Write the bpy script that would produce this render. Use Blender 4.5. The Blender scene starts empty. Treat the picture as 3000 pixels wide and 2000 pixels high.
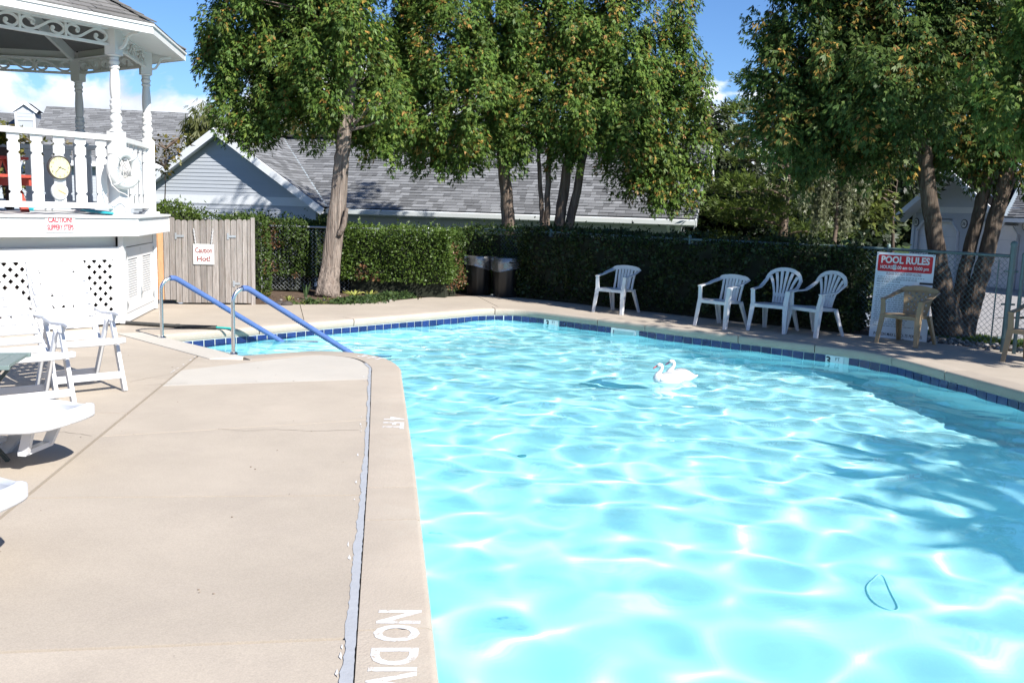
import bpy, math, random
import numpy as np
from mathutils import Vector, Matrix
from mathutils.geometry import tessellate_polygon

random.seed(7)
sc = bpy.context.scene
COL = sc.collection
PI = math.pi
rad = math.radians

# ------------------------------------------------------------------ camera
FPX, EYE, PITCH, ROLL = 2700.0, 1.68, math.atan(389 / 2700.0), 0.03
_f = Vector((0, math.cos(PITCH), -math.sin(PITCH)))
_u0 = Vector((0, math.sin(PITCH), math.cos(PITCH)))
_r0 = Vector((1, 0, 0))
_r = math.cos(ROLL) * _r0 + math.sin(ROLL) * _u0
_u = math.cos(ROLL) * _u0 - math.sin(ROLL) * _r0
cam = bpy.data.cameras.new('camera')
cam_ob = bpy.data.objects.new('camera', cam)
COL.objects.link(cam_ob)
cam.sensor_width = 36.0
cam.lens = 36.0 * FPX / 3000.0
cam.clip_start = 0.05
cam.clip_end = 2000
_m = Matrix((( _r.x, _u.x, -_f.x, 0), (_r.y, _u.y, -_f.y, 0), (_r.z, _u.z, -_f.z, EYE), (0, 0, 0, 1)))
cam_ob.matrix_world = _m
sc.camera = cam_ob

# ------------------------------------------------------------------ sun, sky, exposure
SUN_EL = rad(39.0)
SUN_H = Vector((0.69, -0.724, 0)).normalized()
SUN_DIR = Vector((SUN_H.x * math.cos(SUN_EL), SUN_H.y * math.cos(SUN_EL), math.sin(SUN_EL)))
sl = bpy.data.lights.new('sun', 'SUN')
sl.energy = 4.6
sl.angle = rad(0.5)
sl.color = (1.0, 0.955, 0.89)
sun_ob = bpy.data.objects.new('sun', sl)
COL.objects.link(sun_ob)
sun_ob.rotation_euler = SUN_DIR.to_track_quat('Z', 'Y').to_euler()
sun_ob.location = SUN_DIR * 60
sl.cycles.is_caustics_light = True

world = bpy.data.worlds.new('World')
sc.world = world
world.use_nodes = True
wn = world.node_tree
wl = wn.links
bg = wn.nodes['Background']
sky = wn.nodes.new('ShaderNodeTexSky')
sky.sky_type = 'NISHITA'
sky.sun_disc = False
sky.sun_elevation = SUN_EL
sky.sun_rotation = math.atan2(SUN_H.x, SUN_H.y)
sky.air_density = 1.0
sky.dust_density = 0.1
sky.ozone_density = 3.0
SKY_S = 0.070
bg.inputs[1].default_value = SKY_S

def wnode(t, **k):
    n = wn.nodes.new(t)
    for a, b in k.items():
        setattr(n, a, b)
    return n
def wmath(op, a, b=None, clamp=False):
    n = wnode('ShaderNodeMath', operation=op)
    n.use_clamp = clamp
    for i, v in enumerate((a, b)):
        if v is None: continue
        if isinstance(v, (int, float)): n.inputs[i].default_value = v
        else: wl.new(v, n.inputs[i])
    return n.outputs[0]
tc = wnode('ShaderNodeTexCoord')
sep = wnode('ShaderNodeSeparateXYZ')
wl.new(tc.outputs['Generated'], sep.inputs[0])
def cloud_noise(offset, scale, zs):
    mp = wnode('ShaderNodeMapping')
    mp.inputs['Location'].default_value = offset
    mp.inputs['Scale'].default_value = (scale, scale, scale * zs)
    wl.new(tc.outputs['Generated'], mp.inputs[0])
    n = wnode('ShaderNodeTexNoise')
    n.inputs['Scale'].default_value = 1.0
    n.inputs['Detail'].default_value = 9
    n.inputs['Roughness'].default_value = 0.52
    n.inputs['Distortion'].default_value = 0.25
    wl.new(mp.outputs[0], n.inputs['Vector'])
    return n.outputs['Fac']
CLOUD_OFF = (0.53, 4.3, 0.4)
big = cloud_noise(CLOUD_OFF, 7.5, 1.9)
lift = cloud_noise((CLOUD_OFF[0] + 0.12, CLOUD_OFF[1] - 0.15, CLOUD_OFF[2] + 0.45), 7.5, 1.9)
# cloud banks stand low over the horizon all round: the bias falls with height
bias = wmath('MULTIPLY', wmath('SUBTRACT', 0.139, sep.outputs['Z']), 2.6)
dens = wmath('ADD', wmath('SUBTRACT', big, 0.53), bias)
cov = wmath('MULTIPLY', dens, 15.0, True)
dens2 = wmath('ADD', wmath('SUBTRACT', lift, 0.53), bias)
shade = wmath('MULTIPLY', wmath('ADD', dens2, 0.10), 3.0, True)
ccol = wnode('ShaderNodeMix', data_type='RGBA')
ccol.inputs['A'].default_value = (9.6, 9.9, 10.4, 1)
ccol.inputs['B'].default_value = (3.7, 4.3, 5.3, 1)
wl.new(shade, ccol.inputs['Factor'])
# the camera's white balance keeps the clear sky a deep blue
skyw = wnode('ShaderNodeMix', data_type='RGBA', blend_type='MULTIPLY')
skyw.inputs['Factor'].default_value = 1.0
skyw.inputs['B'].default_value = (0.58, 0.78, 1.06, 1)
wl.new(sky.outputs[0], skyw.inputs['A'])
cmix = wnode('ShaderNodeMix', data_type='RGBA')
wl.new(cov, cmix.inputs['Factor'])
wl.new(skyw.outputs['Result'], cmix.inputs['A'])
wl.new(ccol.outputs['Result'], cmix.inputs['B'])
wl.new(cmix.outputs['Result'], bg.inputs[0])

vs = sc.view_settings
vs.view_transform = 'Standard'
try: vs.look = 'None'
except Exception: pass
vs.gamma = 1.0
vs.use_curve_mapping = False
vs.exposure = 1.05
cy = sc.cycles
cy.max_bounces = 9
cy.diffuse_bounces = 4
cy.glossy_bounces = 4
cy.transmission_bounces = 6
cy.transparent_max_bounces = 12
cy.sample_clamp_indirect = 6.0

# ------------------------------------------------------------------ measuring helpers: a bearing from the viewpoint met with a plane
def _ray(px, py):
    return FPX * _f + (px - 1500.0) * _r - (py - 1000.0) * _u
EYEP = Vector((0, 0, EYE))
def G(px, py, z=0.0):
    d = _ray(px, py)
    return EYEP + d * ((z - EYE) / d.z)
def DP(px, py, Y):
    d = _ray(px, py)
    return EYEP + d * (Y / d.y)
def RP(px, py, p0, n):
    d = _ray(px, py)
    return EYEP + d * ((Vector(p0) - EYEP).dot(n) / d.dot(n))

# ------------------------------------------------------------------ materials
MATS = {}
def mat(name, col, rough=0.6, var=0.12, scale=6.0, bump=0.0, bscale=None, spec=0.4, metal=0.0, tint=False, rnd=0.0,
        stretch=(1, 1, 1), stain=None, stain_amt=0.0, stain_scale=1.5, speck=0.0, trans=0.0, stain_lo=0.5, stain_hi=0.72):
    m = bpy.data.materials.new(name)
    m.use_nodes = True
    nt = m.node_tree
    ln = nt.links
    b = nt.nodes['Principled BSDF']
    b.inputs['Roughness'].default_value = rough
    b.inputs['Metallic'].default_value = metal
    b.inputs['Specular IOR Level'].default_value = spec
    t = nt.nodes.new('ShaderNodeTexCoord')
    mp = nt.nodes.new('ShaderNodeMapping')
    mp.inputs['Scale'].default_value = stretch
    ln.new(t.outputs['Object'], mp.inputs[0])
    vec = mp.outputs[0]
    if rnd:
        oi = nt.nodes.new('ShaderNodeObjectInfo')
        va = nt.nodes.new('ShaderNodeVectorMath'); va.operation = 'ADD'
        sc_ = nt.nodes.new('ShaderNodeVectorMath'); sc_.operation = 'SCALE'
        sc_.inputs[0].default_value = (37.0, 11.0, 23.0)
        ln.new(oi.outputs['Random'], sc_.inputs['Scale'])
        ln.new(vec, va.inputs[0]); ln.new(sc_.outputs[0], va.inputs[1])
        vec = va.outputs[0]
    n = nt.nodes.new('ShaderNodeTexNoise')
    n.inputs['Scale'].default_value = scale
    n.inputs['Detail'].default_value = 6
    n.inputs['Roughness'].default_value = 0.62
    ln.new(vec, n.inputs['Vector'])
    base = nt.nodes.new('ShaderNodeRGB')
    base.outputs[0].default_value = (*col, 1)
    cur = base.outputs[0]
    if tint:
        at = nt.nodes.new('ShaderNodeAttribute'); at.attribute_name = 'tint'
        mx = nt.nodes.new('ShaderNodeMix'); mx.data_type = 'RGBA'; mx.blend_type = 'MULTIPLY'
        mx.inputs['Factor'].default_value = 1.0
        ln.new(cur, mx.inputs['A']); ln.new(at.outputs['Color'], mx.inputs['B'])
        cur = mx.outputs['Result']
    hsv = nt.nodes.new('ShaderNodeHueSaturation')
    mr = nt.nodes.new('ShaderNodeMapRange')
    mr.inputs['From Min'].default_value = 0.25; mr.inputs['From Max'].default_value = 0.75
    mr.inputs['To Min'].default_value = 1 - var; mr.inputs['To Max'].default_value = 1 + var
    ln.new(n.outputs['Fac'], mr.inputs['Value'])
    val = mr.outputs[0]
    if rnd:
        mr2 = nt.nodes.new('ShaderNodeMapRange')
        mr2.inputs['To Min'].default_value = 1 - rnd; mr2.inputs['To Max'].default_value = 1 + rnd
        ln.new(oi.outputs['Random'], mr2.inputs['Value'])
        mm = nt.nodes.new('ShaderNodeMath'); mm.operation = 'MULTIPLY'
        ln.new(val, mm.inputs[0]); ln.new(mr2.outputs[0], mm.inputs[1])
        val = mm.outputs[0]
    ln.new(val, hsv.inputs['Value'])
    ln.new(cur, hsv.inputs['Color'])
    cur = hsv.outputs[0]
    if stain is not None:
        n2 = nt.nodes.new('ShaderNodeTexNoise')
        n2.inputs['Scale'].default_value = stain_scale
        n2.inputs['Detail'].default_value = 8
        n2.inputs['Roughness'].default_value = 0.7
        ln.new(vec, n2.inputs['Vector'])
        r2 = nt.nodes.new('ShaderNodeMapRange')
        r2.inputs['From Min'].default_value = stain_lo; r2.inputs['From Max'].default_value = stain_hi
        r2.inputs['To Max'].default_value = stain_amt
        ln.new(n2.outputs['Fac'], r2.inputs['Value'])
        mx = nt.nodes.new('ShaderNodeMix'); mx.data_type = 'RGBA'
        mx.inputs['B'].default_value = (*stain, 1)
        ln.new(r2.outputs[0], mx.inputs['Factor']); ln.new(cur, mx.inputs['A'])
        cur = mx.outputs['Result']
    if speck:
        n3 = nt.nodes.new('ShaderNodeTexNoise')
        n3.inputs['Scale'].default_value = 160
        n3.inputs['Detail'].default_value = 2
        ln.new(vec, n3.inputs['Vector'])
        r3 = nt.nodes.new('ShaderNodeMapRange')
        r3.inputs['From Min'].default_value = 0.3; r3.inputs['From Max'].default_value = 0.7
        r3.inputs['To Min'].default_value = 1 - speck; r3.inputs['To Max'].default_value = 1 + speck
        ln.new(n3.outputs['Fac'], r3.inputs['Value'])
        h2 = nt.nodes.new('ShaderNodeHueSaturation')
        ln.new(r3.outputs[0], h2.inputs['Value']); ln.new(cur, h2.inputs['Color'])
        cur = h2.outputs[0]
    ln.new(cur, b.inputs['Base Color'])
    if bump:
        nb = nt.nodes.new('ShaderNodeTexNoise')
        nb.inputs['Scale'].default_value = bscale or scale * 4
        nb.inputs['Detail'].default_value = 5
        ln.new(vec, nb.inputs['Vector'])
        bp = nt.nodes.new('ShaderNodeBump')
        bp.inputs['Strength'].default_value = bump
        bp.inputs['Distance'].default_value = 0.03 if name.startswith('bark') else 0.01
        ln.new(nb.outputs['Fac'], bp.inputs['Height'])
        ln.new(bp.outputs[0], b.inputs['Normal'])
    MATS[name] = m
    return m

def leaf_mat(name, mul=(1, 1, 1), translucent=0.28, gloss=0.05):
    m = bpy.data.materials.new(name)
    m.use_nodes = True
    nt = m.node_tree; ln = nt.links
    nt.nodes.clear()
    at = nt.nodes.new('ShaderNodeAttribute'); at.attribute_name = 'tint'
    mx = nt.nodes.new('ShaderNodeMix'); mx.data_type = 'RGBA'; mx.blend_type = 'MULTIPLY'
    mx.inputs['Factor'].default_value = 1.0
    mx.inputs['B'].default_value = (*mul, 1)
    ln.new(at.outputs['Color'], mx.inputs['A'])
    d = nt.nodes.new('ShaderNodeBsdfDiffuse'); t = nt.nodes.new('ShaderNodeBsdfTranslucent')
    g = nt.nodes.new('ShaderNodeBsdfGlossy'); g.inputs['Roughness'].default_value = 0.45
    ln.new(mx.outputs['Result'], d.inputs[0]); ln.new(mx.outputs['Result'], t.inputs[0])
    a = nt.nodes.new('ShaderNodeMixShader'); a.inputs[0].default_value = translucent
    ln.new(d.outputs[0], a.inputs[1]); ln.new(t.outputs[0], a.inputs[2])
    c = nt.nodes.new('ShaderNodeMixShader'); c.inputs[0].default_value = gloss
    ln.new(a.outputs[0], c.inputs[1]); ln.new(g.outputs[0], c.inputs[2])
    o = nt.nodes.new('ShaderNodeOutputMaterial')
    ln.new(c.outputs[0], o.inputs[0])
    MATS[name] = m
    return m

mat('concrete', (0.405, 0.352, 0.288), 0.85, 0.12, 0.9, 0.12, 60, 0.3, stain=(0.33, 0.285, 0.24), stain_amt=0.50, stain_scale=1.3, speck=0.09, rnd=0.06)
mat('patch_concrete', (0.46, 0.43, 0.38), 0.85, 0.08, 1.3, 0.2, 60, 0.3, stain=(0.5, 0.45, 0.38), stain_amt=0.35, stain_scale=2.2, speck=0.12)
mat('coping', (0.395, 0.342, 0.282), 0.8, 0.09, 2.5, 0.25, 70, 0.3, stain=(0.42, 0.39, 0.33), stain_amt=0.45, stain_scale=2.0, speck=0.08, rnd=0.06)
mat('mortar', (0.20, 0.17, 0.14), 0.9, 0.2, 9)
mat('sealant', (0.36, 0.375, 0.40), 0.55, 0.10, 14, 0.2, 40, 0.4, stain=(0.28, 0.29, 0.30), stain_amt=0.5, stain_scale=7)
mat('road_paint', (0.64, 0.64, 0.64), 0.7, 0.08, 30, 0.1, stain=(0.42, 0.365, 0.30), stain_amt=1.0, stain_scale=22, stain_lo=0.53, stain_hi=0.62)
mat('plaster', (0.435, 0.82, 0.885), 0.6, 0.035, 0.8)
mat('step_plaster', (0.40, 0.76, 0.84), 0.6, 0.04, 1.5)
mat('tile_blue', (0.011, 0.027, 0.11), 0.2, 0.2, 18, 0.05, 40, 0.5, rnd=0.3)
mat('tile_white', (0.72, 0.78, 0.76), 0.3, 0.05, 10)
mat('grout', (0.55, 0.66, 0.64), 0.8, 0.1, 20)
mat('black_print', (0.02, 0.025, 0.03), 0.5, 0.1)
mat('white_paint', (0.64, 0.645, 0.64), 0.5, 0.03, 5, 0.05, 30, 0.4, stain=(0.66, 0.65, 0.61), stain_amt=0.35, stain_scale=3.0)
mat('ceiling_shade', (0.15, 0.15, 0.15), 0.6, 0.08, 6)  # shaded underside: its dimness is put into a dark grey colour
mat('plastic_white', (0.60, 0.61, 0.625), 0.35, 0.02, 8, 0, None, 0.5, stain=(0.50, 0.50, 0.49), stain_amt=0.35, stain_scale=5)
mat('plastic_tan', (0.30, 0.215, 0.12), 0.4, 0.08, 8, 0, None, 0.45, stain=(0.22, 0.16, 0.09), stain_amt=0.4, stain_scale=6)
mat('shingle', (0.18, 0.185, 0.188), 0.9, 0.22, 40, 0.5, 200, 0.2, tint=True)
mat('shingle_old', (0.20, 0.195, 0.185), 0.9, 0.2, 40, 0.5, 200, 0.2, tint=True)
mat('siding', (0.45, 0.485, 0.53), 0.55, 0.03, 3, 0.05, 25, 0.35, rnd=0.02)
mat('white_trim', (0.74, 0.77, 0.80), 0.5, 0.03, 4)
mat('gutter', (0.55, 0.58, 0.57), 0.4, 0.05, 4, 0, None, 0.5)
mat('garage_door', (0.85, 0.85, 0.88), 0.5, 0.04, 3)
mat('weathered_wood', (0.245, 0.225, 0.21), 0.85, 0.34, 9, 0.6, 40, 0.2, rnd=0.24, stretch=(5, 5, 0.35), stain=(0.15, 0.115, 0.09), stain_amt=0.75, stain_scale=5)
mat('new_cedar', (0.55, 0.30, 0.16), 0.8, 0.16, 14, 0.4, 60, 0.2, rnd=0.1, stretch=(6, 6, 0.5))
mat('steel', (0.62, 0.62, 0.62), 0.22, 0.06, 9, 0, None, 0.5, metal=1.0)
mat('galvanised', (0.42, 0.45, 0.47), 0.45, 0.1, 20, 0, None, 0.5, metal=0.7)
mat('fence_green', (0.13, 0.19, 0.19), 0.5, 0.15, 12, 0, None, 0.4, metal=0.3)
mat('foam_blue', (0.075, 0.135, 0.32), 0.75, 0.10, 16, 0.3, 90, 0.3, stain=(0.10, 0.19, 0.45), stain_amt=0.5, stain_scale=8)
mat('turquoise', (0.02, 0.42, 0.50), 0.4, 0.06, 9)
mat('dark_foam', (0.045, 0.045, 0.042), 0.8, 0.2, 15, 0.2)
mat('bark', (0.15, 0.115, 0.09), 0.92, 0.6, 7, 1.0, 14, 0.15, stretch=(3.2, 3.2, 0.22), stain=(0.27, 0.22, 0.18), stain_amt=0.8, stain_scale=5)
mat('bark_pale', (0.20, 0.165, 0.14), 0.92, 0.8, 9, 1.0, 14, 0.15, stretch=(3.2, 3.2, 0.20), stain=(0.105, 0.075, 0.06), stain_amt=0.85, stain_scale=5)
mat('bark_dark', (0.085, 0.066, 0.052), 0.92, 0.6, 7, 1.0, 14, 0.15, stretch=(3.2, 3.2, 0.22), stain=(0.17, 0.14, 0.11), stain_amt=0.8, stain_scale=5)  # darker copy of bark, the forked cedar's shade put into its colour
mat('siding_pale', (0.50, 0.55, 0.63), 0.55, 0.03, 3, 0.05, 25, 0.35, rnd=0.02)
mat('twig', (0.13, 0.095, 0.07), 0.9, 0.3, 12)
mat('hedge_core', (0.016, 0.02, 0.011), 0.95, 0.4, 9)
mat('soil', (0.105, 0.075, 0.055), 0.95, 0.35, 12, 0.9, 30, 0.1, stain=(0.16, 0.12, 0.09), stain_amt=0.6, stain_scale=6)
mat('asphalt', (0.30, 0.29, 0.285), 0.9, 0.12, 3, 0.3, 60, 0.2, stain=(0.24, 0.235, 0.23), stain_amt=0.5, stain_scale=0.8)
mat('lawn', (0.055, 0.085, 0.025), 0.9, 0.3, 4, 0.6, 40, 0.1)
mat('rock_pale', (0.36, 0.33, 0.30), 0.85, 0.2, 14, 0.3, 30, 0.2, rnd=0.35)
mat('rock_dark', (0.07, 0.06, 0.055), 0.85, 0.2, 14, 0.3, 30, 0.2)
mat('bin_black', (0.010, 0.011, 0.012), 0.38, 0.15, 8, 0, None, 0.5)
mat('red_wood', (0.36, 0.055, 0.035), 0.6, 0.15, 10, 0.2)
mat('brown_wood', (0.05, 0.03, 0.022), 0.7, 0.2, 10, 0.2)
mat('table_green', (0.15, 0.20, 0.19), 0.4, 0.06, 8)
mat('table_leg', (0.05, 0.065, 0.06), 0.5, 0.1, 8)
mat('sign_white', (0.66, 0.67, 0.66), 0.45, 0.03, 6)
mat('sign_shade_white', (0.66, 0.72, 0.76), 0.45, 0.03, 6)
mat('sign_red', (0.50, 0.012, 0.02), 0.45, 0.05, 6)
mat('print_red', (0.40, 0.03, 0.05), 0.5, 0.1, 40)
mat('print_maroon', (0.20, 0.05, 0.045), 0.5, 0.1, 40)
mat('print_grey', (0.28, 0.33, 0.36), 0.5, 0.1, 40)
mat('clock_face', (0.56, 0.54, 0.33), 0.4, 0.03, 6)
mat('clock_rim', (0.06, 0.05, 0.045), 0.4, 0.1, 6)
mat('needle_red', (0.7, 0.13, 0.05), 0.5, 0.05)
mat('ring_white', (0.62, 0.63, 0.62), 0.5, 0.03, 6)
mat('rope', (0.62, 0.60, 0.58), 0.85, 0.1, 30, 0.3)
mat('swan_white', (0.66, 0.66, 0.66), 0.4, 0.02, 8)
mat('swan_beak', (0.75, 0.11, 0.13), 0.4, 0.1, 8)
mat('swan_far_beak', (0.20, 0.08, 0.16), 0.4, 0.1, 8)
mat('drain_teal', (0.08, 0.36, 0.45), 0.6)
mat('ring_teal', (0.50, 0.88, 0.93), 0.5, 0.05)
mat('hose_teal', (0.03, 0.38, 0.33), 0.5, 0.1, 9)
mat('dirt_speck', (0.22, 0.18, 0.14), 0.9, 0.3, 20)
mat('house_far', (0.40, 0.43, 0.47), 0.6, 0.03, 3)
mat('clover', (0.06, 0.10, 0.03), 0.9)
leaf_mat('leaf', translucent=0.2, gloss=0.012)
leaf_mat('leaf_far', translucent=0.32, gloss=0.03)
leaf_mat('hedge_leaf', translucent=0.2, gloss=0.03)

# clear bin liner: a thin translucent plastic film
def film():
    m = bpy.data.materials.new('liner_film'); m.use_nodes = True
    nt = m.node_tree; ln = nt.links; nt.nodes.clear()
    tr = nt.nodes.new('ShaderNodeBsdfTransparent'); tr.inputs[0].default_value = (0.75, 0.76, 0.78, 1)
    d = nt.nodes.new('ShaderNodeBsdfDiffuse'); d.inputs[0].default_value = (0.13, 0.13, 0.135, 1)
    g = nt.nodes.new('ShaderNodeBsdfGlossy'); g.inputs['Roughness'].default_value = 0.22
    a = nt.nodes.new('ShaderNodeMixShader'); a.inputs[0].default_value = 0.55
    b = nt.nodes.new('ShaderNodeMixShader'); b.inputs[0].default_value = 0.18
    ln.new(tr.outputs[0], a.inputs[1]); ln.new(d.outputs[0], a.inputs[2])
    ln.new(a.outputs[0], b.inputs[1]); ln.new(g.outputs[0], b.inputs[2])
    o = nt.nodes.new('ShaderNodeOutputMaterial'); ln.new(b.outputs[0], o.inputs[0])
    MATS['liner_film'] = m
film()
def water_mat():
    m = bpy.data.materials.new('pool_water'); m.use_nodes = True
    nt = m.node_tree; ln = nt.links; nt.nodes.clear()
    g = nt.nodes.new('ShaderNodeBsdfGlass')
    g.inputs['IOR'].default_value = 1.333; g.inputs['Roughness'].default_value = 0.0
    g.inputs['Color'].default_value = (0.97, 1.0, 1.0, 1)
    o = nt.nodes.new('ShaderNodeOutputMaterial'); ln.new(g.outputs[0], o.inputs[0])
    MATS['pool_water'] = m
water_mat()

# ------------------------------------------------------------------ mesh collector
WM = {}                                    # object name -> world matrix at build time
def wmat(o):
    return WM.get(o.name, Matrix()) if o else Matrix()

class MB:
    def __init__(s):
        s.v = []; s.f = []; s.t = []; s.M = Matrix()
    def add(s, vs, fs, tint=(1, 1, 1)):
        b = len(s.v)
        s.v += [s.M @ Vector(p) for p in vs]
        s.f += [tuple(i + b for i in f) for f in fs]
        s.t += [tint] * len(fs)
        return s
    def box(s, x0, x1, y0, y1, z0, z1, tint=(1, 1, 1)):
        return s.add([(x0, y0, z0), (x1, y0, z0), (x1, y1, z0), (x0, y1, z0), (x0, y0, z1), (x1, y0, z1), (x1, y1, z1), (x0, y1, z1)],
                     [(0, 3, 2, 1), (4, 5, 6, 7), (0, 1, 5, 4), (1, 2, 6, 5), (2, 3, 7, 6), (3, 0, 4, 7)], tint)
    def bar(s, p, q, w, h, up=(0, 0, 1), w2=None, h2=None, tint=(1, 1, 1)):
        p = Vector(p); q = Vector(q); d = (q - p).normalized()
        up = Vector(up)
        a = d.cross(up)
        if a.length < 1e-4: a = d.cross(Vector((1, 0, 0)))
        a.normalize(); b = a.cross(d).normalized()
        w2 = w if w2 is None else w2; h2 = h if h2 is None else h2
        vs = []
        for c, ww, hh in ((p, w, h), (q, w2, h2)):
            for sx, sy in ((-1, -1), (1, -1), (1, 1), (-1, 1)):
                vs.append(c + a * (sx * ww / 2) + b * (sy * hh / 2))
        return s.add(vs, [(0, 1, 2, 3), (7, 6, 5, 4), (0, 4, 5, 1), (1, 5, 6, 2), (2, 6, 7, 3), (3, 7, 4, 0)], tint)
    def tube(s, path, r, n=8, closed=False, cap=True, tint=(1, 1, 1), flat=1.0):
        path = [Vector(p) for p in path]
        k = len(path)
        rs = [r] * k if isinstance(r, (int, float)) else list(r)
        t0 = (path[1] - path[0]).normalized()
        nrm = t0.cross(Vector((0, 0, 1)))
        if nrm.length < 1e-3: nrm = t0.cross(Vector((0, 1, 0)))
        nrm.normalize()
        vs = []
        for i in range(k):
            if closed: t = path[(i + 1) % k] - path[i - 1]
            else: t = path[min(i + 1, k - 1)] - path[max(i - 1, 0)]
            t = t.normalized()
            nrm = (nrm - t * nrm.dot(t))
            if nrm.length < 1e-5: nrm = t.cross(Vector((0.3, 0.5, 0.8)))
            nrm.normalize()
            b = t.cross(nrm)
            for j in range(n):
                a = 2 * PI * j / n
                vs.append(path[i] + (nrm * math.cos(a) + b * math.sin(a) * flat) * rs[i])
        fs = []
        for i in range(k if closed else k - 1):
            for j in range(n):
                i2 = (i + 1) % k
                fs.append((i * n + j, i * n + (j + 1) % n, i2 * n + (j + 1) % n, i2 * n + j))
        if cap and not closed:
            fs.append(tuple(range(n))[::-1]); fs.append(tuple((k - 1) * n + j for j in range(n)))
        return s.add(vs, fs, tint)
    def lathe(s, prof, n=16, c=(0, 0, 0), tint=(1, 1, 1), cap=True):
        vs = []; c = Vector(c)
        for r, z in prof:
            for j in range(n):
                a = 2 * PI * j / n
                vs.append(c + Vector((r * math.cos(a), r * math.sin(a), z)))
        fs = []
        for i in range(len(prof) - 1):
            for j in range(n):
                fs.append((i * n + j, i * n + (j + 1) % n, (i + 1) * n + (j + 1) % n, (i + 1) * n + j))
        if cap:
            fs.append(tuple(range(n))[::-1]); fs.append(tuple((len(prof) - 1) * n + j for j in range(n)))
        return s.add(vs, fs, tint)
    def sheet(s, loops, zf=0.0, tint=(1, 1, 1), flip=False):
        pts = [Vector((p[0], p[1], 0)) for lp in loops for p in lp]
        tr = tessellate_polygon([[Vector((p[0], p[1], 0)) for p in lp] for lp in loops])
        z = zf if callable(zf) else (lambda x, y: zf)
        fs = []
        for t in tr:
            a, b, c = (pts[i] for i in t)
            ccw = (b - a).cross(c - a).z > 0
            if ccw == flip: t = (t[0], t[2], t[1])
            fs.append(tuple(t))
        return s.add([(p.x, p.y, z(p.x, p.y)) for p in pts], fs, tint)
    def prism(s, poly, z0, z1, tint=(1, 1, 1)):
        n = len(poly)
        area = sum(poly[i][0] * poly[(i + 1) % n][1] - poly[(i + 1) % n][0] * poly[i][1] for i in range(n))
        if area < 0: poly = poly[::-1]
        tr = tessellate_polygon([[Vector((p[0], p[1], 0)) for p in poly]])
        fs = []
        for t in tr:
            a, b, c = (Vector((poly[i][0], poly[i][1], 0)) for i in t)
            if (b - a).cross(c - a).z < 0: t = (t[0], t[2], t[1])
            fs.append(tuple(i + n for i in t)); fs.append(tuple(t[::-1]))
        for i in range(n):
            j = (i + 1) % n
            fs.append((i, j, j + n, i + n))
        return s.add([(p[0], p[1], z0) for p in poly] + [(p[0], p[1], z1) for p in poly], fs, tint)
    def sweep(s, path, w, t, nrm=(0, -1, 0), tint=(1, 1, 1)):
        """flat strap: width w across, thickness t along nrm (a vector, or one per point)"""
        path = [Vector(p) for p in path]; k = len(path); vs = []
        for i in range(k):
            T = (path[min(i + 1, k - 1)] - path[max(i - 1, 0)]).normalized()
            N = Vector(nrm[i]) if isinstance(nrm, list) else Vector(nrm)
            S = T.cross(N).normalized(); N = S.cross(T).normalized()
            ww = w[i] if isinstance(w, list) else w
            for a, b in ((-1, -1), (1, -1), (1, 1), (-1, 1)):
                vs.append(path[i] + S * (a * ww / 2) + N * (b * t / 2))
        fs = [(0, 1, 2, 3), tuple((k - 1) * 4 + j for j in (3, 2, 1, 0))]
        for i in range(k - 1):
            for j in range(4):
                fs.append((i * 4 + j, i * 4 + (j + 1) % 4, (i + 1) * 4 + (j + 1) % 4, (i + 1) * 4 + j)[::-1])
        return s.add(vs, fs, tint)
    def blob(s, c, r, n=10, m=7, tint=(1, 1, 1), rough=0.0):
        c = Vector(c); r = (r, r, r) if isinstance(r, (int, float)) else r
        vs = []; fs = []
        for i in range(m + 1):
            th = PI * i / m
            for j in range(n):
                a = 2 * PI * j / n
                k = 1 + (random.uniform(-rough, rough) if rough else 0)
                vs.append(c + Vector((r[0] * math.sin(th) * math.cos(a) * k, r[1] * math.sin(th) * math.sin(a) * k, r[2] * math.cos(th) * k)))
        for i in range(m):
            for j in range(n):
                fs.append((i * n + j, (i + 1) * n + j, (i + 1) * n + (j + 1) % n, i * n + (j + 1) % n))
        return s.add(vs, fs, tint)
    def mesh(s, name, inv=Matrix()):
        me = bpy.data.meshes.new(name)
        me.from_pydata([tuple(inv @ p) for p in s.v], [], s.f)
        if any(t != (1, 1, 1) for t in s.t):
            at = me.attributes.new('tint', 'FLOAT_COLOR', 'FACE')
            at.data.foreach_set('color', [x for t in s.t for x in (t[0], t[1], t[2], 1.0)])
        me.update()
        return me
    def build(s, name, m, parent=None, smooth=False, local=False, angle=None, bevel=None, **props):
        inv = Matrix() if local else wmat(parent).inverted()
        me = s.mesh(name, inv)
        o = put(name, me, m, parent, **props)
        if smooth:
            me.polygons.foreach_set('use_smooth', [True] * len(me.polygons))
            if angle is not None:
                try: me.set_sharp_from_angle(angle=rad(angle))
                except Exception: pass
        if bevel:
            bv = o.modifiers.new('bevel', 'BEVEL'); bv.width = bevel; bv.segments = 2
            bv.limit_method = 'ANGLE'; bv.angle_limit = rad(40)
        return o

def put(name, me, m, parent=None, **props):
    o = bpy.data.objects.new(name, me)
    COL.objects.link(o)
    if m is not None and not me.materials:
        me.materials.append(MATS[m] if isinstance(m, str) else m)
    o.parent = parent
    WM[o.name] = wmat(parent).copy()
    for k, v in props.items(): o[k] = v
    return o

def thing(name, label, cat, loc=(0, 0, 0), rz=0.0, group=None):
    o = bpy.data.objects.new(name, None)
    COL.objects.link(o)
    o.location = loc; o.rotation_euler = (0, 0, rz)
    o.empty_display_size = 0.2
    WM[o.name] = Matrix.Translation(Vector(loc)) @ Matrix.Rotation(rz, 4, 'Z')
    o['label'] = label; o['category'] = cat
    if group: o['group'] = group
    return o

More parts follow.
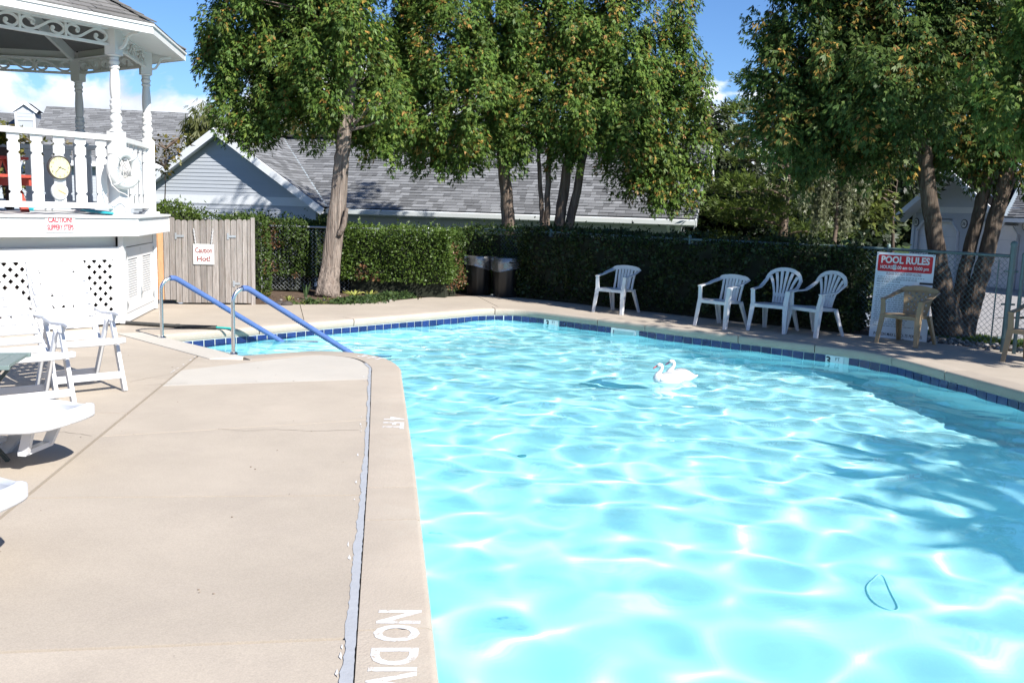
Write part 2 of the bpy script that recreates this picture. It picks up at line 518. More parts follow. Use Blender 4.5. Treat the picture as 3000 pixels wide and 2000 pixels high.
def solo(mb, name, m, label, cat, loc, group=None, smooth=False, angle=None, bevel=None):
    """a thing that is one mesh, its origin at loc"""
    me_inv = Matrix.Translation(-Vector(loc))
    me = mb.mesh(name, me_inv)
    o = put(name, me, m, None, label=label, category=cat)
    o.location = loc
    WM[o.name] = Matrix.Translation(Vector(loc))
    if group: o['group'] = group
    if smooth:
        me.polygons.foreach_set('use_smooth', [True] * len(me.polygons))
        if angle is not None:
            me.set_sharp_from_angle(angle=rad(angle))
    if bevel:
        bv = o.modifiers.new('bevel', 'BEVEL'); bv.width = bevel; bv.segments = 2
        bv.limit_method = 'ANGLE'; bv.angle_limit = rad(40)
    return o

def copy_tree(root, loc, rz, label=None, group=None):
    r = root.copy(); COL.objects.link(r)
    r.location = loc; r.rotation_euler = (0, 0, rz)
    if label: r['label'] = label
    if group: r['group'] = group
    def rec(src, dst):
        for ch in list(src.children):
            c = ch.copy(); COL.objects.link(c); c.parent = dst
            rec(ch, c)
    rec(root, r)
    WM[r.name] = Matrix.Translation(Vector(loc)) @ Matrix.Rotation(rz, 4, 'Z')
    return r

def structure(o):
    o['kind'] = 'structure'; return o

def text_mesh(txt, size, M, width=None, extrude=0.0, bold=0.0, spacing=1.0, align='CENTER'):
    """built-in font turned into a mesh, laid out by matrix M (x right, y up, z out)"""
    cu = bpy.data.curves.new('lettering', 'FONT')
    cu.body = txt; cu.size = size; cu.align_x = align; cu.align_y = 'CENTER'
    cu.extrude = extrude; cu.offset = bold; cu.space_character = spacing; cu.resolution_u = 3
    ob = bpy.data.objects.new('lettering', cu)
    COL.objects.link(ob)
    dg = bpy.context.evaluated_depsgraph_get()
    me = bpy.data.meshes.new_from_object(ob.evaluated_get(dg))
    COL.objects.unlink(ob); bpy.data.objects.remove(ob); bpy.data.curves.remove(cu)
    if width:
        xs = [v.co.x for v in me.vertices]
        if xs:
            k = width / max(1e-6, max(xs) - min(xs))
            for v in me.vertices: v.co.x *= k
    me.transform(M)
    return me
def text_into(mb, *a, **k):
    me = text_mesh(*a, **k)
    mb.add([v.co.copy() for v in me.vertices], [tuple(p.vertices) for p in me.polygons])
    bpy.data.meshes.remove(me)
    return mb

def frame(o, x, y, z=None):
    """matrix with columns x, y, z at o"""
    x = Vector(x).normalized(); y = Vector(y); y = (y - x * y.dot(x)).normalized()
    z = x.cross(y)
    o = Vector(o)
    return Matrix(((x.x, y.x, z.x, o.x), (x.y, y.y, z.y, o.y), (x.z, y.z, z.z, o.z), (0, 0, 0, 1)))

def clip_poly(poly, p, n):
    """keep the side where (q-p).n >= 0 (2D)"""
    out = []
    for i in range(len(poly)):
        a = poly[i]; b = poly[(i + 1) % len(poly)]
        da = (a[0] - p[0]) * n[0] + (a[1] - p[1]) * n[1]
        db = (b[0] - p[0]) * n[0] + (b[1] - p[1]) * n[1]
        if da >= 0: out.append(a)
        if (da >= 0) != (db >= 0):
            t = da / (da - db)
            out.append((a[0] + (b[0] - a[0]) * t, a[1] + (b[1] - a[1]) * t))
    return out
def cut(polys, p, d, gap=0.007):
    """cut every polygon by the line p + s*d, leaving an open joint"""
    d = Vector((d[0], d[1])).normalized(); n = (-d.y, d.x)
    out = []
    for poly in polys:
        for sgn in (1, -1):
            nn = (n[0] * sgn, n[1] * sgn)
            q = clip_poly(poly, (p[0] + nn[0] * gap / 2, p[1] + nn[1] * gap / 2), nn)
            if len(q) >= 3 and abs(sum(q[i][0] * q[(i + 1) % len(q)][1] - q[(i + 1) % len(q)][0] * q[i][1] for i in range(len(q)))) > 0.01:
                out.append(q)
    return out
# ================================================================== POOL PATH
def fillet(pts, rs, n=8):
    out = []
    k = len(pts)
    for i in range(k):
        p = Vector(pts[i]); r = rs[i]
        if not r: out.append(p); continue
        a = (Vector(pts[i - 1]) - p).normalized(); b = (Vector(pts[(i + 1) % k]) - p).normalized()
        ang = a.angle(b); d = r / math.tan(ang / 2)
        c = p + (a + b).normalized() * (r / math.sin(ang / 2))
        p0 = p + a * d; p1 = p + b * d
        v0 = p0 - c; v1 = p1 - c
        th = v0.angle(v1)
        s = 1 if v0.x * v1.y - v0.y * v1.x > 0 else -1
        for j in range(n + 1):
            t = s * th * j / n
            out.append(c + Vector((v0.x * math.cos(t) - v0.y * math.sin(t), v0.x * math.sin(t) + v0.y * math.cos(t))))
    return out
def smooth_curve(pts, n=6):
    out = []
    P = [Vector(p) for p in pts]
    for i in range(len(P) - 1):
        p0 = P[max(i - 1, 0)]; p1 = P[i]; p2 = P[i + 1]; p3 = P[min(i + 2, len(P) - 1)]
        for j in range(n):
            t = j / n
            out.append(0.5 * ((2 * p1) + (p2 - p0) * t + (2 * p0 - 5 * p1 + 4 * p2 - p3) * t * t + (3 * p1 - p0 - 3 * p2 + p3) * t ** 3))
    out.append(P[-1])
    return out

S0 = Vector((-4.42, 11.27)); S1 = Vector((-2.98, 9.95))
hard = fillet([S0, (-0.165, 15.78), (4.66, 11.67), (6.75, 2.2), (7.6, -4.0), (0.78, -4.0), (0.21, 0.0)], [0, 0.75, 1.7, 0, 0, 0, 0], 9)
soft = smooth_curve([(-0.59, 5.71), (-0.84, 7.4), (-1.08, 9.0), (-1.17, 9.55), (-1.36, 10.02), (-1.62, 10.32), (-1.98, 10.46), (-2.36, 10.40), S1], 5)
POOL = [Vector(p) for p in hard] + [Vector(p) for p in soft]      # clockwise seen from above, closed
def offset(path, d, closed=True):
    """outward (left of travel) offset"""
    n = len(path); out = []
    for i in range(n):
        a = path[i - 1] if (closed or i > 0) else None
        c = path[(i + 1) % n] if (closed or i < n - 1) else None
        b = path[i]
        d1 = (b - a).normalized() if a is not None else (c - b).normalized()
        d2 = (c - b).normalized() if c is not None else d1
        n1 = Vector((-d1.y, d1.x)); n2 = Vector((-d2.y, d2.x))
        m = (n1 + n2)
        m = m / max(0.35, (1 + n1.dot(n2)))
        out.append(b + m * d)
    return out
def dense(path, step):
    out = []; acc = []
    for i in range(len(path) - 1):
        a, b = path[i], path[i + 1]; L = (b - a).length
        k = max(1, int(L / step))
        for j in range(k): out.append(a + (b - a) * (j / k))
    out.append(path[-1]); return out
def arclen(path):
    s = [0.0]
    for i in range(1, len(path)): s.append(s[-1] + (path[i] - path[i - 1]).length)
    return s
def at_len(path, S, s):
    s = max(0, min(S[-1] - 1e-6, s))
    for i in range(1, len(path)):
        if S[i] >= s:
            t = (s - S[i - 1]) / max(1e-9, S[i] - S[i - 1])
            p = path[i - 1].lerp(path[i], t); d = (path[i] - path[i - 1]).normalized()
            return p, d
def sub_path(path, S, a, b):
    out = [at_len(path, S, a)[0]]
    out += [path[i] for i in range(len(path)) if a + 1e-4 < S[i] < b - 1e-4]
    out.append(at_len(path, S, b)[0]); return out
def nearest_s(path, S, p):
    best = (1e9, 0)
    for i in range(1, len(path)):
        a, b = path[i - 1], path[i]; L2 = (b - a).length_squared
        if L2 < 1e-12: continue
        t = max(0, min(1, (p - a).dot(b - a) / L2)); q = a + (b - a) * t
        d = (p - q).length
        if d < best[0]: best = (d, S[i - 1] + math.sqrt(L2) * t)
    return best[1]

# open path S0 -> A -> B -> C -> far right -> behind -> D -> bend -> S1 (the alcove edge S1-S0 carries the rail strip)
RIM = POOL[:]
RS = arclen(RIM)
WATER_Z = -0.19

# ------------------------------------------------------------------ basin
basin = MB()
outer = offset(POOL, 0.03)
def floor_z(x, y): return -1.02 - max(0.0, 14.5 - y) * 0.032
n = len(outer)
for i in range(n):
    a = outer[i]; b = outer[(i + 1) % n]
    basin.add([(a.x, a.y, -0.125), (b.x, b.y, -0.125), (b.x, b.y, floor_z(b.x, b.y)), (a.x, a.y, floor_z(a.x, a.y))], [(0, 1, 2, 3)])
basin.sheet([[(p.x, p.y) for p in outer]], floor_z)
pool = basin.build('pool_basin', 'plaster')
structure(pool)
pool.cycles.is_caustics_receiver = True
# steps down from the hand rails
din = Vector((0.655, 0.755)); along = (S1 - S0).normalized()
for k, (dz, dd) in enumerate(((-0.36, 0.42), (-0.58, 0.78), (-0.80, 1.14))):
    st = MB()
    a = S0 + along * 0.02; b = S1 - along * 0.02
    a2 = a + din * dd; b2 = b + din * dd
    st.prism([(p.x, p.y) for p in (a, b, b2, a2)], floor_z(0, 11) - 0.02, dz)
    o = st.build('pool_step', 'step_plaster', pool)
    o.cycles.is_caustics_receiver = True
# drain cover on the floor
dp = G(1535, 1563, -1.24)
dr = MB(); dr.lathe([(0.055, 0), (0.055, 0.02), (0.03, 0.03)], 14, (dp.x, dp.y, floor_z(dp.x, dp.y)))
dr.build('drain_cover', 'drain_teal', pool).cycles.is_caustics_receiver = True

# ------------------------------------------------------------------ water: a rippled sheet over a refracting pool
def water():
    st = 0.034
    xs = np.arange(-4.6, 7.7, st); ys = np.arange(0.4, 15.75, st)
    X, Y = np.meshgrid(xs, ys)
    rng = np.random.default_rng(11)
    # broad-band ripples from filtered noise, evened out so that no patch is much steeper than another
    nyy, nxx = X.shape
    N = 1024
    kx = np.fft.fftfreq(N, st) * 2 * math.pi
    KX, KY = np.meshgrid(kx, kx); KK = np.hypot(KX, KY); TH = np.arctan2(KY, KX)
    def field(l0, l1, seed_, aniso=0.25):
        r = np.random.default_rng(seed_).normal(size=(N, N))
        k0, k1 = 2 * math.pi / l1, 2 * math.pi / l0
        w = np.where((KK > k0 * .6) & (KK < k1 * 1.5), np.exp(-((np.log(np.maximum(KK, 1e-3)) - np.log(math.sqrt(k0 * k1))) / (0.5 * np.log(k1 / k0))) ** 2), 0)
        w = w * (1 + aniso * np.cos(2 * (TH - 1.2)))
        f = np.fft.fft2(r) * w
        z = np.real(np.fft.ifft2(f)); lap = np.real(np.fft.ifft2(-f * KK ** 2))
        env = np.real(np.fft.ifft2(np.fft.fft2(lap ** 2) * np.exp(-(KK * 0.30) ** 2 / 2)))
        env = np.sqrt(np.maximum(env, 1e-12)); env /= env.mean()
        return (z / np.std(lap) / (0.35 + 0.65 * env))[:nyy, :nxx]
    near = np.clip((9.5 - Y) / 5.0, 0, 1)
    Z = field(0.42, 0.90, 5) * 0.60 + field(0.20, 0.42, 6) * (0.16 + 0.50 * (1 - near)) + field(1.2, 2.6, 8) * 0.15
    # keep the grid inside the pool outline
    poly = np.array([(p.x, p.y) for p in offset(POOL, 0.028)])
    def inside(px, py):
        c = np.zeros(px.shape, bool); m = len(poly); j = m - 1
        for i in range(m):
            xi, yi = poly[i]; xj, yj = poly[j]
            cond = ((yi > py) != (yj > py)) & (px < (xj - xi) * (py - yi) / (yj - yi + 1e-12) + xi)
            c ^= cond; j = i
        return c
    ny, nx = X.shape
    idx = np.arange(nx * ny).reshape(ny, nx)
    cx = X[:-1, :-1] + st / 2; cyy = Y[:-1, :-1] + st / 2
    keep = inside(cx, cyy)
    q = np.stack([idx[:-1, :-1], idx[:-1, 1:], idx[1:, 1:], idx[1:, :-1]], -1)[keep]
    used = np.unique(q)
    remap = -np.ones(nx * ny, int); remap[used] = np.arange(len(used))
    V = np.stack([X, Y, Z + WATER_Z], -1).reshape(-1, 3)[used]
    q = remap[q]
    me = bpy.data.meshes.new('pool_water')
    me.vertices.add(len(V)); me.vertices.foreach_set('co', V.astype(np.float32).ravel())
    me.loops.add(q.size); me.loops.foreach_set('vertex_index', q.astype(np.int32).ravel())
    me.polygons.add(len(q)); me.polygons.foreach_set('loop_start', np.arange(0, q.size, 4, dtype=np.int32))
    me.polygons.foreach_set('loop_total', np.full(len(q), 4, np.int32))
    me.polygons.foreach_set('use_smooth', np.ones(len(q), bool))
    me.update(calc_edges=True)
    o = put('pool_water', me, 'pool_water')
    o['kind'] = 'structure'
    o.cycles.is_caustics_caster = True
water()

# ------------------------------------------------------------------ coping: cast sections with open joints, a nose and a face above the tiles
deck = MB()
deck_outer = [(-10.5, -4.6), (11, -4.6), (11, 8.4), (6.75, 12.02), (5.15, 13.42), (2.86, 15.28), (0.62, 17.2), (-0.3, 18.0), (-1.62, 17.08), (-2.35, 15.98), (-2.9, 15.45), (-4.2, 15.06), (-5.4, 14.85), (-5.7, 15.4), (-10.5, 15.4)]
rim_out = offset(POOL, 0.02)
deck.sheet([deck_outer, [(p.x, p.y) for p in rim_out]], -0.035)
deck_o = structure(deck.build('pool_deck', 'mortar'))
COPE_W = 0.30
cope_prof = [(COPE_W, -0.10), (COPE_W, 0.0), (0.028, 0.0), (0.010, -0.006), (0.001, -0.020), (0.0, -0.045), (0.006, -0.100), (0.018, -0.112), (0.05, -0.112)]
rim_dense = dense(RIM, 0.14)
DSs = arclen(rim_dense)
def coping(s0, s1):
    sp = sub_path(rim_dense, DSs, s0 + 0.007, s1 - 0.007)
    mb = MB(); m = len(cope_prof); vs = []
    offs = [offset(sp, o, False) for o, z in cope_prof]
    for i in range(len(sp)):
        for k, (o, z) in enumerate(cope_prof):
            vs.append((offs[k][i].x, offs[k][i].y, z))
    fs = []
    for i in range(len(sp) - 1):
        for k in range(m - 1):
            fs.append((i * m + k, (i + 1) * m + k, (i + 1) * m + k + 1, i * m + k + 1))
    fs.append(tuple(range(m))); fs.append(tuple((len(sp) - 1) * m + k for k in range(m))[::-1])
    mb.add(vs, fs)
    return mb.build('coping_section', 'coping', deck_o, smooth=True, angle=40)
marks = []
for px, py in ((1212, 1426), (1222, 1520), (1262, 1838)):
    marks.append(nearest_s(rim_dense, DSs, G(px, py).xy))
for px, py in ((800, 965), (1040, 935), (1452, 905), (1690, 940), (1850, 955), (2150, 985), (2365, 1015), (2610, 1045), (2780, 1085)):
    marks.append(nearest_s(rim_dense, DSs, G(px, py).xy))
sD0 = nearest_s(rim_dense, DSs, Vector((0.21, 0.0)))
marks += [sD0, nearest_s(rim_dense, DSs, Vector((6.75, 2.2))), nearest_s(rim_dense, DSs, Vector((0.78, -4.0))), nearest_s(rim_dense, DSs, Vector((7.6, -4.0))),
          nearest_s(rim_dense, DSs, Vector((-0.93, 8.0))), nearest_s(rim_dense, DSs, Vector((-1.36, 10.02)))]
marks = sorted(set([0.0] + [round(m, 3) for m in marks] + [DSs[-1]]))
mk = [marks[0]]
for m in marks[1:]:
    if m - mk[-1] > 0.3: mk.append(m)
for a, b in zip(mk[:-1], mk[1:]): coping(a, b)

# pale strip at the head of the steps that carries the rails
stq = MB()
nrm = -din
q = [S0 - along * 0.30, S1 + along * 0.10, S1 + along * 0.10 + nrm * 0.05, S1 + nrm * 0.36, S0 - along * 0.42 + nrm * 0.30]
strip_poly = [(p.x, p.y) for p in q]
stq.prism(strip_poly, -0.12, 0.004)
stq.build('step_strip', 'patch_concrete', deck_o, bevel=0.006)

# ------------------------------------------------------------------ waterline tiles
tile = MB(); tile.box(-0.0705, 0.0705, -0.010, 0.0, -0.0735, 0.0735)
tile_me = tile.mesh('waterline_tile'); tile_me.materials.append(MATS['tile_blue'])
narrow = MB(); narrow.box(-0.05, 0.05, -0.010, 0.0, -0.0735, 0.0735)
gb = MB()
tile_path = offset(RIM, 0.018, False)
TS = arclen(tile_path)
sB = nearest_s(tile_path, TS, Vector((6.75, 2.2)))
gpath = sub_path(tile_path, TS, 0, sB)
gp = offset(gpath, 0.002, False)
for a, b in zip(gp[:-1], gp[1:]):
    gb.add([(a.x, a.y, -0.112), (b.x, b.y, -0.112), (b.x, b.y, -0.275), (a.x, a.y, -0.275)], [(0, 1, 2, 3)])
gb.build('grout_band', 'grout', pool)
specials = [(nearest_s(tile_path, TS, G(1594, 946, WATER_Z + 0.03).xy), 'mark'), (nearest_s(tile_path, TS, G(2427, 1054, WATER_Z + 0.03).xy), 'mark'),
            (nearest_s(tile_path, TS, G(1810, 974, WATER_Z + 0.03).xy), 'skim')]
PITCH_T = 0.1545
zt = -0.118 - 0.0735
def tile_frame(s, z):
    p, d = at_len(tile_path, TS, s)
    nx = Vector((d.y, -d.x))             # towards the water
    return p, d, nx
ntile = 0
s = 0.12
while s < nearest_s(tile_path, TS, Vector((5.7, 7.0))):
    blocked = False
    for ss, kind in specials:
        w = 0.157 if kind == 'mark' else 0.235
        if abs(s - ss) < w: blocked = True
    if not blocked:
        p, d, nx = tile_frame(s, zt)
        o = put('waterline_tile', tile_me, None, pool)
        o.location = (p.x, p.y, zt)
        o.rotation_euler = (random.uniform(-.01, .01), 0, math.atan2(d.y, d.x) + random.uniform(-.008, .008))
        ntile += 1
    s += PITCH_T
for ss, kind in specials:
    p, d, nx = tile_frame(ss, zt)
    M = frame((p.x, p.y, zt), (d.x, d.y, 0), (0, 0, 1))        # z column points to the water
    if kind == 'mark':
        mb = MB(); mb.M = M; mb.box(-0.15, 0.15, -0.0735, 0.0735, 0.0, 0.009)
        t = mb.build('depth_marker', 'tile_white', pool)
        tx = MB()
        text_into(tx, '3', 0.15, M @ Matrix.Translation((-0.055, 0.0, 0.0105)), bold=0.004)
        text_into(tx, 'FT', 0.062, M @ Matrix.Translation((0.07, 0.032, 0.0105)))
        tx.build('lettering', 'black_print', t)
    else:
        mb = MB(); mb.M = M
        mb.box(-0.225, 0.225, 0.045, 0.075, -0.01, 0.014); mb.box(-0.225, 0.225, -0.12, -0.09, -0.01, 0.014)
        mb.box(-0.225, -0.19, -0.09, 0.045, -0.01, 0.014); mb.box(0.19, 0.225, -0.09, 0.045, -0.01, 0.014)
        mb.box(-0.19, 0.19, -0.09, 0.045, -0.18, -0.17)
        t = mb.build('skimmer_mouth', 'tile_white', pool)
        fl = MB(); fl.M = M @ Matrix.Translation((0, 0.0, -0.03)); fl.box(-0.185, 0.185, -0.08, 0.012, -0.012, 0.0)
        fl.build('weir_flap', 'tile_white', t)

# ------------------------------------------------------------------ deck slabs
rim_o = offset(RIM, COPE_W + 0.004, False)
ROs = arclen(rim_o)
sBend = nearest_s(rim_o, ROs, Vector((-3.1, 10.0)))
sDb = nearest_s(rim_o, ROs, Vector((0.35, -4.0)))
# left field: from the bend down the long edge, out to the far left
seal = 0.030
rim_s = offset(RIM, COPE_W + seal, False)
RSs = arclen(rim_s)
sDs = nearest_s(rim_s, RSs, Vector((0.15, -1.0)))
left_edge = sub_path(rim_s, RSs, sDs, RSs[-1])
J0 = G(0, 1517).xy; J1 = G(592, 1032).xy
Jd = (J0 - J1).normalized()
Jtop = J1
strip_in = [S1 + nrm * 0.365 + along * 0.02, S0 - along * 0.42 + nrm * 0.308]
near_poly = [(p.x, p.y) for p in left_edge] + [(strip_in[0].x, strip_in[0].y), (strip_in[1].x, strip_in[1].y), (-5.5, 12.35), (-10.5, 12.35), (-10.5, -4.6), (0.3, -4.6)]
slabs = cut([near_poly], Jtop, Jd, 0.024)
def is_right(poly):
    cx = sum(p[0] for p in poly) / len(poly); cyy = sum(p[1] for p in poly) / len(poly)
    return (cx - J1.x) * -Jd.y + (cyy - J1.y) * Jd.x > 0 if False else cx > -1.95 - (cyy - 3) * 0.13
R_ = [p for p in slabs if max(q[0] for q in p) > -1.2]
L_ = [p for p in slabs if max(q[0] for q in p) <= -1.2]
def dirof(a, b): return (b - a)
for a, b in (((102, 1458), (1060, 1450)), ((0, 1909), (1050, 1868)), ((278, 1279), (600, 1259))):
    A = G(*a).xy; B = G(*b).xy
    R_ = cut(R_, A, B - A, 0.020)
R_ = cut(R_, (-0.5, 1.6), (1, 0.12), 0.009)
R_ = cut(R_, (-0.5, -0.6), (1, 0.12), 0.009)
pA = G(490, 1130).xy; pB = G(1090, 1110).xy
R_ = cut(R_, pA, pB - pA, 0.004)
for yy in (1.6, 4.4, 7.0, 8.45):
    L_ = cut(L_, (-4.2, yy), (1, 0.06), 0.018)
L_ = cut(L_, (-5.2, 5), (-0.14, 0.99), 0.010)
L_ = cut(L_, (-4.5, 9.6), (1, 0.18), 0.010)
pC = G(545, 1083).xy; pD = G(745, 1060).xy
def area(poly): return abs(sum(poly[i][0] * poly[(i + 1) % len(poly)][1] - poly[(i + 1) % len(poly)][0] * poly[i][1] for i in range(len(poly)))) / 2
fin = []
for p in R_:
    cyy = sum(q[1] for q in p) / len(p)
    if cyy > pB.y + 0.1:
        q2 = cut([p], pC, pD - pC, 0.003)
        for q in q2:
            side = (sum(r[0] for r in q) / len(q) - pC.x) * (pD - pC).y - (sum(r[1] for r in q) / len(q) - pC.y) * (pD - pC).x
            fin.append((q, 'patch_concrete' if side > 0 else 'concrete'))
    else: fin.append((p, 'concrete'))
fin += [(p, 'concrete') for p in L_]
for poly, mm in fin:
    mb = MB(); mb.prism(poly, -0.10, random.uniform(-0.002, 0.001))
    mb.build('concrete_slab', mm, deck_o)
# far side fields, between the coping and the planting
def band(s0, s1, outer_pts):
    sp = sub_path(rim_o, ROs, s0 + 0.005, s1 - 0.005)
    poly = [(p.x, p.y) for p in sp] + list(outer_pts)
    mb = MB(); mb.prism(poly, -0.10, random.uniform(-0.003, -0.001))
    mb.build('concrete_slab', 'concrete', deck_o)
sA1 = nearest_s(rim_o, ROs, Vector((-2.9, 13.1))); sCn = nearest_s(rim_o, ROs, Vector((-0.3, 16.05)))
sB1 = nearest_s(rim_o, ROs, Vector((2.2, 14.25))); sB2 = nearest_s(rim_o, ROs, Vector((4.3, 12.5))); sC1 = nearest_s(rim_o, ROs, Vector((5.6, 9.2))); sC2 = nearest_s(rim_o, ROs, Vector((7.0, 2.2)))
a_tail = [(-4.2, 15.05), (-5.4, 14.84), (-5.7, 15.38), (-10.5, 15.38), (-10.5, 12.36), (-5.5, 12.36)]
tail_end = S0 - along * 0.42 + nrm * 0.302
band(0.06, sA1, [(-3.55, 15.25)] + a_tail + [(tail_end.x, tail_end.y), (S0.x - along.x * 0.31, S0.y - along.y * 0.31)])
band(sA1, sCn, [(-0.72, 17.7), (-1.62, 17.08), (-2.35, 15.98), (-2.9, 15.45), (-3.54, 15.255)])
band(sCn, sB1, [(3.1, 15.08), (0.62, 17.2), (-0.3, 18.0), (-0.71, 17.705)])
band(sB1, sB2, [(5.35, 13.25), (3.11, 15.07)])
band(sB2, sC1, [(10.99, 8.4), (6.75, 12.02), (5.36, 13.24)])
band(sC1, sC2, [(10.99, 2.2), (10.99, 8.39)])
# grey sealant worked into the long joint, ragged on the slab side
se = MB()
rg = random.Random(5)
base_a = offset(RIM, COPE_W + 0.002, False)
BAs = arclen(base_a)
s_lo = nearest_s(base_a, BAs, Vector((0.15, -0.8))); s_hi = nearest_s(base_a, BAs, Vector((-1.45, 9.75)))
prev = None
w1 = 0.05
kk = int((s_hi - s_lo) / 0.03)
for i in range(kk + 1):
    s = s_lo + (s_hi - s_lo) * i / kk
    p, d = at_len(base_a, BAs, s)
    nn = Vector((-d.y, d.x))
    fade = 0.55 + 0.45 * max(0, min(1, (7.0 - p.y) / 3.0))
    w1 = 0.75 * w1 + 0.25 * (0.032 * fade + rg.uniform(-0.022, 0.022))
    w0 = 0.002 + 0.004 * rg.random()
    a = p + nn * w0; b = p + nn * (w1 + 0.012)
    cur = [(a.x, a.y, 0.0015), (b.x, b.y, 0.0035)]
    if prev: se.add(prev + cur, [(0, 1, 3, 2)])
    prev = cur
se.build('joint_sealant', 'sealant', deck_o)
# flakes of old white filler along the joints
fl = MB()
for i in range(26):
    s = rg.uniform(s_lo, s_hi); p, d = at_len(base_a, BAs, s); nn = Vector((-d.y, d.x))
    c = p + nn * (0.055 + rg.random() * 0.02); L = rg.uniform(0.01, 0.04); w = rg.uniform(0.003, 0.007)
    fl.add([(c.x - d.x * L - nn.x * w, c.y - d.y * L - nn.y * w, 0.0038), (c.x - d.x * L * .3 + nn.x * w, c.y - d.y * L * .3 + nn.y * w, 0.0038), (c.x + d.x * L, c.y + d.y * L, 0.0038), (c.x + nn.x * -w, c.y - nn.y * w, 0.0038)], [(0, 1, 2, 3)])
for (a, b, k) in (((470, 1112), (590, 1034), 9),):
    A = G(*a).xy; B = G(*b).xy
    for i in range(k):
        t = rg.uniform(0.75, 1) if k == 5 else rg.random()
        c = A.lerp(B, t); d = (B - A).normalized(); nn = Vector((-d.y, d.x)); L = rg.uniform(0.03, 0.07); w = rg.uniform(0.005, 0.01)
        fl.add([(c.x - d.x * L, c.y - d.y * L, 0.0038), (c.x + nn.x * w, c.y + nn.y * w, 0.0038), (c.x + d.x * L, c.y + d.y * L, 0.0038), (c.x - nn.x * w, c.y - nn.y * w, 0.0038)], [(0, 1, 2, 3)])
fl.build('filler_flakes', 'road_paint', deck_o, kind='stuff')
# painted warnings on the coping
def paint(txt, px0, px1, size, width, centre=None):
    A = G(*px0); B = G(*px1)
    xd = (B - A); xd.z = 0; xd.normalize(); yd = Vector((-xd.y, xd.x, 0))
    c = (A + B) / 2
    M = frame((c.x, c.y, 0.0018), xd, yd)
    mb = MB(); text_into(mb, txt, size, M, width=width, bold=0.006)
    return mb.build('painted_lettering', 'road_paint', deck_o)
paint('NO', (1166, 1786), (1150, 1878), 0.245, (G(1166, 1786) - G(1150, 1878)).length)
paint('DIVING', (1150, 1897), (1112, 2190), 0.245, (G(1150, 1897) - G(1112, 2190)).length)
paint('4 FT', (1153, 1216), (1147, 1262), 0.22, 0.40)
paint('3 FT', (1050, 1041), (1125, 1053), 0.16, 0.36)
# hairline cracks wandering over the slabs
for pts in (((382, 1119), (430, 1108), (480, 1100), (528, 1089)), ((430, 1128), (500, 1124), (560, 1122)), ((0, 1270), (90, 1262), (190, 1266), (282, 1278)), ((640, 1256), (720, 1262), (800, 1257), (900, 1262), (1085, 1258))):
    mb = MB(); P = [G(*q) for q in pts]; D_ = []
    for a, b in zip(P[:-1], P[1:]):
        for k in range(6): D_.append(a.lerp(b, k / 6) + Vector((rg.uniform(-.012, .012), rg.uniform(-.012, .012), 0)))
    for a, b in zip(D_[:-1], D_[1:]):
        n_ = Vector((-(b - a).y, (b - a).x, 0)).normalized() * rg.uniform(.0012, .0028)
        mb.add([(a - n_) + Vector((0, 0, .0022)), (b - n_) + Vector((0, 0, .0022)), (b + n_) + Vector((0, 0, .0022)), (a + n_) + Vector((0, 0, .0022))], [(0, 1, 2, 3)])
    mb.build('hairline_crack', 'mortar', deck_o)
# specks and bits of leaf litter on the slabs
lit = MB()
for i in range(70):
    x = rg.uniform(-6, 0.2); y = rg.uniform(2.2, 11)
    if x > -0.75 - (y - 4) * 0.13: continue
    r = rg.choice((0.004, 0.005, 0.008, 0.003, 0.004)); a = rg.random() * 6.28
    lit.add([(x + r * math.cos(a + k * 1.57) * (1.6 if k % 2 else .7), y + r * math.sin(a + k * 1.57) * (1.6 if k % 2 else .7), 0.005 + 0.004 * (k == 0)) for k in range(4)], [(0, 1, 2, 3)])
for px, py in ((582, 1728), (626, 1740), (735, 1368), (748, 1375), (680, 1515)):
    p = G(px, py)
    lit.blob((p.x, p.y, 0.004), (0.0065, 0.0045, 0.003), 6, 4)
o = lit.build('leaf_litter', 'dirt_speck'); o['kind'] = 'stuff'

# ------------------------------------------------------------------ ground, drive, lawn strip, beds
def ground_z(x, y):
    back = max(0, min(1, (y - 18.2) / 5.0))
    zc = -0.07 - 0.85 * back
    if x > 6: zc = max(zc, -0.07 - 0.40 * max(0, min(1, (y - 13) / 14))) if x > 9 else zc * (1 - (x - 6) / 3) + (x - 6) / 3 * (-0.07 - 0.40 * max(0, min(1, (y - 13) / 14)))
    return zc
gm = MB()
xs = [-400, -120, -60, -30, -20, -10.5, -6, -3, 0, 3, 6, 9, 11, 14, 18, 24, 40, 120, 400]
ys = [-300, -60, -20, -4.6, 0, 4, 8, 12, 15, 17, 18.2, 19.5, 21, 23.2, 26, 30, 36, 45, 60, 120, 500]
V = [(x, y, ground_z(x, y)) for y in ys for x in xs]
Fs = []
nx_ = len(xs)
for j in range(len(ys) - 1):
    for i in range(nx_ - 1):
        if -10.5 <= xs[i] and xs[i + 1] <= 11 and ys[j] >= -4.6 and ys[j + 1] <= 18.2: continue
        Fs.append((j * nx_ + i, j * nx_ + i + 1, (j + 1) * nx_ + i + 1, (j + 1) * nx_ + i))
gm.add(V, Fs)
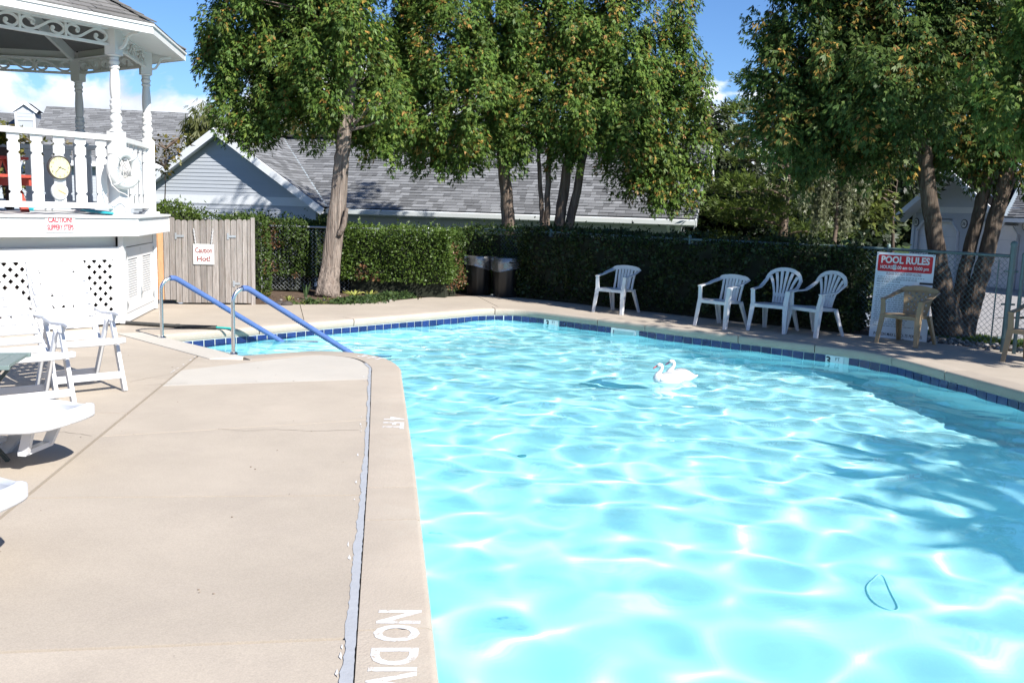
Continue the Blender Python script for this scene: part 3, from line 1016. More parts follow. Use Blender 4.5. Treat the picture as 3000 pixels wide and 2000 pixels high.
# infill between the lawn and the deck base, below it
gm.sheet([[(-10.5, -4.6), (11, -4.6), (11, 18.2), (-10.5, 18.2)], [(p[0], p[1]) for p in deck_outer]], -0.62)
structure(gm.build('ground', 'lawn'))
dv = MB()
D = [(6.9, 14.05), (10.6, 10.9), (30, 8), (34, 30), (17.5, 38), (14.7, 34.5), (9.2, 24), (8.4, 19)]
dv.sheet([D], lambda x, y: -0.045 - 0.40 * max(0, min(1, (y - 13) / 14)) + 0.02)
structure(dv.build('driveway', 'asphalt'))
bed = MB()
bed.sheet([[(-4.19, 15.02), (-2.9, 15.42), (-2.33, 15.95), (-1.6, 17.05), (-0.28, 18.0), (-1.5, 19.2), (-6.2, 18.6), (-5.5, 15.35), (-5.38, 14.86)]], -0.018)
structure(bed.build('planting_bed', 'soil'))
bed2 = MB()
bed2.sheet([[(-0.25, 18.02), (0.64, 17.22), (2.88, 15.3), (5.17, 13.44), (6.77, 12.04), (9.4, 9.78), (10.3, 10.9), (6.95, 13.75), (3.3, 16.7), (0.5, 19.2)]], -0.02)
structure(bed2.build('hedge_bed', 'soil'))
# ================================================================== shingle, siding helpers
def shingle_tabs(origin, u, w, poly, course, tab, thick, seed, tones):
    """tabs over a roof plane: origin + u*a + w*b; poly is the convex outline in (a, b), b up the slope. Returns [(centre, MB)]"""
    rg = random.Random(seed)
    u = Vector(u).normalized(); w = Vector(w).normalized(); nn = u.cross(w).normalized()
    if nn.z < 0: nn = -nn
    a0 = min(p[0] for p in poly); a1 = max(p[0] for p in poly); b0 = min(p[1] for p in poly); b1 = max(p[1] for p in poly)
    out = []
    k = 0
    b = b0
    while b < b1:
        a = a0 - rg.random() * tab
        while a < a1:
            L = tab * rg.choice((0.55, 0.8, 1.0, 1.0, 1.25, 1.5))
            q = [(a + 0.004, b), (a + L - 0.004, b), (a + L - 0.004, b + course), (a + 0.004, b + course)]
            for i in range(len(poly)):
                p0 = poly[i]; p1 = poly[(i + 1) % len(poly)]
                e = (p1[0] - p0[0], p1[1] - p0[1])
                q = clip_poly(q, p0, (-e[1], e[0]))
                if len(q) < 3: break
            if len(q) >= 3:
                t = rg.choice(tones); t = t * rg.uniform(0.93, 1.07)
                lift = thick * rg.choice((1.0, 1.0, 1.0, 1.7))
                top = []; bot = []
                for (aa, bb) in q:
                    f = 1 - (bb - b) / course
                    P = Vector(origin) + u * aa + w * bb
                    top.append(P + nn * (0.003 + lift * f)); bot.append(P + nn * 0.001)
                m = len(q)
                mb = MB()
                mb.add(top + bot, [tuple(range(m))] + [(i, i + m, (i + 1) % m + m, (i + 1) % m) for i in range(m)], (t, t, t * 1.02))
                c = sum(top, Vector()) / m
                out.append((c, mb))
            a += L
        b += course
    return out
def lay_tabs(tabs, parent, m, limit):
    """nearest tabs as single shingles, the rest joined into one field"""
    tabs.sort(key=lambda t: (t[0] - EYEP).length)
    for c, mb in tabs[:limit]: mb.build('shingle', m, parent)
    if tabs[limit:]:
        f = MB()
        for c, mb in tabs[limit:]:
            b = len(f.v); f.v += mb.v; f.f += [tuple(i + b for i in q) for q in mb.f]; f.t += mb.t
        f.build('shingle_field', m, parent, kind='stuff')
def siding(parent, M, poly, course, m, name='siding_board', lap=0.012):
    """lapped boards filling the convex outline poly (x right, y up) on the plane M (z out)"""
    y0 = min(p[1] for p in poly); y1 = max(p[1] for p in poly)
    y = y0
    while y < y1 - 0.01:
        q = clip_poly(clip_poly(poly, (0, y), (0, 1)), (0, min(y1, y + course)), (0, -1))
        if len(q) >= 3:
            mb = MB(); mb.M = M
            k = len(q)
            top = [(p[0], p[1], 0.003 + lap * (1 - (p[1] - y) / course)) for p in q]
            bot = [(p[0], p[1], 0.0) for p in q]
            mb.add(top + bot, [tuple(range(k))] + [(i, i + k, (i + 1) % k + k, (i + 1) % k) for i in range(k)])
            mb.build(name, m, parent)
        y += course

# ================================================================== GAZEBO
GC = Vector((-7.526, 12.704, 0)); GR = 2.382; GT = -0.223; ZD = 1.437
gz = thing('gazebo', 'white octagonal gazebo with turned posts and shingled roof on a raised lattice platform', 'gazebo', GC, 0)
def gp_(k, R, z=0.0):
    a = GT + k * PI / 4
    return GC + Vector((R * math.cos(a), R * math.sin(a), z))
def face(k, R, z=0.0):
    """plane of the side between corners k and k+1: x to the right seen from outside, y up, z outward; origin at corner k"""
    a, b = gp_(k, R, z), gp_(k + 1, R, z)
    return frame(a, b - a, (0, 0, 1)), (b - a).length
def oct_ring(mb, R, z, tint=(1, 1, 1)):
    return [gp_(k, R, z) for k in range(8)]
# platform
RD = 2.66
pf = MB()
for k in range(8):
    M, L = face(k, RD)
    mb = MB(); mb.M = M
    mb.box(-0.012, L + 0.012, ZD - 0.26, ZD - 0.028, -0.04, 0.0)
    mb.build('platform_fascia', 'white_paint', gz)
fl = MB()
fl.prism([(gp_(k, RD + 0.03).x, gp_(k, RD + 0.03).y) for k in range(8)], ZD - 0.028, ZD)
fl.build('platform_floor', 'white_paint', gz)
sf = MB(); sf.prism([(gp_(k, RD - 0.05).x, gp_(k, RD - 0.05).y) for k in range(8)], ZD - 0.23, ZD - 0.20)
sf.build('platform_underside', 'white_paint', gz)
# skirt: frames, lattice, vent doors
RK = 2.43
dark = MB()
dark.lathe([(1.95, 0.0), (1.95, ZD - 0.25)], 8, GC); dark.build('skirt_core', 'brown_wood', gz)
for k in range(8):
    M, L = face(k, RK)
    post = MB(); post.M = M
    post.box(-0.06, 0.07, 0.02, ZD - 0.231, -0.05, 0.012)
    post.build('skirt_post', 'white_paint', gz)
    if k not in (-1 % 8, -2 % 8, 0): 
        pn = MB(); pn.M = M; pn.box(0.071, L - 0.061, 0.02, ZD - 0.231, -0.04, -0.01); pn.build('skirt_panel', 'white_paint', gz); continue
    if k == 0:
        fr = MB(); fr.M = M
        fr.box(0.071, L - 0.061, 1.02, ZD - 0.231, -0.045, 0.0)
        fp_ = fr.build('skirt_panel', 'white_paint', gz)
        fr = MB(); fr.M = M; fr.box(0.071, L - 0.061, 0.015, 0.13, -0.045, 0.006); fr.build('kick_board', 'white_paint', fp_)
        mid = L / 2
        for x0, x1, sgn in ((0.078, mid - 0.006, 1), (mid + 0.006, L - 0.068, -1)):
            dr = MB(); dr.M = M
            zA, zB = 0.14, 1.01
            dr.box(x0, x1, zA, zA + 0.16, -0.03, 0.008); dr.box(x0, x1, zB - 0.16, zB, -0.03, 0.008)
            dr.box(x0, x0 + 0.14, zA + 0.16, zB - 0.16, -0.03, 0.008); dr.box(x1 - 0.14, x1, zA + 0.16, zB - 0.16, -0.03, 0.008)
            d = dr.build('vent_door', 'white_paint', gz)
            sl_ = MB(); sl_.M = M
            nlv = 16
            for i in range(nlv):
                z = zA + 0.165 + i * (zB - zA - 0.33) / nlv
                sl_.box(x0 + 0.14, x1 - 0.14, z, z + 0.024, -0.022, -0.004)
            for i in range(8):
                x = x0 + 0.15 + i * (x1 - x0 - 0.30) / 7
                sl_.box(x - 0.012, x + 0.012, zA + 0.16, zB - 0.16, -0.034, -0.0225)
            sl_.build('vent_grille', 'white_paint', d)
            for z in (zA + 0.10, zB - 0.10):
                hg = MB(); hg.M = M
                hx = x0 if sgn == 1 else x1
                hg.add([(hx - 0.008 * sgn, z - 0.06, 0.012), (hx + 0.012 * sgn, z - 0.06, 0.012), (hx + 0.10 * sgn, z - 0.01, 0.012), (hx + 0.10 * sgn, z + 0.01, 0.012), (hx + 0.012 * sgn, z + 0.06, 0.012), (hx - 0.008 * sgn, z + 0.06, 0.012)], [(0, 1, 2, 3, 4, 5) if sgn == 1 else (5, 4, 3, 2, 1, 0)])
                hg.box(min(hx - .008 * sgn, hx + .012 * sgn), max(hx - .008 * sgn, hx + .012 * sgn), z - .06, z + .06, 0.0085, 0.016)
                hg.build('hinge', 'galvanised', d)
        lk = MB(); lk.M = M; lk.box(mid - 0.03, mid + 0.05, 0.33, 0.36, 0.010, 0.025); lk.box(mid - 0.015, mid + 0.015, 0.27, 0.42, 0.009, 0.018)
        lk.build('door_latch', 'galvanised', gz)
        continue
    tr = MB(); tr.M = M
    tr.box(0.071, L - 0.061, 0.87, 1.03, -0.03, 0.010)
    tr.box(0.071, L - 0.061, 0.03, 0.17, -0.03, 0.010)
    tr.box(0.071, 0.16, 0.17, 0.87, -0.03, 0.009); tr.box(L - 0.15, L - 0.061, 0.17, 0.87, -0.03, 0.009)
    t = tr.build('skirt_panel', 'white_paint', gz)
    tr = MB(); tr.M = M; tr.box(0.071, L - 0.061, 1.03, ZD - 0.231, -0.10, -0.07); tr.build('recess_board', 'white_paint', t)
    X0, X1, Z0, Z1 = 0.165, L - 0.155, 0.175, 0.865
    outl = [(X0 - 0.02, Z0 - 0.02), (X1 + 0.02, Z0 - 0.02), (X1 + 0.02, Z1 + 0.02), (X0 - 0.02, Z1 + 0.02)]
    pitch = 0.100
    for layer, sg in ((0, 1), (1, -1)):
        c = -3.0
        while c < 4.0:
            # strip |(x - sg*z) - c| < halfwidth*sqrt2
            hw = 0.0265
            n1 = Vector((1, -sg)).normalized()
            mid_ = Vector((c, 0))
            q = clip_poly(outl, (mid_.x - n1.x * hw, mid_.y - n1.y * hw), (n1.x, n1.y))
            if len(q) >= 3: q = clip_poly(q, (mid_.x + n1.x * hw, mid_.y + n1.y * hw), (-n1.x, -n1.y))
            if len(q) >= 3:
                sl_ = MB(); sl_.M = M
                z0 = -0.014 + 0.008 * layer
                sl_.prism(q, z0, z0 + 0.007)
                sl_.build('lattice_slat', 'white_paint', t)
            c += pitch * math.sqrt(2)
# posts: square base, turned shaft, square head
def post_shape(mb, c):
    a = math.atan2(c.y - GC.y, c.x - GC.x)
    mb.M = Matrix.Translation((c.x, c.y, ZD)) @ Matrix.Rotation(a, 4, 'Z')
    mb.box(-0.125, 0.125, -0.125, 0.125, 0.0, 0.035)
    mb.box(-0.082, 0.082, -0.082, 0.082, 0.035, 1.075)
    mb.lathe([(0.095, 1.075), (0.06, 1.115), (0.066, 1.13), (0.074, 1.15), (0.074, 1.165), (0.06, 1.185), (0.076, 1.21), (0.08, 1.235), (0.076, 1.26), (0.058, 1.285), (0.058, 1.30), (0.07, 1.31), (0.07, 1.335), (0.058, 1.345), (0.066, 1.37), (0.074, 1.40), (0.062, 1.43), (0.068, 1.45), (0.068, 1.465), (0.052, 1.485),
              (0.060, 1.53), (0.064, 1.60), (0.062, 1.70), (0.055, 1.80), (0.050, 1.86), (0.064, 1.87), (0.064, 1.89), (0.050, 1.905), (0.064, 1.93), (0.068, 1.95), (0.054, 1.975), (0.060, 1.99), (0.064, 2.00), (0.05, 2.005), (0.062, 2.015), (0.09, 2.03)], 16)
    mb.box(-0.078, 0.078, -0.078, 0.078, 2.03, 2.46)
for k in range(8):
    mb = MB(); post_shape(mb, gp_(k, GR, 0)); mb.build('post', 'white_paint', gz, smooth=True, angle=32)
# railings
def sawn_board(h):
    """outline of a sawn baluster with round bites in its edges"""
    hw = 0.071; r = 0.021; pts = []
    bites = [h * 0.135, h * 0.72, h * 0.885]
    def side(sg, up):
        zs = bites if up else bites[::-1]
        out = [(sg * hw, 0.0 if up else h)]
        for z in zs:
            for i in range(7):
                a = PI * i / 6
                dz = -math.cos(a) * r * (1 if up else -1)
                out.append((sg * (hw - math.sin(a) * r), z + dz))
        out.append((sg * hw, h if up else 0.0))
        return out
    return side(1, True) + side(-1, False)
for k in range(8):
    if k in (3, 4): continue
    M, L = face(k, GR)
    rl = MB(); rl.M = M @ Matrix.Translation((0, ZD, 0))
    rl.box(0.085, L - 0.085, 0.955, 1.024, -0.05, 0.045)
    t = rl.build('railing', 'white_paint', gz, bevel=0.006)
    rl = MB(); rl.M = M @ Matrix.Translation((0, ZD, 0)); rl.box(0.085, L - 0.085, 0.085, 0.155, -0.035, 0.03); rl.build('bottom_rail', 'white_paint', t, bevel=0.006)
    nb = 6; pit = (L - 0.17) / nb
    for i in range(nb):
        x = 0.085 + pit * (i + 0.5)
        bb = MB(); bb.M = M @ Matrix.Translation((x, ZD + 0.156, -0.012))
        bb.prism(sawn_board(0.798), 0.0, 0.02)
        bb.build('baluster', 'white_paint', t)
# scrolled frieze between the post heads
def s_scroll(w, h):
    """one reclining S with a curl at each end"""
    uv = [(.27, .56), (.30, .70), (.25, .90), (.14, 1.0), (.04, .84), (0, .48), (.05, .15), (.17, 0), (.32, .10), (.49, .50), (.66, .90), (.81, 1.0), (.94, .85), (1.0, .52), (.95, .17), (.86, 0.0), (.75, .10), (.70, .30), (.73, .44)]
    return [((u_ - .5) * w, (v - .5) * (h - .03)) for u_, v in [tuple(q) for q in smooth_curve(uv, 3)]]
for k in range(8):
    M, L = face(k, GR)
    fz = MB(); fz.M = M
    z0, z1 = 3.57, 3.765
    fz.box(0.079, L - 0.079, z0, z0 + 0.035, -0.022, 0.022); fz.box(0.079, L - 0.079, z1, z1 + 0.15, -0.03, 0.03)
    nb = 3; pit = (L - 0.158) / nb
    for i in range(1, nb): fz.box(0.079 + pit * i - 0.015, 0.079 + pit * i + 0.015, z0 + 0.035, z1, -0.018, 0.018)
    t = fz.build('frieze', 'white_paint', gz)
    for i in range(nb):
        cx = 0.079 + pit * (i + 0.5)
        sc_ = MB(); sc_.M = M @ Matrix.Translation((cx, (z0 + 0.035 + z1) / 2, 0))
        path = [(p[0], p[1], 0) for p in s_scroll(pit - 0.03, z1 - z0 - 0.03)]
        sc_.sweep(path, 0.030, 0.02, (0, 0, 1))
        for p in (path[0], path[-1]): sc_.lathe([(0.026, -0.01), (0.026, 0.01)], 10, p)
        sc_.build('scroll', 'white_paint', t)
# small curved brackets under the soffit, one at each post
for k in range(8):
    a = GT + k * PI / 4
    P = gp_(k, GR, 0)
    br = MB(); br.M = Matrix.Translation((P.x, P.y, 0)) @ Matrix.Rotation(a, 4, 'Z')
    path = [(0.08, 0, 3.55), (0.14, 0, 3.57), (0.18, 0, 3.63), (0.21, 0, 3.70), (0.28, 0, 3.735), (0.37, 0, 3.745)]
    br.sweep(path, 0.03, 0.035, (0, 1, 0)); br.build('bracket', 'white_paint', gz)
# roof
RE = 2.95; ZE = 3.845; SL = math.tan(rad(27.0)); ZA = ZE + RE * SL
apex = GC + Vector((0, 0, ZA))
rf = MB()
ring = [gp_(k, RE, ZE) for k in range(8)]
rf.add(ring + [apex], [(k, (k + 1) % 8, 8) for k in range(8)])
roof = rf.build('roof', 'shingle_old', gz)
so = MB()
inn = [gp_(k, GR - 0.10, ZE - 0.045) for k in range(8)]; out_ = [gp_(k, RE - 0.012, ZE - 0.115) for k in range(8)]
so.add(out_ + inn, [(k, k + 8, (k + 1) % 8 + 8, (k + 1) % 8) for k in range(8)])
so.build('soffit', 'white_paint', roof)
ce = MB()
cr = [gp_(k, GR - 0.08, ZE + 0.06) for k in range(8)]
ce.add(cr + [apex - Vector((0, 0, 0.25))], [(k, 8, (k + 1) % 8) for k in range(8)])
ce.build('ceiling', 'ceiling_shade', roof)
for k in range(8):
    b = MB(); b.bar(gp_(k, GR - 0.1, ZE - 0.01), apex - Vector((0, 0, 0.36)), 0.05, 0.16)
    b.build('rafter', 'white_paint', roof)
    M, L = face(k, RE)
    fb = MB(); fb.M = M
    fb.box(-0.006, L + 0.006, ZE - 0.12, ZE - 0.03, -0.03, 0.0); fb.box(-0.012, L + 0.012, ZE - 0.03, ZE + 0.002, -0.03, 0.018)
    fb.build('fascia', 'white_paint', roof)
hip_n = 0
tabs = []
for k in (-2, -1, 0, 1):
    a, b = gp_(k, RE + 0.02, ZE - 0.004), gp_(k + 1, RE + 0.02, ZE - 0.004)
    u = b - a; L = u.length; mid = (a + b) / 2
    wv = apex - mid; H = wv.length
    tabs += shingle_tabs(a, u, wv, [(0, 0), (L, 0), (L / 2, H)], 0.142, 0.30, 0.011, 10 + k, (0.72, 0.85, 0.95, 1.05))
lay_tabs(tabs, roof, 'shingle_old', 280)
for k in (-1, 0, 1):
    a = gp_(k, RE + 0.02, ZE); d = (apex - a); L = d.length; d.normalize()
    for i in range(9):
        hc = MB(); p = a + d * (0.02 + i * 0.2); q = p + d * 0.23
        hc.bar(p + Vector((0, 0, 0.028)), q + Vector((0, 0, 0.016)), 0.17, 0.014, tint=(0.8, 0.8, 0.8))
        hc.build('hip_cap', 'shingle_old', roof)

# ---- things on and in the gazebo
Mf, Lf = face(-1, RD)
fn = Vector((Mf[0][2], Mf[1][2], 0)); fx = Vector((Mf[0][0], Mf[1][0], 0))
fo = Mf.translation
def on_face(px, py, lift, origin=None):
    return RP(px, py, (origin or fo) + fn * lift, fn)
# CAUTION! SLIPPERY STEPS plate
c = on_face(177, 656, 0.012)
a1 = on_face(133, 656, 0.012); a2 = on_face(221, 658, 0.012)
W = (a2 - a1).length; Hh = 0.205
sg = thing('warning_sign', 'white plate reading CAUTION! SLIPPERY STEPS in red on the gazebo fascia', 'sign', c)
Ms = frame(c, fx, (0, 0, 1))
def round_rect(w, h, r, n=5):
    out = []
    for cx, cyy, a0 in ((w / 2 - r, h / 2 - r, 0), (-w / 2 + r, h / 2 - r, PI / 2), (-w / 2 + r, -h / 2 + r, PI), (w / 2 - r, -h / 2 + r, 1.5 * PI)):
        for i in range(n + 1):
            a = a0 + PI / 2 * i / n
            out.append((cx + r * math.cos(a), cyy + r * math.sin(a)))
    return out
pl = MB(); pl.M = Ms; pl.prism(round_rect(W, Hh, 0.025), -0.006, 0.0); pl.build('plate', 'sign_white', sg)
bd = MB(); bd.M = Ms
o1 = round_rect(W - 0.022, Hh - 0.022, 0.02); o2 = round_rect(W - 0.03, Hh - 0.03, 0.018)
nn_ = len(o1)
bd.add([(p[0], p[1], 0.001) for p in o1] + [(p[0], p[1], 0.001) for p in o2], [(i, (i + 1) % nn_, (i + 1) % nn_ + nn_, i + nn_) for i in range(nn_)])
bd.build('border', 'print_red', sg)
tx = MB()
text_into(tx, 'CAUTION!', 0.092, Ms @ Matrix.Translation((0, 0.045, 0.0015)), width=W * 0.80, bold=0.004)
text_into(tx, 'SLIPPERY STEPS', 0.088, Ms @ Matrix.Translation((0, -0.045, 0.0015)), width=W * 0.88, bold=0.0035)
tx.build('lettering', 'print_red', sg)
# clock and dial thermometer screwed to one baluster
Mg, Lg = face(-1, GR)
go = Mg.translation
c = on_face(175, 491, 0.045, go)
R = 0.145
ck = thing('wall_clock', 'round cream clock with dark rim on the gazebo balusters', 'clock', c)
Mc = frame(c, fx, (0, 0, 1))
m1 = MB(); m1.M = Mc; m1.lathe([(R, -0.035), (R, 0.008), (R - 0.008, 0.014), (R - 0.014, 0.008)], 36, cap=False); m1.build('rim', 'clock_rim', ck, smooth=True, angle=40)
m2 = MB(); m2.M = Mc; m2.lathe([(R - 0.012, -0.02), (R - 0.012, 0.002)], 36); m2.build('dial', 'clock_face', ck)
m3 = MB()
for hgt in range(1, 13):
    a = PI / 2 - hgt * PI / 6
    text_into(m3, str(hgt), 0.040, Mc @ Matrix.Translation((math.cos(a) * R * 0.74, math.sin(a) * R * 0.74, 0.0032)))
for i in range(60):
    a = i * PI / 30; ca, sa = math.cos(a), math.sin(a)
    m3.M = Mc; m3.add([(ca * R * .86 - sa * .001, sa * R * .86 + ca * .001, .003), (ca * R * .86 + sa * .001, sa * R * .86 - ca * .001, .003), (ca * R * .90 + sa * .001, sa * R * .90 - ca * .001, .003), (ca * R * .90 - sa * .001, sa * R * .90 + ca * .001, .003)], [(0, 1, 2, 3)]); m3.M = Matrix()
m3.build('numerals', 'clock_rim', ck)
for nm, ang, L in (('hour_hand', PI / 2 - (3 + 37 / 60) * PI / 6, 0.075), ('minute_hand', PI / 2 - 37 * PI / 30, 0.088)):
    h = MB(); h.M = Mc; d = Vector((math.cos(ang), math.sin(ang), 0))
    h.bar(Vector((0, 0, 0.006)) - d * 0.02, Vector((0, 0, 0.006)) + d * L, 0.006, 0.002, up=(0, 0, 1)); h.build(nm, 'clock_rim', ck)
c = on_face(176, 560, 0.035, go)
R = 0.102
th = thing('thermometer', 'small round dial thermometer below the clock', 'thermometer', c)
Mc = frame(c, fx, (0, 0, 1))
m1 = MB(); m1.M = Mc; m1.lathe([(R, -0.03), (R, 0.004), (R - 0.005, 0.008), (R - 0.01, 0.004)], 30, cap=False); m1.build('rim', 'sign_white', th, smooth=True, angle=40)
m2 = MB(); m2.M = Mc; m2.lathe([(R - 0.008, -0.02), (R - 0.008, 0.002)], 30); m2.build('dial', 'clock_face', th)
m3 = MB()
for i, v in enumerate(('-60', '-40', '-20', '0', '20', '40', '60', '80', '100', '120')):
    a = rad(232 - i * 284 / 9)
    text_into(m3, v, 0.022, Mc @ Matrix.Translation((math.cos(a) * R * 0.72, math.sin(a) * R * 0.72, 0.0032)))
m3.build('numerals', 'print_grey', th)
h = MB(); h.M = Mc; d = Vector((math.cos(rad(-27)), math.sin(rad(-27)), 0)); h.bar(Vector((0, 0, .006)) - d * 0.025, Vector((0, 0, .006)) + d * 0.075, 0.005, 0.002, up=(0, 0, 1)); h.build('needle', 'needle_red', th)
# life ring on the corner post
an = rad(-21)
rn = Vector((math.cos(an), math.sin(an), 0)); rx = Vector((-rn.y, rn.x, 0))
c = RP(364, 493, gp_(0, GR) + rn * 0.17, rn)
lr = thing('life_ring', 'white life ring lettered FOXWOOD CONDOS on the gazebo corner post', 'life ring', c)
Ml = frame(c, rx, (0, 0, 1))
rb = MB(); rb.M = Ml
RM, Rm = 0.202, 0.072
rb.tube([(RM * math.cos(a), RM * math.sin(a), 0) for a in [2 * PI * i / 44 for i in range(44)]], Rm, 14, closed=True)
rb.build('ring_body', 'ring_white', lr, smooth=True)
for i in range(4):
    a = PI * 0.25 + i * PI / 2 + 0.1
    bb = MB(); bb.M = Ml
    ring_pts = []
    bb.tube([(math.cos(a) * (RM + math.cos(t) * (Rm + .004)), math.sin(a) * (RM + math.cos(t) * (Rm + .004)), math.sin(t) * (Rm + .004)) for t in [2 * PI * j / 14 for j in range(14)]], 0.012, 5, closed=True, flat=1.0)
    bb.build('ring_band', 'ring_white', lr, smooth=True)
tx = MB()
def arc_text(word, r, a_mid, step, size, inward):
    for i, chh in enumerate(word):
        off = (i - (len(word) - 1) / 2) * step
        a = a_mid - off if not inward else a_mid + off
        rot = a - PI / 2 if not inward else a + PI / 2
        M2 = Ml @ Matrix.Translation((math.cos(a) * r, math.sin(a) * r, Rm + 0.003)) @ Matrix.Rotation(rot, 4, 'Z')
        text_into(tx, chh, size, M2, bold=0.001)
arc_text('FOXWOOD', RM + 0.01, rad(35), rad(12), 0.05, False)
arc_text('CONDOS', RM, rad(215), rad(13), 0.05, True)
tx.build('lettering', 'print_grey', lr)
rp = MB(); rp.M = Ml
rg = random.Random(3)
rp.tube([(-0.22, 0.02, 0.03), (-0.28, -0.1, 0.02), (-0.25, -0.22, 0.03), (-0.16, -0.30, 0.05), (-0.06, -0.33, 0.06), (0.02, -0.37, 0.05), (0.035, -0.5, 0.04), (0.05, -0.68, 0.03), (0.07, -0.75, 0.02)], 0.007, 6)
for q in range(7):
    x = -0.08 + q * 0.022
    rp.tube([(x, 0.12 + rg.uniform(-.03, .03), 0.0), (x + rg.uniform(-.03, .03), 0.02, 0.03), (x + 0.03 + rg.uniform(-.03, .03), -0.09, 0.02), (x + .05, -0.03, 0.0)], 0.006, 6)
rp.build('hank_of_rope', 'rope', lr, smooth=True)
hk = MB(); hk.M = Ml; hk.box(-0.02, 0.02, 0.10, 0.13, -0.10, 0.03); hk.build('hook', 'galvanised', lr)
# leaf net on the platform edge
zl = ZD + 0.018
A = G(85, 613, zl + 0.01); B = G(250, 619, zl + 0.01); Cn = G(332, 628, zl)
ln = thing('pool_net', 'turquoise pool net with white pole lying along the gazebo ledge', 'pool net', A)
dd = (B - A).normalized()
p = MB(); p.tube([A + dd * 0.09, B], 0.017, 10); p.build('pole', 'plastic_white', ln, smooth=True, angle=50)
p = MB(); p.tube([A - dd * 0.02, A, A + dd * 0.10], [0.012, 0.022, 0.022], 10); p.build('grip', 'turquoise', ln, smooth=True, angle=50)
for t in (0.30, 0.42):
    p = MB(); p.tube([A.lerp(B, t), A.lerp(B, t) + dd * 0.03], 0.021, 10); p.build('clip', 'galvanised', ln)
e = (Cn - B); L = e.length; e.normalize(); sx = Vector((-e.y, e.x, 0))
p = MB()
pts = [B + sx * 0.05, B + e * L * 0.35 + sx * 0.10, B + e * L * 0.8 + sx * 0.06, B + e * L, B + e * L * 0.8 - sx * 0.07, B + e * L * 0.35 - sx * 0.10, B - sx * 0.05]
pts = [q + Vector((0, 0, 0.012)) for q in pts]
p.tube(pts, 0.014, 8, closed=True); p.build('frame', 'turquoise', ln, smooth=True)
p = MB(); p.add([q - Vector((0, 0, 0.008)) for q in pts], [tuple(range(len(pts)))]); p.build('net', 'turquoise', ln)
# red picnic table and seat inside, seen between the balusters
def picnic(loc, rz, label, group):
    t = thing('picnic_table', label, 'table', loc, rz, group)
    for i in range(4):
        m = MB(); m.M = wmat(t); m.box(-0.75, 0.75, -0.34 + i * 0.172, -0.182 + i * 0.172, 0.70, 0.735); m.build('plank', 'red_wood', t)
    for sx_ in (-0.55, 0.55):
        for sy in (-1, 1):
            m = MB(); m.M = wmat(t); m.bar((sx_, 0.62 * sy, 0), (sx_, 0.12 * sy, 0.70), 0.04, 0.10, up=(1, 0, 0)); m.build('leg', 'red_wood', t)
        m = MB(); m.M = wmat(t); m.bar((sx_ + 0.045, -0.70, 0.40), (sx_ + 0.045, 0.70, 0.40), 0.04, 0.10); m.build('brace', 'red_wood', t)
    for sy in (-0.60, 0.60):
        m = MB(); m.M = wmat(t); m.box(-0.75, 0.75, sy - 0.13, sy + 0.13, 0.452, 0.49); m.build('bench_board', 'red_wood', t)
    return t
tc_ = GC + Vector((0.15, -0.35, ZD))
picnic(tc_, rad(52), 'red wooden picnic table inside the gazebo', None)
pb = thing('planter_box', 'dark brown planter box with yellow-green leaves inside the gazebo', 'planter', GC + Vector((-0.35, 1.25, ZD)), rad(20))
m = MB(); m.M = wmat(pb); m.box(-0.65, 0.35, -0.14, 0.14, 0.62, 0.92); m.build('box', 'brown_wood', pb, bevel=0.01)
for sx_ in (-0.55, 0.25):
    m = MB(); m.M = wmat(pb); m.box(sx_ - 0.04, sx_ + 0.04, -0.10, 0.10, 0.0, 0.62); m.build('leg', 'brown_wood', pb)
PLANTER = pb
# ================================================================== GARAGE BEHIND THE HEDGE
e1 = Vector((0.960, -0.280, 0)); nb1 = Vector((0.280, 0.960, 0)); UP = Vector((0, 0, 1))
LF = Vector((-4.78, 26.0, 0)); ZEV = 1.55; ZRG = 3.72; HD = 3.40
def P1(a, b, z): return LF + e1 * a + nb1 * b + UP * z
AE = 9.66                                 # right end of the eave
ga = thing('garage', 'long grey garage with shingled roof and gabled wing behind the hedge', 'garage', P1(2, 2, -0.92))
SLP = (ZRG - ZEV) / HD
GW = -3.93; GHW = 3.36                    # wing: apex position along the eave line, half width
# roof planes (thin slabs)
def slab(mb, pts, t=0.05):
    n = (pts[1] - pts[0]).cross(pts[2] - pts[0]).normalized()
    if n.z < 0: n = -n
    k = len(pts)
    mb.add([p for p in pts] + [p - n * t for p in pts], [tuple(range(k)), tuple(range(2 * k - 1, k - 1, -1))] + [(i, (i + 1) % k, (i + 1) % k + k, i + k) for i in range(k)])
rf = MB()
slab(rf, [P1(GW + GHW, 0, ZEV), P1(AE, 0, ZEV), P1(AE, HD, ZRG), P1(GW, HD, ZRG)])
slab(rf, [P1(AE, 2 * HD, ZEV), P1(GW - 0.5, 2 * HD, ZEV), P1(GW - 0.5, HD, ZRG), P1(AE, HD, ZRG)])
OV = -0.28
slab(rf, [P1(GW, OV, ZRG), P1(GW, HD, ZRG), P1(GW + GHW, 0, ZEV), P1(GW + GHW, OV, ZEV)])
slab(rf, [P1(GW, OV, ZRG), P1(GW - GHW, OV, ZEV), P1(GW - GHW, 0, ZEV), P1(GW, HD, ZRG)])
roof1 = rf.build('roof', 'shingle', ga)
w1_ = (nb1 * HD + UP * (ZRG - ZEV)); LW = w1_.length
tabs = shingle_tabs(P1(0, -0.03, ZEV + 0.008), e1, w1_, [(GW + GHW, 0), (AE + 0.02, 0), (AE + 0.02, LW), (GW, LW)], 0.145, 0.27, 0.012, 21, (0.62, 0.74, 0.90, 1.0, 1.15))
lay_tabs(tabs, roof1, 'shingle', 298)
wv = (-e1 * GHW + UP * (ZRG - ZEV)); LWv = wv.length
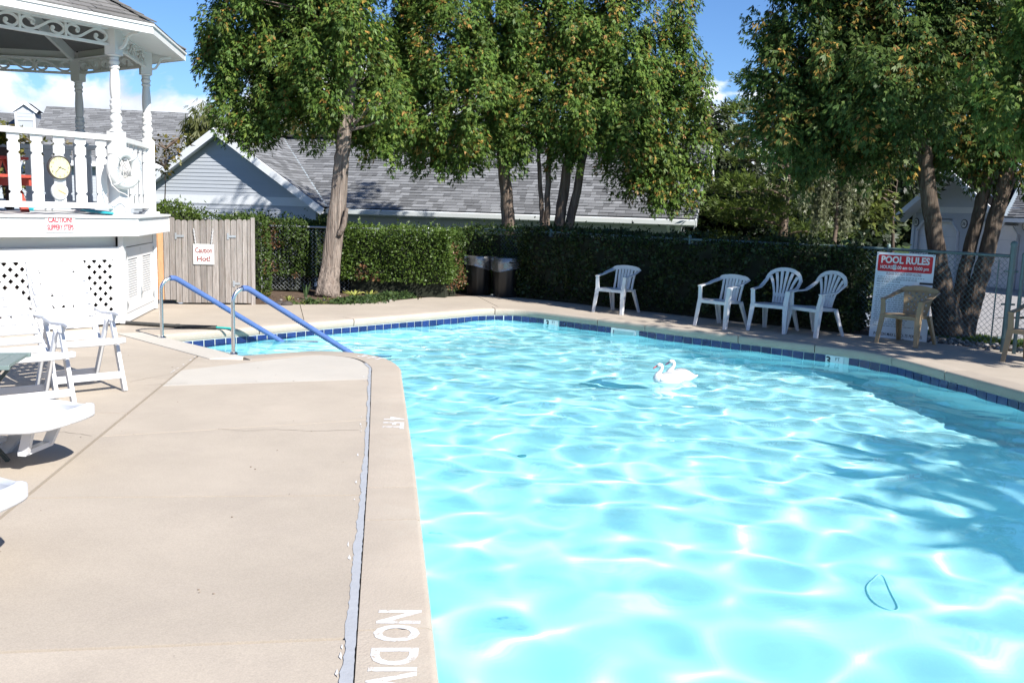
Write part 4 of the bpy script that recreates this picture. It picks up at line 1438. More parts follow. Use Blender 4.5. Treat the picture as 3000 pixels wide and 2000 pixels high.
# wing slope facing right: u runs back into the house, w up to the wing ridge
tabs = shingle_tabs(P1(GW + GHW + 0.03, OV, ZEV + 0.008), nb1, wv, [(0, 0), (-OV, 0), (HD - OV, LWv), (0, LWv)], 0.145, 0.27, 0.012, 22, (0.62, 0.74, 0.90, 1.0, 1.15))
lay_tabs(tabs, roof1, 'shingle', 0)
vl = MB(); vl.bar(P1(GW + GHW, 0, ZEV + 0.035), P1(GW, HD, ZRG + 0.03), 0.14, 0.02); vl.build('valley_flashing', 'print_grey', roof1)
rc = MB()
rc.bar(P1(GW, HD, ZRG + 0.03), P1(AE, HD, ZRG + 0.03), 0.26, 0.03); rc.bar(P1(GW, OV - .02, ZRG + 0.03), P1(GW, HD, ZRG + 0.03), 0.22, 0.03)
rc.build('ridge_cap', 'shingle', roof1)
vt = MB(); vt.bar(P1(GW + 0.3, HD - 0.06, ZRG + 0.05), P1(GW + 2.0, HD - 0.06, ZRG + 0.05), 0.30, 0.06); vt.build('ridge_vent', 'dark_foam', roof1)
# rake boards of the wing gable
for sg in (-1, 1):
    rk = MB()
    a = P1(GW, OV - 0.02, ZRG - 0.10); b = P1(GW + sg * (GHW + 0.03), OV - 0.02, ZEV - 0.12)
    rk.bar(a - e1 * sg * 0.001, b, 0.04, 0.20, up=UP); rk.build('rake_board', 'white_trim', roof1)
    so = MB(); so.add([P1(GW, OV, ZRG - 0.17), P1(GW + sg * GHW, OV, ZEV - 0.17), P1(GW + sg * GHW, 0.0, ZEV - 0.17), P1(GW, 0.0, ZRG - 0.17)], [(0, 1, 2, 3)])
    so.build('soffit', 'white_trim', roof1)
# wing gable wall
Mw = frame(P1(GW, 0, 0), e1, UP)
GB = -0.92
wall = MB(); wall.M = Mw
wall.add([(-GHW + .30, GB, -0.06), (GHW - .30, GB, -0.06), (GHW - .30, ZEV - 0.05, -0.06), (0, ZRG - 0.2, -0.06), (-GHW + .30, ZEV - .05, -0.06)], [(0, 1, 2, 3, 4)])
wl_ = wall.build('gable_wall', 'siding', ga)
zb = 1.56; zt_ = 1.80
hw_at = lambda z: (ZRG - 0.16 - z) / (ZRG - ZEV) * GHW
siding(wl_, Mw, [(-hw_at(zt_), zt_), (hw_at(zt_), zt_), (0.02, ZRG - 0.18), (-0.02, ZRG - 0.18)], 0.108, 'siding')
bd = MB(); bd.M = Mw; bd.add([(-hw_at(zb) , zb, 0.022), (hw_at(zb), zb, 0.022), (hw_at(zt_), zt_, 0.022), (-hw_at(zt_), zt_, 0.022), (-hw_at(zb), zb, -0.03), (hw_at(zb), zb, -0.03)], [(0, 1, 2, 3), (4, 5, 1, 0)])
bd.build('band_board', 'white_trim', wl_)
siding(wl_, Mw, [(-GHW + .32, 0.45), (GHW - .32, 0.45), (GHW - .32, zb), (-GHW + .32, zb)], 0.108, 'siding')
# long front wall under the eave, gutter, corner
Mf1 = frame(P1(GW + GHW, 0.55, 0), e1, UP)
LL = AE - 0.45 - (GW + GHW)
w2 = MB(); w2.M = Mf1; w2.add([(0, GB, -0.02), (LL, GB, -0.02), (LL, ZEV + 0.2, -0.02), (0, ZEV + 0.2, -0.02)], [(0, 1, 2, 3)])
wl2 = w2.build('front_wall', 'siding', ga)
siding(wl2, Mf1, [(0, 0.55), (LL, 0.55), (LL, ZEV - 0.08), (0, ZEV - 0.08)], 0.108, 'siding')
Me = frame(P1(AE - 0.45, 0.53, 0), nb1, UP)
w3 = MB(); w3.M = Me; w3.add([(0, GB, 0), (2 * HD - 1.1, GB, 0), (2 * HD - 1.1, ZEV, 0), (HD - .55, ZRG - .15, 0), (0, ZEV + .2, 0)], [(0, 1, 2, 3, 4)])
wl3 = w3.build('end_wall', 'siding', ga)
siding(wl3, Me, [(0.1, 0.5), (2 * HD - 1.2, 0.5), (2 * HD - 1.2, ZEV), (HD - .55, ZRG - .2), (0.1, ZEV + .1)], 0.108, 'white_trim')
cp = MB(); cp.box(-0.07, 0.07, -0.07, 0.07, GB, ZEV); cp.M = Matrix()
cpb = MB(); cpb.M = frame(P1(AE - 0.45, 0.53, 0), e1, nb1); cpb.box(-0.09, 0.04, -0.05, 0.10, GB, ZEV); cpb.build('corner_board', 'white_trim', ga)
fa = MB(); fa.bar(P1(GW + GHW + .04, -0.01, ZEV - 0.10), P1(AE, -0.01, ZEV - 0.10), 0.03, 0.17); fa.build('fascia', 'white_trim', roof1)
gt = MB()
for (y0, z0, w, h) in ((-0.085, ZEV - 0.045, 0.14, 0.016), (-0.15, ZEV - 0.095, 0.02, 0.11), (-0.085, ZEV - 0.145, 0.12, 0.012)):
    gt.bar(P1(GW + GHW + .06, y0, z0), P1(AE + 0.02, y0, z0), w, h)
gt.build('gutter', 'gutter', roof1)
sf = MB(); sf.add([P1(GW + GHW, 0, ZEV - 0.19), P1(AE, 0, ZEV - 0.19), P1(AE, 0.56, ZEV - 0.185), P1(GW + GHW, 0.56, ZEV - 0.185)], [(0, 1, 2, 3)]); sf.build('soffit', 'white_trim', roof1)
ds = MB()
dx = AE - 0.66
ds.tube([P1(dx, -0.08, ZEV - 0.15), P1(dx, 0.0, ZEV - 0.25), P1(dx, 0.42, ZEV - 0.38), P1(dx, 0.46, ZEV - 0.5), P1(dx, 0.46, GB)], 0.045, 8); ds.build('downspout', 'gutter', ga)
rk = MB()
for s0, s1 in ((0, HD), (2 * HD, HD)):
    rk.bar(P1(AE + 0.015, s0, ZEV - 0.11), P1(AE + 0.015, s1, ZRG - 0.11), 0.035, 0.22)
rk.build('rake_board', 'white_trim', roof1)
so = MB(); so.add([P1(AE, 0, ZEV - .18), P1(AE, HD, ZRG - .18), P1(AE - .45, HD, ZRG - .18), P1(AE - .45, 0, ZEV - .18)], [(0, 1, 2, 3)]); so.build('soffit', 'white_trim', roof1)

# ================================================================== GARAGE ACROSS THE DRIVE
W0 = Vector((15.55, 30.10, 0)); wd = Vector((0.2161, -0.9764, 0)); wn_ = Vector((-0.9764, -0.2161, 0)); wi = -wn_
GB2 = -0.47; ZE2 = 1.80
g2 = thing('garage', 'pale blue-grey garage with white clipped-corner doors across the drive', 'garage', W0 + wi * 2 + UP * GB2)
def P2(t, b, z): return W0 + wd * t + wi * b + UP * z
# wall plane: x right seen from the drive
M2 = frame(P2(0, 0, 0), wd, UP)
t0, t1 = -4.25, 9.0
doors = [(-3.98, -1.78), (-1.22, 0.98), (1.60, 3.80), (4.4, 6.6)]
zd0, zd1 = GB2, GB2 + 2.16; cc = 0.34
bw = MB(); bw.M = M2; bw.add([(t0, GB2, -0.12), (t1, GB2, -0.12), (t1, 1.9, -0.12), (t0, 1.9, -0.12)], [(0, 1, 2, 3)])
fwall = bw.build('front_wall', 'siding_pale', g2)
# siding between and above the doors
edges = [t0 + 0.12] + [x for d in doors for x in (d[0] - 0.11, d[1] + 0.11)] + [t1]
for i in range(0, len(edges), 2):
    siding(fwall, M2, [(edges[i], GB2), (edges[i + 1], GB2), (edges[i + 1], zd1 + 0.1), (edges[i], zd1 + 0.1)], 0.11, 'siding_pale')
siding(fwall, M2, [(t0 + .12, zd1 + .1), (t1, zd1 + .1), (t1, 1.98), (t0 + .12, 1.98)], 0.11, 'siding_pale')
for (a, b) in doors:
    for s_, x in ((1, a), (-1, b)):     # clipped corner infill
        mb = MB(); mb.M = M2
        mb.prism([(x - s_ * 0.11, zd1 - cc - 0.02), (x, zd1 - cc), (x + s_ * cc, zd1), (x + s_ * cc, zd1 + 0.1), (x - s_ * 0.11, zd1 + 0.1)], -0.02, 0.006)
        mb.build('siding_board', 'siding_pale', fwall)
    fr = MB(); fr.M = M2
    path = [(a, zd0, 0.012), (a, zd1 - cc, 0.012), (a + cc, zd1, 0.012), (b - cc, zd1, 0.012), (b, zd1 - cc, 0.012), (b, zd0, 0.012)]
    for p, q in zip(path[:-1], path[1:]): fr.bar(p, q, 0.04, 0.10, up=(0, 0, 1))
    f = fr.build('door_frame', 'white_trim', g2)
    d = MB(); d.M = M2
    for r in range(4):
        z0 = zd0 + r * 0.54
        d.box(a, b, z0 + 0.004, z0 + 0.536, -0.11, -0.07)
        for c in range(4):
            x = a + 0.12 + c * (b - a - 0.1) / 4
            d.box(x, x + (b - a - 0.1) / 4 - 0.14, z0 + 0.10, z0 + 0.44, -0.069, -0.062)
    d.build('door', 'garage_door', g2)
band2 = MB(); band2.M = M2; band2.box(t0, 0.95, 1.98, 2.18, -0.02, 0.03); band2.build('band_board', 'white_trim', g2)
cb = MB(); cb.M = M2; cb.box(t0 - 0.03, t0 + 0.12, GB2, 1.98, -0.15, 0.03); cb.build('corner_board', 'white_trim', g2)
tc0 = -1.9; AP = 3.45; S2 = 0.585
siding(fwall, M2, [(t0 + .1, 2.18), (.45, 2.18), (tc0 + .02, AP - .12), (tc0 - .02, AP - .12)], 0.11, 'siding_pale')
bw = MB(); bw.M = M2; bw.add([(t0, 1.9, -0.02), (.6, 1.9, -0.02), (tc0, AP - .1, -.02)], [(0, 1, 2)]); bw.build('gable_wall', 'siding_pale', g2)
rf = MB(); ov = 0.5
HWg = 2.85
for sg in (-1, 1):
    slab(rf, [P2(tc0, -ov, AP), P2(tc0 + sg * HWg, -ov, AP - HWg * S2), P2(tc0 + sg * HWg, 3.2, AP - HWg * S2), P2(tc0, 3.2, AP)], 0.06)
slab(rf, [P2(0.9, -ov, ZE2 + .05), P2(t1, -ov, ZE2 + .05), P2(t1, 4, ZE2 + .05 + 4.5 * .58), P2(-3.6, 4, ZE2 + .05 + 4.5 * .58)], 0.06)
roof2 = rf.build('roof', 'shingle', g2)
wv2 = (wi * 4.5 + UP * 4.5 * .58)
tabs = shingle_tabs(P2(0.95, -ov - .02, ZE2 + .07), wd, wv2, [(0, 0), (8, 0), (8, wv2.length), (-4.4, wv2.length)], 0.145, 0.33, 0.012, 31, (0.62, 0.74, 0.9, 1.0, 1.15))
lay_tabs(tabs, roof2, 'shingle', 0)
for sg in (-1, 1):
    rk = MB(); rk.bar(P2(tc0, -ov - .02, AP - .10), P2(tc0 + sg * HWg, -ov - .02, AP - .10 - HWg * S2), 0.04, 0.20); rk.build('rake_board', 'white_trim', roof2)
    so = MB(); so.add([P2(tc0, -ov, AP - .17), P2(tc0 + sg * HWg, -ov, AP - .17 - HWg * S2), P2(tc0 + sg * HWg, 0, AP - .17 - HWg * S2), P2(tc0, 0, AP - .17)], [(0, 1, 2, 3)]); so.build('soffit', 'white_trim', roof2)
gtt = MB(); gtt.bar(P2(0.92, -ov - .06, ZE2 - .02), P2(t1, -ov - .06, ZE2 - .02), 0.12, 0.13); gtt.build('gutter', 'white_trim', roof2)
vl = MB(); vl.bar(P2(0.95, -ov, ZE2 + .1), P2(-0.9, 1.6, ZE2 + .1 + 2.1 * .58), 0.14, 0.02); vl.build('valley_flashing', 'print_grey', roof2)
ew = MB(); ew.add([P2(t0, 0, GB2), P2(t0, 6, GB2), P2(t0, 6, 1.9), P2(t0, 0, 1.9)], [(0, 1, 2, 3)]); ew.build('end_wall', 'siding_pale', g2)
for num, t, wh in (('35', -4.06, 'leftmost, by the corner board'), ('36', -1.50, 'between the first two doors'), ('37', 1.29, 'beyond the second door')):
    c = P2(t, -0.03, 1.62)
    Mn = frame(c, wd, UP)
    dd_ = thing('number_disc', 'round white number plate %s on the garage across the drive, %s' % (num, wh), 'house number', c)
    m = MB(); m.M = Mn; m.lathe([(0.155, -0.03), (0.155, 0.0)], 20); m.build('rim', 'clock_rim', dd_)
    m = MB(); m.M = Mn; m.lathe([(0.125, 0.0), (0.125, 0.006)], 20); m.build('plate', 'sign_white', dd_)
    m = MB(); text_into(m, num, 0.16, Mn @ Matrix.Translation((0, 0, 0.008)), bold=0.003); m.build('lettering', 'black_print', dd_)

# ================================================================== HOUSE FAR LEFT, WITH A CUPOLA ON THE LOWER ROOF
hu = Vector((0.98, 0.20, 0)); hb = Vector((-0.20, 0.98, 0))
HR = Vector((-15.8, 44.5, 0))
def PH(a, b, z): return HR + hu * a + hb * b + UP * z
hs = thing('house', 'grey house with steep shingled gable roof far behind the gazebo', 'house', PH(-3, 0, -0.9))
ZR3 = 5.66; ZE3 = 3.15; HW3 = 3.6
rf = MB()
slab(rf, [PH(-6.0, -HW3, ZE3), PH(0.25, -HW3, ZE3), PH(0.25, 0, ZR3), PH(-6.0, 0, ZR3)], 0.08)
slab(rf, [PH(0.25, HW3, ZE3), PH(-6.0, HW3, ZE3), PH(-6.0, 0, ZR3), PH(0.25, 0, ZR3)], 0.08)
r3 = rf.build('roof', 'shingle', hs)
wv = -(hb * -HW3) + UP * (ZR3 - ZE3)
tabs = shingle_tabs(PH(0, -HW3, ZE3 + .01), hu, wv, [(-6.0, 0), (0.25, 0), (0.25, wv.length), (-6.0, wv.length)], 0.15, 0.35, 0.014, 41, (0.75, 0.88, 1.0, 1.12))
lay_tabs(tabs, r3, 'shingle', 0)
for sg in (-1, 1):
    rk = MB(); rk.bar(PH(0.27, 0, ZR3 - .1), PH(0.27, sg * HW3, ZE3 - .1), 0.04, 0.26); rk.build('rake_board', 'white_trim', r3)
wl4 = MB(); wl4.add([PH(-0.15, -HW3 + .4, -0.9), PH(-0.15, HW3 - .4, -0.9), PH(-0.15, HW3 - .4, ZE3 + .2), PH(-0.15, 0, ZR3 - .1), PH(-0.15, -HW3 + .4, ZE3 + .2)], [(0, 1, 2, 3, 4)])
gw = wl4.build('gable_wall', 'house_far', hs)
siding(gw, frame(PH(-0.14, 0, 0), hb, UP), [(-HW3 + .4, 1.2), (HW3 - .4, 1.2), (HW3 - .4, ZE3 + .2), (0, ZR3 - .15), (-HW3 + .4, ZE3 + .2)], 0.13, 'white_trim')
fw = MB(); fw.add([PH(-9, -HW3 + .4, -0.9), PH(-0.15, -HW3 + .4, -0.9), PH(-0.15, -HW3 + .4, ZE3), PH(-9, -HW3 + .4, ZE3)], [(0, 1, 2, 3)]); fwl = fw.build('front_wall', 'house_far', hs)
siding(fwl, frame(PH(-9, -HW3 + .39, 0), hu, UP), [(0, 1.2), (8.8, 1.2), (8.8, ZE3 - .1), (0, ZE3 - .1)], 0.13, 'house_far')
fa = MB(); fa.bar(PH(-6, -HW3 - .02, ZE3 - .1), PH(.25, -HW3 - .02, ZE3 - .1), .04, .22); fa.build('fascia', 'white_trim', r3)
hs2 = thing('house', 'lower grey house roof topped by a white gabled cupola', 'house', PH(-11, 2, -0.9))
rf = MB()
slab(rf, [PH(-17, -3.0, 2.9), PH(-5.6, -3.0, 2.9), PH(-5.6, 1.8, 5.42), PH(-17, 1.8, 5.42)], 0.08)
slab(rf, [PH(-5.6, 6.6, 2.9), PH(-17, 6.6, 2.9), PH(-17, 1.8, 5.42), PH(-5.6, 1.8, 5.42)], 0.08)
r4 = rf.build('roof', 'shingle', hs2)
wv = hb * 4.8 + UP * 2.52
tabs = shingle_tabs(PH(0, -3.0, 2.91), hu, wv, [(-13, 0), (-5.6, 0), (-5.6, wv.length), (-13, wv.length)], 0.15, 0.35, 0.014, 42, (0.75, 0.88, 1.0, 1.12))
lay_tabs(tabs, r4, 'shingle', 0)
fw = MB(); fw.add([PH(-17, -2.6, -0.9), PH(-5.7, -2.6, -0.9), PH(-5.7, -2.6, 2.95), PH(-17, -2.6, 2.95)], [(0, 1, 2, 3)]); fw.build('front_wall', 'house_far', hs2)
cu_c = DP(74, 350, HR.y - 1.2)
cu = thing('cupola', 'small white gabled cupola on the far left roof', 'cupola', cu_c)
cu['label'] = 'small white gabled cupola standing on the lower far roof'
Mq = frame(cu_c, hu, UP)
k = (HR.y - 1.2) / 2700
w = 27 * k
m = MB(); m.M = Mq; m.box(-w, w, -0.5, 24 * k, -0.9, 0.0); m.build('body', 'house_far', cu)
siding_m = frame(cu_c + (-hb) * 0.005, hu, UP)
for i in range(3):
    mb = MB(); mb.M = siding_m; mb.box(-w + .1, w - .1, i * 0.16 - .05, i * 0.16 + 0.10, 0.0, 0.02); mb.build('siding_board', 'siding', cu)
for sg in (-1, 1):
    m = MB(); m.M = Mq; m.box(min(sg * w, sg * (w - .09)), max(sg * w, sg * (w - .09)), -.5, 22 * k, -0.02, 0.04); m.build('corner_board', 'white_trim', cu)
    m = MB(); m.M = Mq; m.bar((0, 47 * k, 0.08), (sg * 35 * k, 21 * k, 0.08), 0.10, 0.14, up=(0, 1, 0)); m.build('rake_board', 'white_trim', cu)
    m = MB(); m.M = Mq
    m.add([(0, 49 * k, 0.10), (sg * 37 * k, 21 * k, 0.10), (sg * 37 * k, 21 * k, -1.0), (0, 49 * k, -1.0)], [(0, 1, 2, 3)]); m.build('roof', 'shingle', cu)
m = MB(); m.M = Mq; m.add([(-w, 22 * k, 0.0), (w, 22 * k, 0.0), (0, 45 * k, 0.0)], [(0, 1, 2)]); m.build('gable', 'siding', cu)

# ================================================================== WOODEN GATE AND ITS FENCE
A0 = Vector((-5.62, 14.70, 0)); A1 = Vector((-4.24, 15.0, 0))
gd = (A1 - A0).normalized(); gn = Vector((gd.y, -gd.x, 0))
Mgt = frame(A0, gd, UP)
wf = thing('wooden_gate', 'weathered grey picket gate with two orange new boards beside the gazebo', 'gate', A0)
wf['label'] = 'weathered wooden board gate with rounded tops beside the gazebo'
rg = random.Random(9)
def px_x(px):
    p = RP(px, 760, A0, gn); return (p - A0).dot(gd)
def px_z(px, py): return RP(px, py, A0, gn).z
xs_ = [444, 462, 480, 497, 515]
for i, (a, b) in enumerate(zip(xs_[:-1], xs_[1:])):
    x0, x1 = px_x(a) + .004, px_x(b) - .004
    ztop = px_z((a + b) / 2, 634 + (i == 3) * 2)
    m = MB(); m.M = Mgt
    hw = (x1 - x0) / 2; cx = (x0 + x1) / 2
    pr = [(x0, 0.07), (x1, 0.07), (x1, ztop - .03)] + [(cx + hw * math.cos(t), ztop - .03 + .03 * math.sin(t)) for t in [PI * j / 6 for j in range(1, 6)]] + [(x0, ztop - .03)]
    m.prism(pr, 0.0, 0.018)
    o = m.build('fence_board', 'new_cedar' if i < 2 else 'weathered_wood', wf)
    if i < 2: o['label'] = 'fresh orange cedar board'
ed = [515, 533, 551, 570, 588, 606, 622, 642, 659, 677, 694, 711, 725, 736]
for i, (a, b) in enumerate(zip(ed[:-1], ed[1:])):
    x0, x1 = px_x(a) + .0035, px_x(b) - .0035
    ztop = px_z((a + b) / 2, 643 + rg.uniform(-1.0, 1.5) + (i > 9) * -1)
    m = MB(); m.M = Mgt
    hw = (x1 - x0) / 2; cx = (x0 + x1) / 2
    pr = [(x0, 0.025 + rg.uniform(0, .012)), (x1, 0.025), (x1, ztop - .032)] + [(cx + hw * math.cos(t), ztop - .032 + .032 * math.sin(t)) for t in [PI * j / 7 for j in range(1, 7)]] + [(x0, ztop - .032)]
    dz = rg.uniform(-.003, .003)
    m.prism(pr, dz, dz + 0.018); m.build('gate_board', 'weathered_wood', wf)
m = MB(); m.M = Mgt
for z in (0.28, 1.12): m.box(px_x(516), px_x(735), z, z + 0.085, -0.045, -0.006)
m.build('gate_rail', 'weathered_wood', wf)
m = MB(); m.M = Mgt; x0, x1 = px_x(735.5), px_x(747); m.box(x0, x1, -0.1, px_z(741, 638), -0.07, 0.03); m.build('gate_post', 'weathered_wood', wf, bevel=0.006)
for z, px0, w in ((1.09, 516, 0.13), (1.10, 668, 0.13), (0.34, 684, 0.10)):
    m = MB(); m.M = Mgt; x = px_x(px0); m.box(x, x + w, z - .018, z + .018, 0.0225, 0.032); m.box(x - .01, x + .02, z - .05, z + .05, 0.0225, 0.030)
    m.build('strap_hinge' if px0 == 516 else 'gate_latch', 'galvanised', wf)
# CAUTION HOT board on chains
c = RP(597, 745, A0 + gn * 0.03, gn)
Mh = frame(c, gd, UP)
hb_ = thing('hanging_sign', 'white board reading Caution Hot! hung on chains from the wooden gate', 'sign', c)
wS = (RP(628, 745, A0 + gn * .03, gn) - RP(567, 745, A0 + gn * .03, gn)).length; hS = 0.325
m = MB(); m.M = Mh; m.box(-wS / 2, wS / 2, -hS / 2, hS / 2, 0, 0.012); m.build('board', 'sign_white', hb_, bevel=0.003)
m = MB()
text_into(m, 'Caution', 0.115, Mh @ Matrix.Translation((0.0, 0.06, 0.0135)), width=wS * 0.82, bold=0.004)
text_into(m, 'Hot!', 0.115, Mh @ Matrix.Translation((0.0, -0.075, 0.0135)), bold=0.004)
m.build('lettering', 'print_maroon', hb_)
for x0, x1 in ((-wS * .38, -wS * .46), (wS * .38, wS * .46)):
    m = MB(); m.M = Mh
    n = 9
    for i in range(n):
        t = i / n; p = Vector((x0 + (x1 - x0) * t, hS / 2 + 0.24 * t, 0.014)); q = Vector((x0 + (x1 - x0) * (t + 1.25 / n), hS / 2 + 0.24 * (t + 1.25 / n), 0.014))
        ax = Vector((0.008, 0, 0)) if i % 2 else Vector((0, 0, 0.008))
        m.tube([p - ax * .4, p - ax + (q - p) * .2, p - ax + (q - p) * .8, q - ax * .4, q + ax * .4, p + ax + (q - p) * .8, p + ax + (q - p) * .2, p + ax * .4], 0.0035, 5, closed=True)
    m.build('chain', 'plastic_white', hb_)
for x in (-wS * .38, wS * .38):
    m = MB(); m.M = Mh; m.lathe([(0.008, 0.0125), (0.008, 0.016)], 8, (x, hS / 2 - .02, 0)); m.build('screw', 'needle_red', hb_)

# ================================================================== CHAIN LINK FENCES
def link_fence(pts, h, label, m, pitch=0.076, posts=None, tall=(), group=None, z0=0.0, top_rail=True, zlow=0.03):
    base = Vector((pts[0][0], pts[0][1], z0))
    f = thing('chain_link_fence', label, 'fence', base, 0, group)
    for i, p in enumerate(posts or pts):
        hh = h + (0.14 if i in tall else 0.02); r = 0.038 if i in tall else 0.024
        mb = MB(); mb.lathe([(r, -0.1), (r, hh), (r * 1.15, hh), (r * 1.15, hh + 0.03), (r * .7, hh + 0.05), (0.004, hh + 0.058)], 12, (p[0], p[1], z0)); mb.build('post', m, f, smooth=True, angle=40)
    if top_rail:
        for a, b in zip(pts[:-1], pts[1:]):
            mb = MB(); mb.tube([(a[0], a[1], z0 + h), (b[0], b[1], z0 + h)], 0.021, 8); mb.build('top_rail', m, f, smooth=True, angle=50)
    for a, b in zip(pts[:-1], pts[1:]):
        A = Vector((a[0], a[1], z0 + zlow)); B = Vector((b[0], b[1], z0 + zlow)); L = (B - A).length; d = (B - A).normalized()
        mb = MB(); n = int(L / pitch); rows = int((h - zlow) / pitch)
        q = Vector((d.y, -d.x, 0)) * 0.004
        for i in range(n):
            path = []
            for j in range(rows * 2 + 1):
                x = (i + (0.5 if j % 2 else 0.0) + (0.0)) * pitch
                path.append(A + d * x + UP * (j * pitch / 2) + (q if j % 2 else -q))
            mb.tube(path, 0.0036, 3, cap=False)
            path = []
            for j in range(rows * 2 + 1):
                x = (i + (-0.5 if j % 2 else 0.0) + 1.0) * pitch
                path.append(A + d * x + UP * (j * pitch / 2) + (q if j % 2 else -q))
            mb.tube(path, 0.0036, 3, cap=False)
        mb.build('wire_mesh', m, f)
    return f
fl_ = link_fence([(-5.3, 17.62), (-4.80, 17.49), (-2.96, 17.53), (-1.62, 17.27), (-1.25, 17.52)], 1.22, 'grey chain-link fence in front of the clipped hedge by the planting bed', 'galvanised',
                 posts=[(-4.80, 17.49), (-1.62, 17.27)])
m = MB(); m.tube([(-1.72, 17.26, 0), (-1.72, 17.26, 0.55)], 0.016, 8); m.build('stake', 'galvanised', fl_)
pf0 = Vector((6.47, 12.03)); 
fr_ = link_fence([(-0.6, 18.3), (0.66, 17.32), (2.90, 15.40), (4.9, 13.98), (5.45, 13.52), (6.47, 12.03)], 1.26, 'chain-link fence with grey-green rail behind the chairs along the pool', 'fence_green',
                 posts=[(0.66, 17.32), (2.9, 15.4), (5.45, 13.52), (6.47, 12.03)], tall=(3,))
gate2 = link_fence([(6.56, 11.93), (8.6, 9.75)], 1.24, 'chain-link gate beyond the thick post at the right edge', 'fence_green', posts=[(6.56, 11.93), (8.6, 9.75)])
for z in (0.18, 0.62, 1.05):
    mb = MB(); mb.lathe([(0.046, z), (0.046, z + 0.025)], 10, (6.47, 12.03, 0)); mb.box(6.47 - .09, 6.47 + .09, 12.03 - .008, 12.03 + .008, z, z + .025); mb.build('clamp', 'fence_green', fr_)
mb = MB(); mb.tube([(6.36, 12.15, 0.06), (6.36, 12.15, 1.2)], 0.010, 6); mb.build('tension_bar', 'fence_green', fr_)
# ================================================================== FOLIAGE
def quads_mesh(name, V, C, m, parent, kind=None, label=None):
    """V: (n,4,3) quads; C: (n,3) colours"""
    n = len(V)
    me = bpy.data.meshes.new(name)
    inv = np.array(wmat(parent).inverted()) if parent else np.eye(4)
    P = V.reshape(-1, 3) @ inv[:3, :3].T + inv[:3, 3]
    me.vertices.add(n * 4); me.vertices.foreach_set('co', P.astype(np.float32).ravel())
    me.loops.add(n * 4); me.loops.foreach_set('vertex_index', np.arange(n * 4, dtype=np.int32))
    me.polygons.add(n); me.polygons.foreach_set('loop_start', np.arange(0, n * 4, 4, dtype=np.int32)); me.polygons.foreach_set('loop_total', np.full(n, 4, np.int32))
    at = me.attributes.new('tint', 'FLOAT_COLOR', 'FACE')
    at.data.foreach_set('color', np.concatenate([C, np.ones((n, 1))], 1).astype(np.float32).ravel())
    me.update(calc_edges=True)
    o = put(name, me, m, parent)
    if kind: o['kind'] = kind
    return o
def unit(v): return v / np.maximum(1e-9, np.linalg.norm(v, axis=-1, keepdims=True))
def sprays(P, D, L, rng, blades=3, spread=0.55, wid=0.24, N=None):
    """fans of narrow blades at P growing along D; returns quads (n*blades,4,3)"""
    n = len(P)
    S = unit(np.cross(D, rng.normal(size=(n, 3)) if N is None else N + rng.normal(0, 0.42, (n, 3))))
    out = []
    if N is not None and blades == 3: spread = 0.42
    for b in range(blades):
        a = (b - (blades - 1) / 2) * spread + rng.normal(0, 0.12, n)
        d = D * np.cos(a)[:, None] + S * np.sin(a)[:, None]
        l = L * (1.0 - 0.16 * abs(b - (blades - 1) / 2)) * rng.uniform(0.7, 1.15, n)
        w = unit(np.cross(d, np.cross(D, S))) * (l * wid * 0.5)[:, None]
        tip = P + d * l[:, None]; mid = P + d * (l * 0.55)[:, None]
        out.append(np.stack([P, mid + w, tip, mid - w], 1))
    return np.stack(out, 1).reshape(-1, 4, 3)
def palette(rng, n, cols, jitter=0.18):
    cols = np.array(cols); k = rng.integers(0, len(cols), n)
    return cols[k] * rng.uniform(1 - jitter, 1 + jitter, (n, 1))
CEDAR = [(0.100, 0.160, 0.030), (0.080, 0.142, 0.027), (0.126, 0.172, 0.034), (0.062, 0.116, 0.026), (0.090, 0.146, 0.035)]
CONE = [(0.33, 0.215, 0.05), (0.28, 0.19, 0.05), (0.30, 0.17, 0.05)]
def lobes_px(ls, depth):
    """(px, py, rx, ry[, ddepth[, ry_depth]]) in photo pixels at a distance"""
    out = []
    for q in ls:
        d = depth + (q[4] if len(q) > 4 else 0)
        c = DP(q[0], q[1] - 13, d); s = d / FPX
        rx = q[2] * s * 1.07; rz = q[3] * s * 1.07
        rd = q[5] if len(q) > 5 else 0.5 * (rx + rz)
        out.append((np.array(c), np.array((rx, rd, rz))))
    return out
